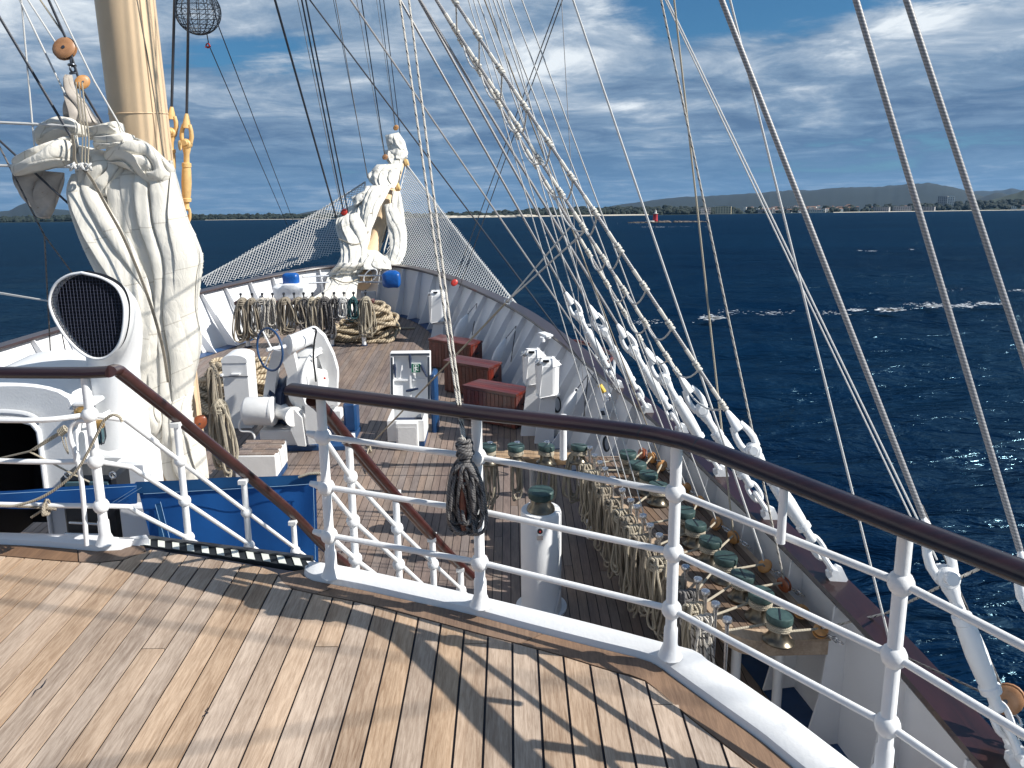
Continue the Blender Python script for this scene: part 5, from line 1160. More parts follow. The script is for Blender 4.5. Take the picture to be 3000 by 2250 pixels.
for (x, y) in ((978, 1172), (986, 1210)): MB().bbox(tuple(ony(x, y, 12.9)), (.2, .2, .16), .02).build('gear_case', 'white_worn', wn_t)
MB().bbox(tuple(ony(1030, 1215, 13.1)), (.22, .3, .5), .04).build('blue_cover', 'navy_blue', wn_t)

ht = thing('escape_hatch', 'white escape hatch with its lid open, showing a green exit sign', 'hatch', (ony(1195, 1300, 12.6).x, 12.95, ZL)); YH = 12.62
hx0, hx1 = ony(1134, 1255, YH).x, ony(1243, 1255, YH).x; zt = ony(1190, 1232, YH).z; hd = .62; w_ = hx1 - hx0
for (cx, cy, sx, sy) in (((hx0 + hx1) / 2, YH + .02, w_, .04), ((hx0 + hx1) / 2, YH + hd, w_, .04), (hx0 + .02, YH + hd / 2, .04, hd), (hx1 - .02, YH + hd / 2, .04, hd)): MB().bbox((cx, cy, (zt + ZL) / 2 + .05), (sx if sx < .1 else sx - .002, sy if sy < .1 else sy - .085, zt - ZL - .1), .008).build('coaming', 'white_worn', ht)
MB().box(((hx0 + hx1) / 2, YH + hd / 2, ZL + .15), (w_ - .08, hd - .04, .3)).build('shaft', 'navy', ht); MB().box(((hx0 + hx1) / 2, YH + hd / 2 + .01, ZL + .05), (w_ - .02, hd - .01, .1)).build('plinth', 'navy_blue', ht)
dx0, dx1 = ony(1160, 1270, YH - .12).x, ony(1224, 1270, YH - .12).x; dz = ony(1190, 1240, YH - .12).z; MB().bbox(((dx0 + dx1) / 2, YH - .07, (dz + ZL + .03) / 2), (dx1 - dx0, .13, dz - ZL - .03), .008).build('front_box', 'white_worn', ht)
MB().box(((dx0 + dx1) / 2 + .005, YH - .137, (dz + ZL) / 2), (dx1 - dx0 - .06, .008, dz - ZL - .12)).build('front_panel', 'white_worn', ht, smooth=False)
YLd = YH + hd + .03; lx0, lx1 = ony(1140, 1100, YLd).x, ony(1259, 1100, YLd).x; lz0, lz1 = zt + .02, ony(1200, 1042, YLd).z; lc = ((lx0 + lx1) / 2, YLd + .07, (lz0 + lz1) / 2); lw, lh = lx1 - lx0, lz1 - lz0
LK = .24
lid = sub(MB().bbox((lc[0], YLd + .10, lc[2]), (lw, .06, lh), .01).lean(lz0, LK).build('lid', 'white', ht))
for (cx, cz, sx, sz) in ((lc[0], lz1 - .03, lw, .06), (lc[0], lz0 + .03, lw, .06), (lx0 + .03, lc[2], .06, lh - .122), (lx1 - .03, lc[2], .06, lh - .122)): MB().bbox((cx, YLd + .03, cz), (sx, .085, sz), .008).lean(lz0, LK).build('gasket_frame', 'white', lid); MB().box((cx, YLd - .014, cz), (sx - .02 if sx > .1 else .035, .008, sz - .02 if sz > .1 else .035)).lean(lz0, LK).build('gasket', 'steel_dark', lid)
MB().box((lc[0], YLd + .045, lc[2]), (.03, .05, lh - .13)).lean(lz0, LK).build('rib', 'white', lid); MB().box((lc[0] - lw / 4 + .006, YLd + .05, lc[2] - .02), (lw / 2 - .08, .038, .03)).lean(lz0, LK).build('rib', 'white', lid); MB().box((lc[0] + lw / 4 - .006, YLd + .05, lc[2] - .02), (lw / 2 - .08, .038, .03)).lean(lz0, LK).build('rib', 'white', lid)
for (x0, y0, x1, y1) in ((1196, 1046, 1199, 1086), (1152, 1074, 1155, 1112), (1230, 1076, 1249, 1110), (1188, 1149, 1224, 1142)):
    a, b = ony(x0, y0, YLd - .02), ony(x1, y1, YLd - .02); MB().tube([a, lerp(a, b, .35), b], [.016, .026, .014], 8).lean(lz0, LK).build('dog_handle', 'navy', lid)
sx0, sz0 = ony(1204, 1097, YLd).x, ony(1204, 1097, YLd).z; sx1, sz1 = ony(1228, 1073, YLd).x, ony(1228, 1073, YLd).z; sw, sh = sx1 - sx0, sz1 - sz0
MB().box(((sx0 + sx1) / 2, YLd + .004, (sz0 + sz1) / 2), (sw + .02, .02, sh + .02)).lean(lz0, LK).build('sign_plate', 'sign_white', lid); MB().box(((sx0 + sx1) / 2, YLd - .008, (sz0 + sz1) / 2), (sw, .004, sh)).lean(lz0, LK).build('exit_sign', 'green_sign', lid)
def SG(u_, v_): return V(sx0 + sw * u_, YLd - .0125, sz0 + sh * v_)
m = MB()
def bar(a, b, t_): a, b = SG(*a), SG(*b); d = (b - a).normalized(); n = V(-d.z, 0, d.x) * t_ * sw / 2; m.extr([a - n, b - n, b + n, a + n], (0, .003, 0))
for a, b in (((.22, .10), (.22, .90)), ((.22, .90), (.78, .90)), ((.78, .90), (.78, .16)), ((.22, .10), (.5, .10))): bar(a, b, .05)
for a, b, t_ in (((.50, .66), (.44, .42), .16), ((.44, .42), (.58, .30), .10), ((.58, .30), (.74, .22), .09), ((.45, .40), (.38, .16), .10), ((.50, .64), (.64, .52), .08), ((.64, .52), (.72, .58), .07), ((.48, .66), (.34, .56), .08), ((.34, .56), (.30, .44), .07)): bar(a, b, t_)
c_ = SG(.47, .78); m.extr([c_ + V(math.cos(a) * sw * .075, 0, math.sin(a) * sw * .075) for a in [2 * math.pi * k / 10 for k in range(10)]], (0, .003, 0)); m.lean(lz0, LK); m.build('running_figure', 'sign_white', lid, smooth=False)
MB().bbox((lx1 + .05, YLd + .22, (lz0 + ZL) / 2 + .25), (.10, .42, 1.05), .03).build('side_cover', 'navy_blue', ht)

# mahogany chests against the starboard bulwark
def chest(lab, FL, FR, BR, BL, zt):
    P = [onz(x, y, zt) for x, y in (FL, FR, BR, BL)]; t = thing('wooden_chest', lab, 'chest', (P[0].x, P[0].y, ZL), 'red wooden chests on the foredeck'); H = zt - ZL
    MB().prism([(p.x, p.y) for p in P], ZL + .02, zt - .03).build('core', 'mahogany', t, smooth=False)
    for a, b in ((P[0], P[1]), (P[1], P[2])):
        d = (b - a); d.z = 0; L = d.length; d.normalize(); nrm = V(d.y, -d.x, 0); n = max(3, round(L / .085))
        for k in range(n): q0 = a + d * (L * k / n + .004); q1 = a + d * (L * (k + 1) / n - .004); MB().prism([(q0 + nrm * .012).xy, (q1 + nrm * .012).xy, (q1 - nrm * .01).xy, (q0 - nrm * .01).xy], ZL + .03, zt - .05).build('slat', 'mahogany', t, smooth=False)
    c = sum(P, V(0, 0, 0)) / 4; Q = [c + (p - c) * 1.04 for p in P]; n = 5
    for k in range(n):
        f0, f1 = k / n + .006, (k + 1) / n - .006; q = [lerp(Q[0], Q[3], f0), lerp(Q[1], Q[2], f0), lerp(Q[1], Q[2], f1), lerp(Q[0], Q[3], f1)]; MB().prism([p.xy for p in q], zt - .03, zt + .012).build('lid_plank', 'mahogany', t, smooth=False)
    e = (P[1] + P[2]) / 2; d = (P[2] - P[1]).normalized(); MB().box((e.x + .03, e.y, zt - .22), (.03, .12, .03), rz=math.atan2(d.y, d.x) - math.pi / 2).build('handle', 'black', t)
    return t
chest('farthest red wooden chest, nearest the bow', (1257, 994), (1377, 1012), (1411, 999), (1293, 981), ZL + .62)
chest('middle red wooden chest of the three by the starboard bulwark', (1301, 1057), (1429, 1079), (1468, 1062), (1338, 1041), ZL + .62)
chest('nearest red wooden chest, just behind the pin table', (1357, 1130), (1510, 1157), (1552, 1136), (1408, 1112), ZL + .62)

# hose boxes and fittings along the starboard bulwark
def hose_box(lab, px, py, y, w=.34, h=.62, d=.24, ped=True, rz=.0):
    c = ony(px, py, y); t = thing('hose_box', lab, 'box', (c.x, c.y, ZL), 'rounded white boxes by the starboard bulwark')
    b_ = MB(); b_.bbox((c.x, c.y, c.z), (w, d, h), .075, rz); bo_ = b_.build('case', 'white_plastic', t)
    md = bo_.modifiers.new('round', 'BEVEL'); md.width = .045; md.segments = 4; md.limit_method = 'ANGLE'
    MB().box((c.x - .03, c.y - d / 2 + .01, c.z + h / 2 - .012), (.10, .05, .03), rz).build('latch', 'black', t)
    if ped: MB().extr([V(c.x - .10, c.y - .02, c.z - h / 2 + .06), V(c.x + .13, c.y - .02, c.z - h / 2 + .06), V(c.x + .10, c.y - .02, ZL), V(c.x - .22, c.y - .02, ZL)], (0, .10, 0)).build('pedestal', 'white_plate', t, smooth=False)
    return t
hose_box('rounded white box on a pedestal near the bow, behind the red chests', 1282, 900, 19.6, .42, .80, .3)
hose_box('rear one of the two white rounded boxes beside the nearest chest', 1562, 1078, 13.1, .34, .62, .26)
hose_box('front one of the two white rounded boxes beside the nearest chest', 1604, 1108, 12.75, .36, .66, .28)
def fender(lab, px, py, r, ln, tilt, m_='white_plastic'):
    c = onbul(px, py, .75); A = Vector((tilt, .25, 1)).normalized(); t = thing('fender', lab, 'fender', tuple(c), 'white fenders hung on the starboard bulwark')
    MB().lathe([(.02, -ln / 2), (r * .55, -ln * .42), (r * .95, -ln * .2), (r, 0), (r * .8, ln * .25), (r * .4, ln * .42), (.03, ln / 2)], c, 16, tuple(A), 1, .6).build('body', m_, t)
    MB().torus(c + A * (ln / 2 + .02), .028, .008, (0, 1, 0), 12, 6).build('eye', 'white', t); MB().tube([c + A * ln / 2, c + A * (ln / 2 + .15) + V(.15, .1, .1), c + A * .1 + V(.2, .1, -.3)], .009, 6).build('lanyard', 'rope_dark', t)
fender('far white fender hanging by the farthest chest', 1352, 960, .15, .68, .5)
fender('middle white fender hanging behind the middle chest', 1462, 1035, .13, .66, .5)
fender('near white fender hanging beside the black ring', 1668, 1190, .12, .50, .45)
def ring_chock(lab, px, py, r):
    c = onbul(px, py, .30); t = thing('ring_chock', lab, 'chock', tuple(c), 'round black fairleads in the starboard bulwark'); MB().torus(c, r, r * .18, (1, -.5, .25), 26, 8).build('ring', 'black', t); MB().lathe([(r * .9, -.01), (r * .9, .01)], c, 22, (1, -.5, .25)).build('plate', 'grey_plastic', t)
ring_chock('larger black ring beside the two white boxes', 1631, 1184, .125); ring_chock('smaller black ring further aft above the pin table', 1776, 1301, .095); ring_chock('black ring in the bow plating beside the far white box', 1291, 938, .13)
c = onbul(1770, 1215, .3); t = thing('wall_lamp', 'small white bulkhead lamp on the starboard bulwark', 'lamp', tuple(c)); MB().bbox(tuple(c), (.16, .30, .12), .04).build('housing', 'white_plastic', t); MB().box((c.x - .03, c.y - .1, c.z + .062), (.05, .16, .008)).build('slot', 'black', t)
# fairlead gap and outboard platform
c = onz(1598, 992, -1.19); t = thing('roller_chock', 'white roller chock on the starboard rail', 'chock', tuple(c)); MB().bbox((c.x, c.y, c.z + .075), (.16, .30, .04), .01, .5).build('top_plate', 'white', t)
for s in (-.12, .12): MB().lathe([(.05, -.02), (.05, .06)], V(c.x + s * .5, c.y + s, c.z), 12).build('roller', 'white', t)
pf = thing('boarding_platform', 'red railed platform hung outboard of the starboard rail', 'platform', tuple(onz(1700, 1010, -1.5)))
L_ = [onz(x, y, -1.35) for x, y in ((1628, 1000), (1690, 1000), (1748, 1015), (1800, 1042), (1782, 1062), (1732, 1066))]; MB().tube(L_, .035, 10).build('rail', 'mahogany', pf)
for p in L_[1:5]: MB().tube([p, p + V(0, 0, -.5)], .022, 8).build('post', 'white', pf)
MB().tube([L_[0] + V(.0, 0, -.4), L_[2] + V(0, 0, -.4), L_[4] + V(0, 0, -.4)], .02, 8).build('lower_rail', 'white', pf)
MB().prism([p.xy for p in L_], -1.95, -1.88).build('floor', 'white_plate', pf, smooth=False)

# bow: fife rail, coils, sacks
YF = 19.3
fr = thing('fife_rail', 'fife rail with belaying pins across the foredeck, hung with rope coils', 'fife rail', (ony(890, 1000, YF).x, YF, ZL)); zf = -1.42
a_, b_ = ony(690, 905, YF).x, ony(1098, 905, YF).x; MB().bbox(((a_ + b_) / 2, YF, zf), (b_ - a_, .20, .09), .02).build('rail', 'mahogany', fr)
for px in (722, 970, 1064): MB().tube([V(ony(px, 950, YF).x, YF, zf), V(ony(px, 950, YF).x, YF, ZL)], .05, 12).build('leg', 'white', fr); MB().lathe([(.085, 0), (.085, .03)], V(ony(px, 950, YF).x, YF, ZL), 14).build('foot', 'navy', fr)
PX = (707, 740, 770, 800, 833, 863, 891, 917, 948, 980, 1009, 1037, 1072)
for px in PX: q = V(ony(px, 890, YF).x, YF, zf); MB().lathe([(.010, -.22), (.014, -.05), (.016, .10), (.018, .17), (.034, .19), (.036, .22), (.01, .235)], q, 10).build('belaying_pin', 'steel_dark', fr)
G = 'rope coils hung on the fife rail'
for i, (px, w, ln, lo, r, m_, lab) in enumerate((
    (714, .50, 1.05, 15, .018, 'rope_tan', 'thick tan rope coil at the left end of the fife rail'), (772, .58, .98, 14, .016, 'rope_fleck', 'wide speckled rope coil behind the handwheel'), (803, .26, .8, 7, .014, 'rope_fleck', 'thin speckled coil between the wide speckled and the tan coil'), (838, .50, .92, 14, .018, 'rope_tan', 'tan rope coil right of the handwheel on the fife rail'),
    (878, .40, .66, 12, .016, 'rope_tan', 'short tan coil in the middle of the fife rail'), (917, .44, .85, 12, .017, 'rope_cream', 'cream coil left of the long grey coil on the fife rail'), (955, .46, 1.02, 15, .017, 'rope_grey', 'long grey speckled coil above the winch drum'), (1008, .46, .52, 13, .011, 'rope_white', 'loose white thin coil on the fife rail'), (1038, .34, .6, 10, .012, 'rope_green', 'small green rope coil on the fife rail'), (1074, .44, 1.0, 12, .016, 'rope_cream', 'cream coil at the right end of the fife rail'),
    (742, .40, 1.0, 11, .017, 'rope_tan', 'long tan coil just left of the wide speckled coil'), (788, .3, .95, 9, .015, 'rope_fleck', 'narrow speckled coil tucked beside the wide speckled one'), (897, .36, .9, 11, .016, 'rope_grey', 'grey coil between the short tan and the cream coil'), (936, .34, .92, 11, .016, 'rope_tan', 'tan coil just left of the long grey coil'), (985, .30, .6, 8, .014, 'rope_grey', 'short grey coil left of the loose white coil'))):
    coil('rope_coil', lab, (ony(px, 890, YF).x, YF - .13, zf + .12), w, ln, lo, r, m_, 40 + i, G, dep=.16)
heap('mooring_rope', 'thick mooring rope heaped behind the right end of the fife rail', (ony(1100, 960, 19.9).x, 20.0, ZL), .55, .55, .75, 24, .048, 'hawser', 3)
heap('mooring_rope', 'thick mooring rope heaped under the fife rail in shade', (ony(1010, 990, 19.6).x, 19.9, ZL), .7, .35, .35, 14, .04, 'hawser', 5)
heap('mooring_rope', 'thick mooring rope heaped behind the tall white locker', (ony(700, 1200, 14.9).x, 14.7, ZL), .80, .55, .78, 30, .048, 'hawser', 8)
m = MB(); m.tube(spline([tuple(onz(x, y, ZL + .03)) for x, y in ((1108, 965), (1125, 968), (1140, 965), (1180, 962), (1215, 961))], 5), .028, 7); tag(m.build('mooring_line', 'rope_cream'), 'pale mooring line lying across the planks to the bulwark', 'rope')
def lump(name, lab, cat, px, py, y, s, m_, seed, nz=.25):
    c = ony(px, py, y); m = MB(); m.ball(c, 1, 26, 18, s)
    for i, p in enumerate(m.v):
        d = p - c; k = 1 + nz * noise.noise(Vector((p.x * 4 + seed, p.y * 4, p.z * 4))) + nz * .5 * noise.noise(Vector((p.x * 11, p.y * 11, p.z * 11 + seed))); q = Vector([math.copysign(abs(d[j] / s[j]) ** .6, d[j]) * s[j] for j in range(3)]); m.v[i] = c + q * k
    return tag(m.build(name, m_), lab, cat)
lump('blue_bag', 'blue covered bag fixed to the bow bulwark left of the sail', 'bag', 853, 818, 21.0, (.22, .14, .17), 'tarp_blue', 1, .12); lump('blue_bag', 'blue covered bag fixed to the bow bulwark right of the sail', 'bag', 1148, 818, 21.9, (.25, .15, .22), 'tarp_blue', 4, .14)
lump('white_sack', 'lumpy white sack lying behind the fife rail coils', 'sack', 858, 855, 20.9, (.42, .25, .24), 'sack', 7, .3)
br = thing('pipe_rail', 'grey pipe rails and ring frame inside the bow, right of the sail', 'pipe rail', tuple(ony(1085, 850, 22.2)))
for y in (807, 826): MB().tube([ony(1050, y, 22.3), ony(1120, y + 1, 22.1)], .022, 8).build('pipe', 'steel', br)
MB().torus(ony(1085, 808, 22.4), .24, .018, (0, 1, .1), 24, 6, 1, .55).build('ring_frame', 'white', br); MB().bbox(tuple(ony(1080, 870, 22.0)), (.42, .06, .3), .02).build('panel', 'grey_plastic', br)
bl = thing('pipe_rail', 'pipe rails inside the bow, left of the sail', 'pipe rail', tuple(ony(930, 850, 22)))
for y in (811, 830): MB().tube([ony(885, y, 21.6), ony(962, y - 3, 22.2)], .022, 8).build('pipe', 'steel_dark', bl)
c = onz(606, 985, ZL); t = thing('bollard', 'white horn bollard by the port bulwark', 'bollard', tuple(c)); MB().lathe([(.34, 0), (.30, .05), (.15, .14), (.12, .35), (.2, .42), (.2, .46)], c, 20).build('horn', 'white', t); MB().lathe([(.38, .0), (.38, .02)], c, 20).build('foot', 'navy_blue', t)
MB().lathe([(.01, 0)], c, 3) if False else None

# coils on the foremast
coil('rope_coil', 'long tan coil hanging on the mast, upper of the two', (ony(602, 1085, 9.3).x + .02, 9.45, ony(602, 1085, 9.3).z), .16, 1.15, 5, .018, 'rope_tan', 71, 'rope coils on the mast', dep=.12)
coil('rope_coil', 'cream coil hanging low on the mast beside the canvas', (ony(625, 1188, 9.2).x, 9.35, ony(625, 1188, 9.2).z), .34, .95, 8, .018, 'rope_cream', 72, 'rope coils on the mast', dep=.14)
disc_block('mast_block', 'dark red block hanging on the mast beside the coils', ony(585, 1238, 9.2), .09, (.4, -1, 0), 'block_red')

# ------------------------------------------------------------------ white pillar with bronze cap
c = onz(1586, 1778, ZL); ph = ony(1586, 1492, c.y).z - ZL; pr_ = .215
pp = thing('vent_pillar', 'white cylindrical pillar with a green bronze cap beside the pin table', 'pillar', tuple(c))
MB().lathe([(pr_ * 1.28, 0), (pr_ * 1.28, .02), (pr_ * 1.02, .022), (pr_, .06), (pr_, ph - .03), (pr_ * .95, ph)], c, 36).build('body', 'white', pp)
MB().lathe([(pr_ * .70, ph), (pr_ * .66, ph + .03), (pr_ * .50, ph + .07), (pr_ * .46, ph + .13)], c, 30).build('neck', 'bronze_bare', pp); MB().lathe([(pr_ * .5, ph + .12), (pr_ * .62, ph + .14), (pr_ * .64, ph + .20), (pr_ * .58, ph + .215), (.02, ph + .22)], c, 30).build('cap', 'bronze', pp)
MB().extr([V(c.x + pr_ * .55, c.y - pr_ * 1.2, ZL + .02), V(c.x + pr_ * .9, c.y - pr_ * .5, ZL + .02), V(c.x + pr_ * .9, c.y - pr_ * .5, ZL + .26)], (.012, .006, 0)).build('bracket', 'white', pp, smooth=False)
q = ony(1582, 1555, c.y - pr_); MB().lathe([(.028, 0), (.028, .012)], V(q.x, c.y - pr_ - .008, q.z), 14, (0, -1, 0)).build('socket', 'black', pp); MB().lathe([(.010, 0), (.010, .006)], V(q.x, c.y - pr_ - .021, q.z), 10, (0, -1, 0)).build('red_light', 'red', pp); MB().box((q.x, c.y - pr_ - .002, q.z - .075), (.06, .012, .045)).build('name_plate', 'steel', pp)

# ------------------------------------------------------------------ pin table along the starboard bulwark
ZT = -1.50
def inner_x(y): return lerp(1.74, .80, (y - 5.85) / (9.65 - 5.85))
def outer_x(y): return CX + halfw(y) - flare(y) * .25 - .14
tb = thing('pin_table', 'wooden pin table along the starboard bulwark carrying green capstans', 'pin table', (1.8, 7.8, ZL))
ys_ = np.linspace(6.02, 9.70, 10); poly = [(inner_x(y), y) for y in ys_] + [(outer_x(y), y) for y in ys_[::-1]] ; poly += [(outer_x(5.83) - .02, 5.83), (inner_x(5.83) + .18, 5.82), (inner_x(5.83) + .07, 5.86), (inner_x(5.9) + .02, 5.93)]
MB().prism(poly, ZT - .13, ZT - .012).build('slab', 'table_edge', tb, smooth=False)
poly2 = [(p[0] + (.05 if p[0] < 1.9 and i < 10 else -.05), p[1]) for i, p in enumerate(poly)]
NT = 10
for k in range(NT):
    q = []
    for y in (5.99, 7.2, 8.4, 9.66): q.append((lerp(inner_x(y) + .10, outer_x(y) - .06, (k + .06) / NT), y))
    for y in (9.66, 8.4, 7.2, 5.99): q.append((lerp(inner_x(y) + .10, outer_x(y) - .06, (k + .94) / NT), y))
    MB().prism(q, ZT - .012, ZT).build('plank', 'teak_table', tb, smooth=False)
MB().prism([(inner_x(y), y) for y in ys_] + [(inner_x(y) + .095, y) for y in ys_[::-1]], ZT - .012, ZT + .003).build('edge_board', 'table_edge', tb, smooth=False)
q5 = [(inner_x(5.99), 5.985), (outer_x(5.99), 5.985), (outer_x(5.84), 5.835), (inner_x(5.84) + .17, 5.825), (inner_x(5.84) + .07, 5.865), (inner_x(5.9) + .015, 5.93)]; MB().prism(q5, ZT - .012, ZT + .003).build('edge_board', 'table_edge', tb, smooth=False)
for (x, y) in ((inner_x(6.1) + .18, 6.12), (inner_x(8.0) + .15, 8.0), (inner_x(9.5) + .12, 9.5), (outer_x(6.2) - .25, 6.15)): MB().tube([V(x, y, ZT - .13), V(x, y, ZL)], .042, 12).build('leg', 'white', tb)
# cross rail at its forward end
cr = thing('cross_rail', 'wooden cross rail with pins joining the forward end of the pin table', 'pin rail', (.2, 9.75, ZL)); MB().bbox((.17, 9.78, ZT - .05), (1.38, .30, .10), .015).build('rail', 'table_edge', cr)
for x in (-.40, .25): MB().tube([V(x, 9.78, ZT - .1), V(x, 9.78, ZL)], .04, 12).build('leg', 'white', cr)

cap_px = ((1839, 1329), (1868, 1360), (1900, 1390), (1929, 1421), (2006, 1498), (2038, 1537), (2081, 1584), (2126, 1634), (2176, 1686), (2230, 1740), (2284, 1806))
HC = .235
def capstan_at(c, lab, first=[None], k=1.0):
    if first[0] is None:
        t = thing('capstan', lab, 'capstan', tuple(c), 'green bronze capstans on the pin table'); t.location = wpt(c); pr = [(.125, 0), (.125, .012), (.10, .03), (.078, .07), (.070, .11), (.074, .155), (.092, .168), (.104, .178), (.107, .224), (.100, .235), (.01, .236)]
        MB().lathe(pr[:6], (0, 0, 0), 22).build('drum', 'bronze_bare', t, local=True); MB().lathe(pr[5:], (0, 0, 0), 22).build('head', 'bronze', t, local=True)
        m = MB()
        P = [V((.088 + .003 * math.sin(i)) * math.cos(i * .5), .088 * math.sin(i * .5), .112 + i * .0013) for i in range(40)]; m.tube(P, .0125, 6); m.build('rope_turns', 'rope_cream', t, local=True)
        MB().box((0, 0, .2365), (.19, .012, .006)).build('slot', 'black', t, local=True); first[0] = t; return t
    return copy_tree(first[0], c, rnd.uniform(0, 3), lab)
caps = []
ORD = ['eleventh', 'tenth', 'ninth', 'eighth', 'seventh', 'sixth', 'fifth', 'fourth', 'third', 'second', 'first']
for i, (px, py) in enumerate(cap_px):
    c = onz(px, py, ZT + HC - .02); c.z = ZT; caps.append(c); capstan_at(c, ORD[i] + ' green bronze capstan counting from the near end of the pin table')
for i, px in enumerate((1430, 1511, 1600, 1697)):
    c = onz(px, 1308, ZT + HC - .02); c.z = ZT; capstan_at(c, ('leftmost', 'second', 'third', 'rightmost')[i] + ' green capstan of the four on the cross rail')
pin_px = ((1742, 1331), (1758, 1351), (1773, 1370), (1795, 1397), (1823, 1432), (1848, 1462), (1866, 1480), (1884, 1507), (1905, 1535), (1932, 1564), (1960, 1598), (2009, 1657), (2045, 1693), (2067, 1729), (2097, 1765), (2131, 1810))
pins = []; HPN = .24
def pin_at(c, lab, group, first=[None]):
    if first[0] is None:
        t = MB().lathe([(.012, -.26), (.016, -.05), (.016, .14), (.019, .19), (.036, .205), (.041, .22), (.036, .238), (.01, .245)], (0, 0, 0), 12).build('belaying_pin', 'steel', local=True); t.location = wpt(c); tag(t, lab, 'belaying pin', group); first[0] = t; return t
    o = copy_tree(first[0], c, 0, lab); o['group'] = group; return o
GP = 'steel belaying pins along the inner edge of the pin table'; GC = 'rope coils hung along the pin table'
nth = ['sixteenth', 'fifteenth', 'fourteenth', 'thirteenth', 'twelfth', 'eleventh', 'tenth', 'ninth', 'eighth', 'seventh', 'sixth', 'fifth', 'fourth', 'third', 'second', 'first']
cm = ['rope_cream', 'rope_cream', 'rope_tan', 'rope_tan', 'rope_tan', 'rope_cream', 'rope_tan', 'rope_cream', 'rope_tan', 'rope_tan', 'rope_cream', 'rope_tan', 'rope_grey', 'rope_cream', 'rope_fleck', 'rope_tan']
for i, (px, py) in enumerate(pin_px):
    c = onz(px, py, ZT + HPN); c.z = ZT; pins.append(c); pin_at(c, 'steel belaying pin, ' + nth[i] + ' from the near end of the pin table', GP)
    if i == 15: continue
    dirv = (inner_x(5.85) - inner_x(9.65), 5.85 - 9.65); rg = random.Random(100 + i)
    coil('rope_coil', {'rope_cream': 'cream', 'rope_tan': 'tan', 'rope_grey': 'grey speckled', 'rope_fleck': 'black flecked'}[cm[i]] + ' rope coil on the ' + nth[i] + ' pin from the near end of the pin table', (c.x - .10, c.y, ZT + .12), rg.uniform(.2, .34), rg.uniform(.62, .92), rg.choice([7, 8, 9]), .0125, cm[i], 200 + i, GC, dirv=dirv, dep=.12)
for i, px in enumerate((1430, 1511, 1600)):
    c = onz(px, 1330, ZT + .16); q = V(c.x + .02, 9.58, ZT); pin_at(q, ('left', 'middle', 'right')[i] + ' steel pin on the near side of the cross rail', 'steel pins on the cross rail')
    coil('rope_coil', ('left', 'middle', 'right')[i] + ' cream coil hanging on the cross rail', (q.x, 9.55, ZT + .12), .26, (.80, .62, .72)[i], 7, .0125, 'rope_cream', 300 + i, 'cream coils on the cross rail', dep=.1)
for i, px in enumerate((1697, 1728)):
    c = onz(px, 1308, ZT + HPN); c.z = ZT; pin_at(c, ('left', 'right')[i] + ' of the two bright pins at the corner of pin table and cross rail', 'corner pins of the pin table')
coil('rope_coil', 'cream coil hanging at the corner of pin table and cross rail', (pins[0].x - .22, 9.5, ZT + .1), .22, .66, 7, .0125, 'rope_cream', 320, GC, dep=.1)
# blocks at the outer edge of the table
blk_px = ((1882, 1324), (1911, 1336), (1939, 1360), (2009, 1426), (2047, 1465), (2099, 1528), (2149, 1568), (2241, 1652), (2298, 1706), (2348, 1785), (2404, 1842))
bm = ['block_red', 'block_wood', 'block_wood', 'block_wood', 'block_wood', 'block_wood', 'block_wood', 'block_wood', 'block_red', 'block_wood', 'block_wood']
blks = []
bl_lab = ['red brown block farthest forward beside the capstans', 'orange block beside the farthest capstan', 'orange block, third from the forward end of the table', 'bright orange block just right of the middle railing post', 'bright orange block, fifth from the forward end of the table', 'orange block, sixth from the forward end of the table', 'orange block, seventh from the forward end of the table', 'orange brown upright block, eighth from the forward end of the table', 'dark red brown block beside the second capstan from the near end', 'pale orange block beside the nearest capstan', 'pale orange block nearest the end of the pin table']
for i, (px, py) in enumerate(blk_px):
    c = onz(px, py, ZT + .09); blks.append(c); rv = random.Random(i * 7 + 1); nx_ = onz(blk_px[i][0] + 40, blk_px[i][1] + 30, ZT + .03)
    disc_block('rigging_block', bl_lab[i], c - V(0, 0, .02), .068 if i > 2 else .07, (-.5 + rv.uniform(-.5, .5), -.75 + rv.uniform(-.3, .3), .3 + rv.uniform(-.3, .5)) if i < 9 else (.1, -.3, 1), bm[i], 'wooden blocks along the pin table', tail=nx_)
# hauling lines: pin, capstan, block
for i, c in enumerate(caps):
    p = pins[min(len(pins) - 1, [0, 1, 3, 5, 7, 9, 10, 12, 13, 14, 15][i])]; b = blks[[0, 1, 2, 3, 4, 5, 6, 7, 8, 9, 10][i]]; d = (c - p); d.z = 0; d.normalize(); n = V(-d.y, d.x, 0)
    m = MB(); m.tube([p + V(0, 0, .13), c + n * .078 + V(0, 0, .11)], .0105, 7); m.tube([c - n * .078 + V(0, 0, .13), b], .0105, 7); tag(m.build('hauling_line', 'rope_cream'), 'cream hauling line wound on the ' + ORD[i] + ' capstan from the near end', 'rope', 'hauling lines on the capstans')

# coil hung on the railing by its own belaying pin
q = ony(1362, 1440, PB['C'].y - .12); pn = MB(); a_, b_ = ony(1352, 1366, q.y - .05), ony(1358, 1552, q.y - .05); pn.tube([a_, lerp(a_, b_, .3), lerp(a_, b_, .36), lerp(a_, b_, .9), b_], [.016, .020, .015, .019, .012], 12); tag(pn.build('belaying_pin', 'mahogany'), 'dark wooden belaying pin holding the grey coil on the railing', 'belaying pin')
coil('rope_coil', 'grey black-flecked rope coil hung on the near railing', (q.x + .004, q.y - .02, ony(1362, 1352, q.y).z), .20, .36, 24, .0085, 'rope_grey', 90, dep=.085, n=8)
m = MB(); rg = random.Random(3)
for k in range(9): cc = ony(1362, 1290 + k * 9, q.y); m.torus(cc + V(rg.uniform(-.004, .004), 0, 0), .024 + .012 * math.sin(k * .5), .0115, (rg.uniform(-.5, .5), rg.uniform(-.3, .3), 1), 16, 8)
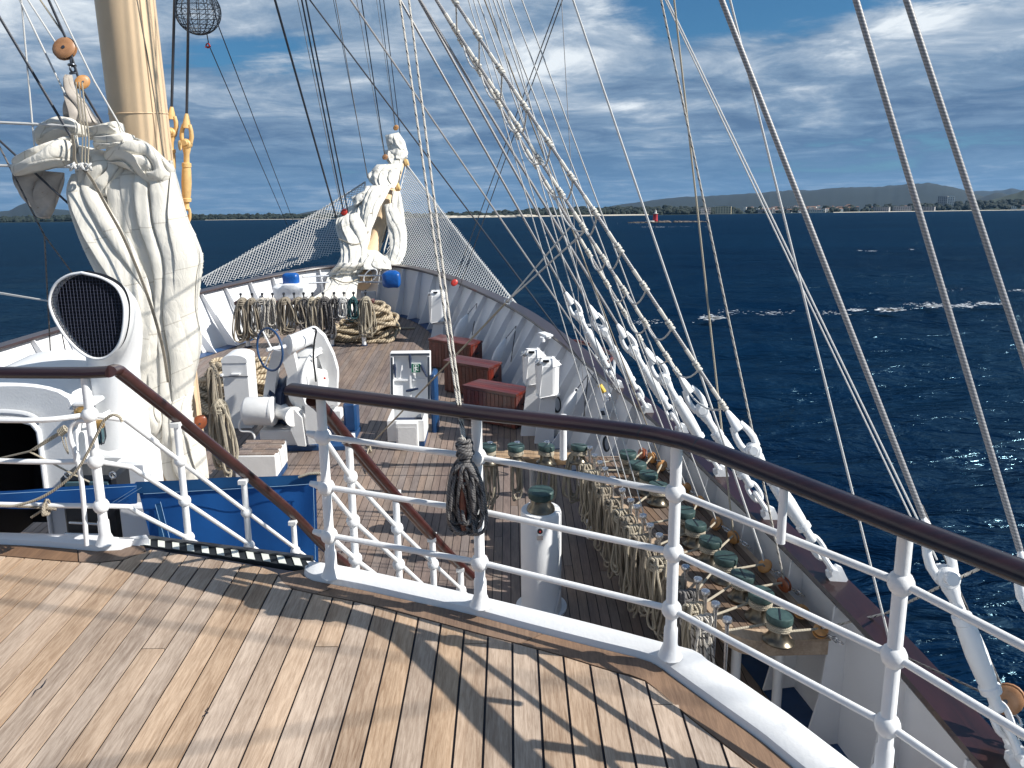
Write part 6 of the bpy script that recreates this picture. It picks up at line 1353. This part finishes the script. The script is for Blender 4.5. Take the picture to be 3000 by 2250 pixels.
tag(m.build('rope_hitches', 'rope_grey'), 'grey rope hitches wound above the coil on the near railing', 'rope')

# near the end of the bulwark: chest and lifebuoy below the railing
t = thing('wooden_chest', 'dark red wooden chest half hidden below the railing at lower right', 'chest', (2.0, 4.3, ZL), 'red wooden chests on the foredeck')
P = [onz(x, y, ZL + .75) for x, y in ((2470, 2085), (2590, 2300), (2680, 2260), (2545, 2040))]
P = [V(1.72, 3.5, 0), V(2.28, 3.4, 0), V(2.34, 4.55, 0), V(1.86, 4.6, 0)]; MB().prism([p.xy for p in P], ZL + .02, ZL + .60).build('core', 'mahogany', t, smooth=False)
for k in range(12): a = lerp(P[3], P[0], (k + .05) / 12); b = lerp(P[3], P[0], (k + .95) / 12); MB().prism([a.xy, b.xy, (b.x - .012, b.y), (a.x - .012, a.y)], ZL + .03, ZL + .58).build('slat', 'mahogany', t, smooth=False)
for k in range(5): f0, f1 = (k + .03) / 5, (k + .97) / 5; MB().prism([lerp(P[0], P[1], f0).xy, lerp(P[0], P[1], f1).xy, lerp(P[3], P[2], f1).xy, lerp(P[3], P[2], f0).xy], ZL + .60, ZL + .64).build('lid_plank', 'mahogany', t, smooth=False)
c = onbul(2720, 2190); c = V(2.55, 4.35, ZL + .62); t = thing('lifebuoy', 'red lifebuoy hanging on the shaded bulwark at lower right', 'lifebuoy', tuple(c)); MB().torus(c, .30, .062, (1, -.15, .25), 36, 12).build('ring', 'lifebuoy', t)
m = MB(); A = Vector((1, -.15, .25)).normalized(); X = A.orthogonal().normalized(); Y2 = A.cross(X)
m.tube([c - A * .05 + (X * math.cos(a) + Y2 * math.sin(a)) * (.36 + .05 * math.cos(4 * a)) for a in [2 * math.pi * k / 40 for k in range(40)]], .008, 6, closed=True); m.build('grab_line', 'rope_cream', t)

# ------------------------------------------------------------------ standing rigging
def mast_fit(B, fit):             # where up the foremast a stay from B must end to pass the given pixel
    best = None
    for k in range(40, 700):
        z = k * .1; Mp = mast_at(z); Mp = V(Mp.x, Mp.y, z); d = Mp - B; lo, hi = 0.0, 1.0
        a = wpt(B) - EYE; b = wpt(Mp) - EYE
        # point of the stay at the fit row
        t0 = None
        for i in range(1, 60):
            q = B + d * (i / 60); x, y = proj(q) if depth(q) > .3 else (0, 1e9)
            if y <= fit[1]: t0 = i / 60; break
        if t0 is None: continue
        a_, b_ = t0 - 1 / 60, t0
        for _ in range(14):
            c_ = (a_ + b_) / 2
            if proj(B + d * c_)[1] <= fit[1]: b_ = c_
            else: a_ = c_
        e = abs(proj(B + d * b_)[0] - fit[0])
        if best is None or e < best[0]: best = (e, Mp)
    return best[1]
def at_row(B, Mp, py):            # point of the stay on a row of the photograph
    d = Mp - B; lo, hi = 0.0, 1.0
    for i in range(1, 400):
        if proj(B + d * (i / 400))[1] <= py: hi = i / 400; lo = (i - 1) / 400; break
    for _ in range(16):
        c = (lo + hi) / 2
        if proj(B + d * c)[1] <= py: hi = c
        else: lo = c
    return B + d * hi
def line(name, lab, pts, r, m, cat='rope', group=None, n=7, sag=0.0):
    P = [Vector(p) for p in pts]
    if sag and len(P) == 2: P = [lerp(P[0], P[1], k / 12) + V(0, 0, -sag * 4 * (k / 12) * (1 - k / 12)) for k in range(13)]
    mb = MB(); mb.tube(P, r, n); return tag(mb.build(name, m), lab, cat, group)
def turnbuckle(lab, top, bot, k=1.0, m='white', group='white turnbuckles of the starboard shrouds', name='turnbuckle'):
    A = (bot - top); L = A.length; A.normalize(); t = thing(name, lab, 'turnbuckle', tuple(bot), group); X = A.cross(V(0, 1, 0)).normalized(); Yv = A.cross(X)
    f = lambda s: top + A * (L * s)
    mb = MB(); prof = [(.0, .018), (.02, .030), (.07, .047), (.115, .060), (.12, .04)]
    mb.lathe([(r * k, s * L) for s, r in prof], top, 18, A, 1.0, .72)
    for s in (-1, 1): mb.tube([f(.09) + X * s * .036 * k, f(.14) + X * s * .058 * k, f(.185) + X * s * .064 * k, f(.235) + X * s * .050 * k], [.026 * k, .028 * k, .030 * k, .028 * k], 10)
    mb.build('socket', m, t)
    MB().lathe([(.052 * k, -.055 * k), (.066 * k, -.04 * k), (.066 * k, .04 * k), (.052 * k, .055 * k)], f(.245), 16, Yv).build('jaw', m, t)
    MB().lathe([(.035 * k, -.10 * k), (.040 * k, -.095 * k), (.040 * k, .095 * k), (.035 * k, .10 * k)], f(.235), 12, Yv).build('clevis_pin', m, t)
    MB().lathe([(r * k, s * L) for s, r in [(.25, .05), (.29, .052), (.33, .036), (.395, .036), (.40, .058), (.43, .060), (.435, .052), (.46, .058), (.56, .064), (.66, .056), (.685, .05), (.69, .062), (.715, .060), (.72, .036), (.76, .036), (.775, .045), (.79, .03)]], top, 18, A).build('barrel', m, t)
    mb = MB()
    def link(c, h, w, r, U, Wd): mb.tube([c + U * (math.copysign(abs(math.cos(a)) ** .7, math.cos(a)) * h) + Wd * (math.sin(a) * w) for a in [2 * math.pi * i / 22 for i in range(22)]], r, 8, closed=True)
    link(f(.825), .065 * L if .065 * L > .09 * k else .09 * k, .046 * k, .020 * k, A, X); link(f(.905), .07 * L, .055 * k, .024 * k, A, Yv); mb.build('shackle_link', m, t)
    MB().extr([f(.94) + X * .05 * k, f(.965) + X * .075 * k, f(1.03) + X * .06 * k, f(1.05) - X * .06 * k, f(.965) - X * .07 * k, f(.94) - X * .05 * k], Yv * .05 * k).build('chain_plate', m, t, smooth=False); MB().lathe([(.03 * k, -.06 * k), (.03 * k, .12 * k)], f(.955), 10, Yv).build('bolt', m, t)
    return t
SH = []
for i, (bpx, tpx, fit, lab) in enumerate((
    ((1812, 1132), (1653, 855), (1209, 68), 'foremost'), ((1898, 1203), (1724, 894), (1225, 0), 'second'), ((1998, 1262), (1801, 949), (1234, 0), 'third'),
    ((2113, 1388), (1901, 1019), (1467, 312), 'fourth'), ((2256, 1512), (1998, 1102), (1406, 192), 'fifth'), ((2452, 1690), (2122, 1202), (1406, 111), 'sixth'))):
    B = onz(*bpx, -1.18); Mp = mast_fit(B, fit); T = at_row(B, Mp, tpx[1]); SH.append((B, Mp))
    turnbuckle('white turnbuckle of the ' + lab + ' shroud counting from the bow', T, B); line('shroud', lab + ' steel wire shroud counting from the bow', [T - (T - B).normalized() * .02, Mp], .0155, 'wire', 'shroud', 'starboard shrouds of the foremast', 8)
# backstays abreast of the camera
WB = []
for bpx, tpx, fit, lab, nm in (((2985, 2235), (2702, 1516), (2116, 0), 'thick wire backstay leftmost of the three at the right', 'white turnbuckle with chain below the leftmost thick backstay'), ((3190, 2290), (2965, 1612), (2509, 0), 'thick wire backstay in the middle of the three at the right', 'white turnbuckle cut by the right edge of the picture'), ((3420, 2330), (3110, 1560), (2656, 0), 'thick wire backstay rightmost of the three', None)):
    B = onz(*bpx, -1.18); Mp = mast_fit(B, fit); T = at_row(B, Mp, tpx[1]); WB.append((B, Mp, T))
    if nm: turnbuckle(nm, T, B, 1.0, group='white turnbuckles of the backstays')
    line('backstay', lab, [T, Mp], .0185, 'wire', 'backstay', 'thick wire backstays at the right', 10)
# ratlines with seizings
mat('seizing', (0.60, 0.575, 0.52), 0.9, var=.2, vscale=60)
rows = (((1338, 9), (1343, 93), None), ((1406, 111), (1406, 192), (1360, 130)), ((1474, 212), (1468, 285), (1412, 217)), ((1544, 321), (1530, 380), (1467, 312)), ((1612, 427), (1590, 475), (1526, 402)), ((1679, 527), (1652, 572), (1582, 488)), ((1747, 631), (1713, 674), (1634, 578)), ((1817, 737), (1781, 768), (1740, 750)), ((1889, 849), (1840, 860), (1794, 840)), ((1962, 962), (1901, 955), (1844, 926)), ((2045, 1082), (1966, 1053), (1889, 996)), ((2118, 1196), (1996, 1098), None))
for i, (a, b, c) in enumerate(rows):
    A_ = at_row(*SH[5], a[1]); B_ = at_row(*SH[4], b[1]); t = thing('ratline', 'rope ratline rung tied across the shrouds, number %d from the top' % (i + 1) if False else 'rope ratline rung across the shrouds, ' + ('topmost', 'second', 'third', 'fourth', 'fifth', 'sixth', 'seventh', 'eighth', 'ninth', 'tenth', 'eleventh', 'lowest')[i] + ' of the twelve', 'ratline', tuple(A_), 'ratlines on the shrouds')
    P = [lerp(A_, B_, k / 8) + V(0, 0, -.13 * 4 * (k / 8) * (1 - k / 8) * (A_ - B_).length) for k in range(9)]
    if c: C_ = at_row(*SH[3], c[1]); P += [lerp(B_, C_, k / 8) + V(0, 0, -.15 * 4 * (k / 8) * (1 - k / 8) * (B_ - C_).length) for k in range(1, 9)]
    MB().tube(P, .0085, 7).build('rung', 'rope_white', t)
    for q, S in ((A_, SH[5]), (B_, SH[4])) + (((C_, SH[3]),) if c else ()):
        d = (S[1] - S[0]).normalized(); m = MB()
        for k in range(6): m.torus(q + d * (k * .016 - .01), .020 - .002 * (k % 2), .009, tuple(d + V(.25 * math.sin(k * 2), .2 * math.cos(k * 3), 0)), 12, 6)
        m.tube([q + d * .09, q + d * .20], [.0175, .019], 8); m.build('seizing', 'seizing', t)

# ------------------------------------------------------------------ forward stays and halyards
FS = (((990, 655, 25.0), (805, 0), .026, 'wire_dark', 'stout dark forestay left of the group of three'), ((996, 590, 25.3), (872, 0), .010, 'wire', 'thin pale stay at the left of the group of three'), ((1006, 618, 25.2), (884, 0), .021, 'wire_dark', 'dark stay in the middle of the group of three'), ((1020, 624, 25.2), (896, 0), .021, 'wire_dark', 'dark stay at the right of the group of three'),
      ((1077, 522, 27.0), (983, 0), .013, 'wire', 'single grey stay ending at the net corner'), ((1078, 518, 27.0), (977, 0), .008, 'wire_dark', 'thin dark line beside the single grey stay'), ((1127, 452, 27.6), (1059, 0), .017, 'wire_dark', 'dark stay reaching the middle of the bow sail'), ((1126, 452, 27.6), (1045, 0), .010, 'wire', 'pale line left of the dark stay to the bow sail'),
      ((1158, 366, 28.2), (1112, 0), .012, 'wire_dark', 'dark line down to the small block over the bow sail'), ((1157, 366, 28.2), (1103, 0), .008, 'wire', 'pale thin line to the small block over the bow sail'), ((1172, 390, 28.4), (1124, 0), .013, 'rope_dark', 'outermost dark line to the tip of the bow sail'))
for p, fit, r, m_, lab in FS: B = ony(*p); line('forestay', lab, [B, mast_fit(B, fit)], r, m_, 'stay', 'stays and halyards running forward')
disc_block('rigging_block', 'small orange block above the tip of the bow sail', ony(1160, 374, 28.2), .10, (.2, -1, 0), 'block_wood'); disc_block('rigging_block', 'small red brown block at the middle of the bow sail', ony(1128, 460, 27.5), .10, (.2, -1, 0), 'block_dark'); disc_block('rigging_block', 'bright red block at the foot of the dark stays', ony(1008, 622, 25.1), .11, (.2, -1, 0), 'red')
for bpx, fit, r, m_, lab in (((1757, 1130), (907, 0), .0095, 'wire_dark', 'long dark line slanting from the mast to the starboard rail'), ((1816, 1152), (1024, 0), .012, 'wire', 'long pale line slanting from the mast to the starboard rail')): B = onz(*bpx, -1.15); line('guy_line', lab, [B, mast_fit(B, fit)], r, m_, 'rope')
q = onz(1764, 1140, -1.12); t = thing('taped_shackle', 'yellow taped shackle on the starboard rail', 'shackle', tuple(q)); MB().tube([ony(1757, 1128, q.y), ony(1770, 1148, q.y)], .035, 10).build('tape', 'tape_yellow', t); MB().torus(ony(1778, 1158, q.y), .05, .014, (1, .6, .2), 16, 6, 1.6, 1).build('ring', 'steel', t)
B1_, B2_ = onz(1330, 830, -1.15), onz(1346, 842, -1.15)
line('brace_line', 'thin line crossing to the red block on the bow rail, left of a pair', [B1_, ony(1641, -10, 13)], .009, 'rope_grey', 'rope', 'pair of thin crossing lines'); line('brace_line', 'thin line crossing to the red block on the bow rail, right of a pair', [B2_, ony(1651, -10, 13)], .009, 'rope_grey', 'rope', 'pair of thin crossing lines')
disc_block('rigging_block', 'red block standing on the starboard bow rail', onz(1331, 828, -1.08), .09, (.3, -1, .3), 'red')
# running rigging down to the blocks on the pin table
for bi, fit, r, m_, lab in ((0, (1401, 0), .0085, 'rope_white', 'white halyard to the red brown block at the forward end'), (1, (1444, 0), .0085, 'rope_white', 'white halyard to the block beside the farthest capstan'), (2, (1418, 0), .008, 'rope_tan', 'tan halyard to the third block of the pin table'), (3, (1455, 0), .0085, 'rope_white', 'white halyard to the bright orange block by the middle post'),
                        (7, (1679, 0), .0105, 'rope_white', 'stout white halyard to the upright orange brown block'), (6, (1975, 0), .0095, 'rope_cream', 'cream halyard crossing the speckled one at mid height'), (8, (1937, 0), .0095, 'rope_fleck', 'speckled halyard to the dark red brown block')):
    B = blks[bi]
    if bi < 4: Tp = mast_fit(B, fit)
    else: Tp = ony(fit[0], fit[1], B.y + (1.2 if bi == 7 else .7)); Tp = B + (Tp - B) * 1.6
    line('halyard', lab, [B, Tp], r, m_, 'rope', 'halyards down to the pin table')
for k, (pi, fit, lab) in enumerate(((2, (1372, 0), 'leftmost'), (4, (1388, 0), 'second'), (5, (1432, 0), 'third'), (7, (1470, 0), 'rightmost'))):
    line('running_line', lab + ' of four thin pale lines rising steeply from the pins of the pin table', [pins[pi] + V(.05, .1, .1), mast_fit(pins[pi] + V(.05, .1, .1), fit)], .0062, 'rope_white', 'rope', 'thin pale lines rising from the pin table')
for bi, fit, lab in ((4, (1492, 0), 'thin white halyard to the fifth block of the pin table'), (5, (1530, 0), 'thin white halyard to the sixth block of the pin table')): line('halyard', lab, [blks[bi], mast_fit(blks[bi], fit)], .007, 'rope_white', 'rope', 'halyards down to the pin table')
B = onz(2745, 1640, -1.15); Tp = ony(1955, 0, B.y + 2.2); line('halyard', 'white rope pair slanting beside the leftmost backstay, upper strand', [B, B + (Tp - B) * 1.5], .0085, 'rope_white', 'rope'); B = onz(2728, 1640, -1.15); Tp = ony(1949, 0, B.y + 2.2); line('halyard', 'white rope pair slanting beside the leftmost backstay, lower strand', [B, B + (Tp - B) * 1.5], .0075, 'rope_white', 'rope')
B = onz(2608, 1888, -1.15); Tp = ony(2139, 0, B.y + .9); line('halyard', 'single white rope running down outside the big railing post', [B, B + (Tp - B) * 1.5], .0085, 'rope_white', 'rope')
B = onbul(1714, 1220, .3); line('halyard', 'thin upright wire to the shaded bulwark beside the white fender', [B, ony(1645, 0, B.y + .3)], .0055, 'wire', 'wire')
# line with ring across the foredeck
rg_ = ony(1487, 882, 9.6); a_ = at_row(*SH[3], 660); b_ = at_row(*SH[4], 676)
t = thing('guy_tackle', 'cream guy with steel ring stretched from the shrouds down to the deck by the hatch', 'rope', tuple(onz(1080, 1308, ZL)))
MB().torus(rg_, .036, .009, (.4, -1, .2), 18, 8).build('ring', 'steel', t); MB().tube([rg_, a_], .010, 7).build('upper_leg', 'rope_white', t); MB().tube([rg_, b_], .010, 7).build('upper_leg', 'rope_white', t); MB().tube([rg_, onz(1080, 1308, ZL + .08)], .0125, 8).build('lower_leg', 'rope_cream', t)
m = MB()
for k in range(4): m.torus(onz(1080, 1312, ZL + .05) + V(.01 * k, -.02 * k, -.02 * k + .04), .03, .011, (k * .3, 1, .5), 12, 6)
m.tube([onz(1080, 1312, ZL + .06), onz(1068, 1360, ZL + .03), onz(1074, 1385, ZL + .02)], .011, 6); m.build('knot', 'rope_cream', t)
# flecked pair down to the coil on the railing
yq = PB['C'].y - .12
for k, (bp, fit, lab) in enumerate((((1356, 1292), (1171, 0), 'left'), ((1362, 1292), (1198, 0), 'right'))):
    B = ony(bp[0], bp[1], yq); Tp = ony(fit[0], fit[1], yq + 1.6); line('signal_halyard', 'black flecked white rope, ' + lab + ' of the pair leading down to the railing coil', [B, B + (Tp - B) * 1.8], .0068, 'rope_fleck', 'rope', 'flecked pair to the railing coil', 8)

# ------------------------------------------------------------------ port side ropes, blocks, yellow rigging screws
YP = 8.45
for pts, r, m_, lab in ((((-60, -55), (0, 52), (215, 412)), .0135, 'wire_dark', 'thick dark wire slanting down to the sail from the upper left corner'), (((60, -30), (66, 40), (101, 430)), .0085, 'rope_white', 'white rope hanging nearly upright at the far left'), (((40, -35), (58, 0), (192, 278)), .0095, 'rope_white', 'white rope slanting to the sail head, leftmost of the slanting ones'),
    (((65, -30), (82, 0), (165, 128)), .0085, 'rope_white', 'white rope reaching the upper block from the left'), (((98, -35), (118, 0), (206, 128)), .0085, 'rope_cream', 'cream rope reaching the upper block from above'), (((128, -35), (143, 0), (192, 110), (240, 260), (300, 362)), .013, 'rope_dark', 'dark rope running behind the blocks to the sail head'), (((144, -35), (160, 0), (275, 236), (367, 394)), .0085, 'rope_white', 'white rope passing right of the blocks to the bunched sail'),
    (((-40, 357), (0, 359), (190, 368), (222, 372)), .0145, 'rope_white', 'upper of two level white ropes tied to the sail'), (((-40, 484), (0, 485), (205, 489)), .0145, 'rope_white', 'lower of two level white ropes tied to the sail'), (((-40, 372), (0, 413), (235, 628)), .0115, 'wire_dark', 'dark wire slanting behind the hanging sail at the left'),
    (((-30, 380), (0, 432), (62, 555), (130, 690)), .009, 'rope_grey', 'grey rope slanting down at the left edge')):
    P = [ony(x, y, YP) for x, y in pts]; P[0] = P[1] + (P[0] - P[1]).normalized() * 7.0; line('sail_line', lab, P, r, m_, 'rope', 'lines around the furled staysail')
line('sheet_line', 'grey rope hanging from the slanting rope to the port bulwark', [ony(130, 690, YP), ony(150, 1076, YP + 1.2)], .008, 'rope_grey'); line('sheet_line', 'grey rope slanting behind the cowl ventilator', [ony(130, 690, YP), ony(212, 800, YP + .6), ony(178, 960, YP + .8), ony(202, 1080, YP + 1)], .007, 'rope_grey')
line('lashing_line', 'upper thin white line tied to the cowl ventilator', [ony(-700, 740, 7.4), ony(148, 882, 7.2)], .005, 'rope_white'); line('lashing_line', 'lower thin white line tied to the cowl ventilator', [ony(-700, 752, 7.4), ony(150, 884, 7.2)], .005, 'rope_white')
m = MB()
for k in range(16): m.torus(ony(205 + k * 4, 488 + 4 * math.sin(k * 1.3), YP - .12 - .02 * (k % 3)), .026, .012, (math.sin(k), .3, math.cos(k * 2)), 12, 6)
tag(m.build('lashing_knots', 'rope_white'), 'knotted white lashing round the waist of the furled sail', 'rope')
m = MB()
for k in range(3): m.tube(spline([tuple(ony(x + k * 9, y, YP - .12)) for x, y in ((222, 240), (232, 330), (242, 400), (240, 470), (246, 490))], 4), .008, 6)
tag(m.build('gasket_lines', 'rope_cream'), 'cream gasket lines hanging from the small block over the sail', 'rope')
m = MB()
for k in range(3): m.tube(spline([tuple(ony(x + 3 * k, y, YP - .14)) for x, y in ((208, 395), (214, 430), (216, 470), (232, 490), (262, 520), (312, 610), (356, 690), (404, 800), (444, 910), (474, 1020), (490, 1120))], 4), .0065, 6)
tag(m.build('bolt_rope', 'rope_tan'), 'tan bolt rope running down the left edge of the sail', 'rope')
disc_block('rigging_block', 'large round wooden block above the head of the furled sail', ony(190, 143, YP), .115, (.25, -1, .25), 'block_dark'); disc_block('rigging_block', 'small orange wooden block beside the head of the furled sail', ony(241, 241, YP - .05), .075, (.6, -.8, .1), 'block_wood')
m = MB()
for k in range(4): m.torus(ony(209 + k * 2, 180 + k * 11, YP), .032, .010, (math.cos(k * 1.6), .3, math.sin(k * 1.6)), 14, 6)
tag(m.build('head_shackles', 'steel_dark'), 'dark shackles linking the large block to the sail head', 'shackle')
line('mast_line', 'thin brown line running down the front of the mast', [ony(395, -30, 8.95), ony(402, 0, 8.95), ony(440, 210, 9.05), ony(484, 478, 9.2)], .008, 'rope_tan')
for (w0, w1, bb, lab) in (((512, -30), (503, 312), (498, 620), 'yellow turnbuckle on the wire nearest the mast'), ((553, -30), (547, 332), (546, 690), 'yellow turnbuckle on the outer wire beside the mast')):
    T = ony(*w1, 9.95); B = ony(*bb, 9.95); turnbuckle(lab, T, B, .92, 'yellow_dark', 'yellow turnbuckles at the mast'); a = ony(*w0, 9.85); line('mast_stay', 'dark wire above the ' + lab, [T, T + (a - T) * 3], .0165, 'wire_dark', 'stay', 'wires of the yellow turnbuckles')
MB().torus(ony(527, 426, 9.3), .045, .012, (1, .2, 0), 16, 6).build('eye_ring', 'yellow_dark', ms)
# black ball signal
BC = ony(580, 34, 12.4); br_ = .315; ab = thing('signal_ball', 'black mesh anchor ball hoisted above the foredeck', 'signal ball', tuple(BC)); m = MB()
for k in range(8): a = math.pi * k / 8; m.tube([BC + (V(math.cos(a), math.sin(a), 0) * math.cos(t) + V(0, 0, 1) * math.sin(t)) * br_ for t in [2 * math.pi * i / 40 for i in range(40)]], .0055, 5, closed=True)
for k in range(1, 7): z = br_ * math.cos(math.pi * k / 7); r = math.sqrt(br_ ** 2 - z * z); m.tube([BC + V(r * math.cos(t), r * math.sin(t), z) for t in [2 * math.pi * i / 36 for i in range(36)]], .0055, 5, closed=True)
m.build('hoops', 'black', ab); m = MB()
for sg in (-1, 1):
    for k in range(26): m.tube([BC + V(math.cos(k * .2417 + sg * i * .16) * math.sin(.12 + i * .1205), math.sin(k * .2417 + sg * i * .16) * math.sin(.12 + i * .1205), math.cos(.12 + i * .1205)) * br_ * (.985 - .02 * math.sin(i * .8)) for i in range(25)], .0022, 3, cap=False)
m.build('netting', 'black', ab)
line('signal_line', 'thin dark line hanging from the black ball, with a red knot', [BC + V(.10, 0, -.30), ony(612, 132, 12.8), ony(842, 660, 24.5)], .008, 'rope_dark'); line('signal_line', 'thin dark line passing right of the black ball', [ony(614, -20, 11), ony(640, 76, 12.4), ony(862, 655, 24.5)], .008, 'rope_dark')
m = MB(); m.torus(ony(609, 134, 12.7), .03, .010, (.2, 1, 0), 12, 6); m.tube([ony(600, 138, 12.7), ony(618, 136, 12.7)], .008, 5); tag(m.build('red_knot', 'red'), 'small red tie on the line below the black ball', 'knot')

# ------------------------------------------------------------------ lower right tackle
q = onz(2950, 2048, -.95); disc_block('rigging_block', 'brown wooden block beside the chain at lower right', q, .10, (-.6, -.7, .2), 'block_dark', tail=onz(2990, 2150, -1.1)); line('tackle_line', 'thin grey rope running down to the brown block at lower right', [q, ony(2806, 1720, q.y + .4), ony(2700, 1480, q.y + .8)], .0075, 'rope_grey')
line('deck_line', 'flecked rope led outboard from the last block of the pin table', [blks[10], onz(2595, 1797, -1.12), ony(2753, 1719, 4.6), ony(2900, 1652, 4.2)], .009, 'rope_fleck'); line('deck_line', 'grey rope led aft from the pin table to the backstay chain', [blks[9], onz(2600, 1900, -1.15), ony(2890, 2034, WB[0][0].y + .2)], .0075, 'rope_grey')

# stays of the mast behind the camera; they pass over the picture and stripe the deck with soft shadow
for (a, b, ta, tb, lab) in (((0, 1690), (1900, 1945), 7.0, 11.0, 'first'), ((0, 1760), (1900, 2030), 7.5, 11.5, 'second'), ((300, 2240), (1600, 2010), 9.0, 12.0, 'third')):
    P0, P1 = onz(*a, 0), onz(*b, 0); A = wpt(P0) + SUNV * ta; B = wpt(P1) + SUNV * tb; A, B = _ship(A), _ship(B); d = (B - A)
    line('overhead_stay', lab + ' wire stay passing above the picture and shading a soft line on the planks', [A - d * .35, B + d * .8], .011, 'wire', 'stay', 'stays passing above the picture')

for o in bpy.data.objects:
    if '_o' in o: del o['_o']

# ------------------------------------------------------------------ sea air
hm = bpy.data.materials.new('sea_air'); hm.use_nodes = True; hn = hm.node_tree.nodes; hn.remove(hn['Principled BSDF']); pv = hn.new('ShaderNodeVolumePrincipled'); pv.inputs['Density'].default_value = HAZE; pv.inputs['Color'].default_value = (0.26, 0.56, 1.0, 1); pv.inputs['Anisotropy'].default_value = 0.2
hm.node_tree.links.new(pv.outputs[0], hn['Material Output'].inputs['Volume']); _M['sea_air'] = hm
hb = MB().box((0, 0, (SEA - 12 + 760) / 2), (44000, 44000, 760 - SEA + 12)); ho = raw('haze', [tuple(p) for p in hb.v], hb.f, 'sea_air', False); tag(ho, 'thin blue sea haze lying over the bay', 'haze', kind='stuff')
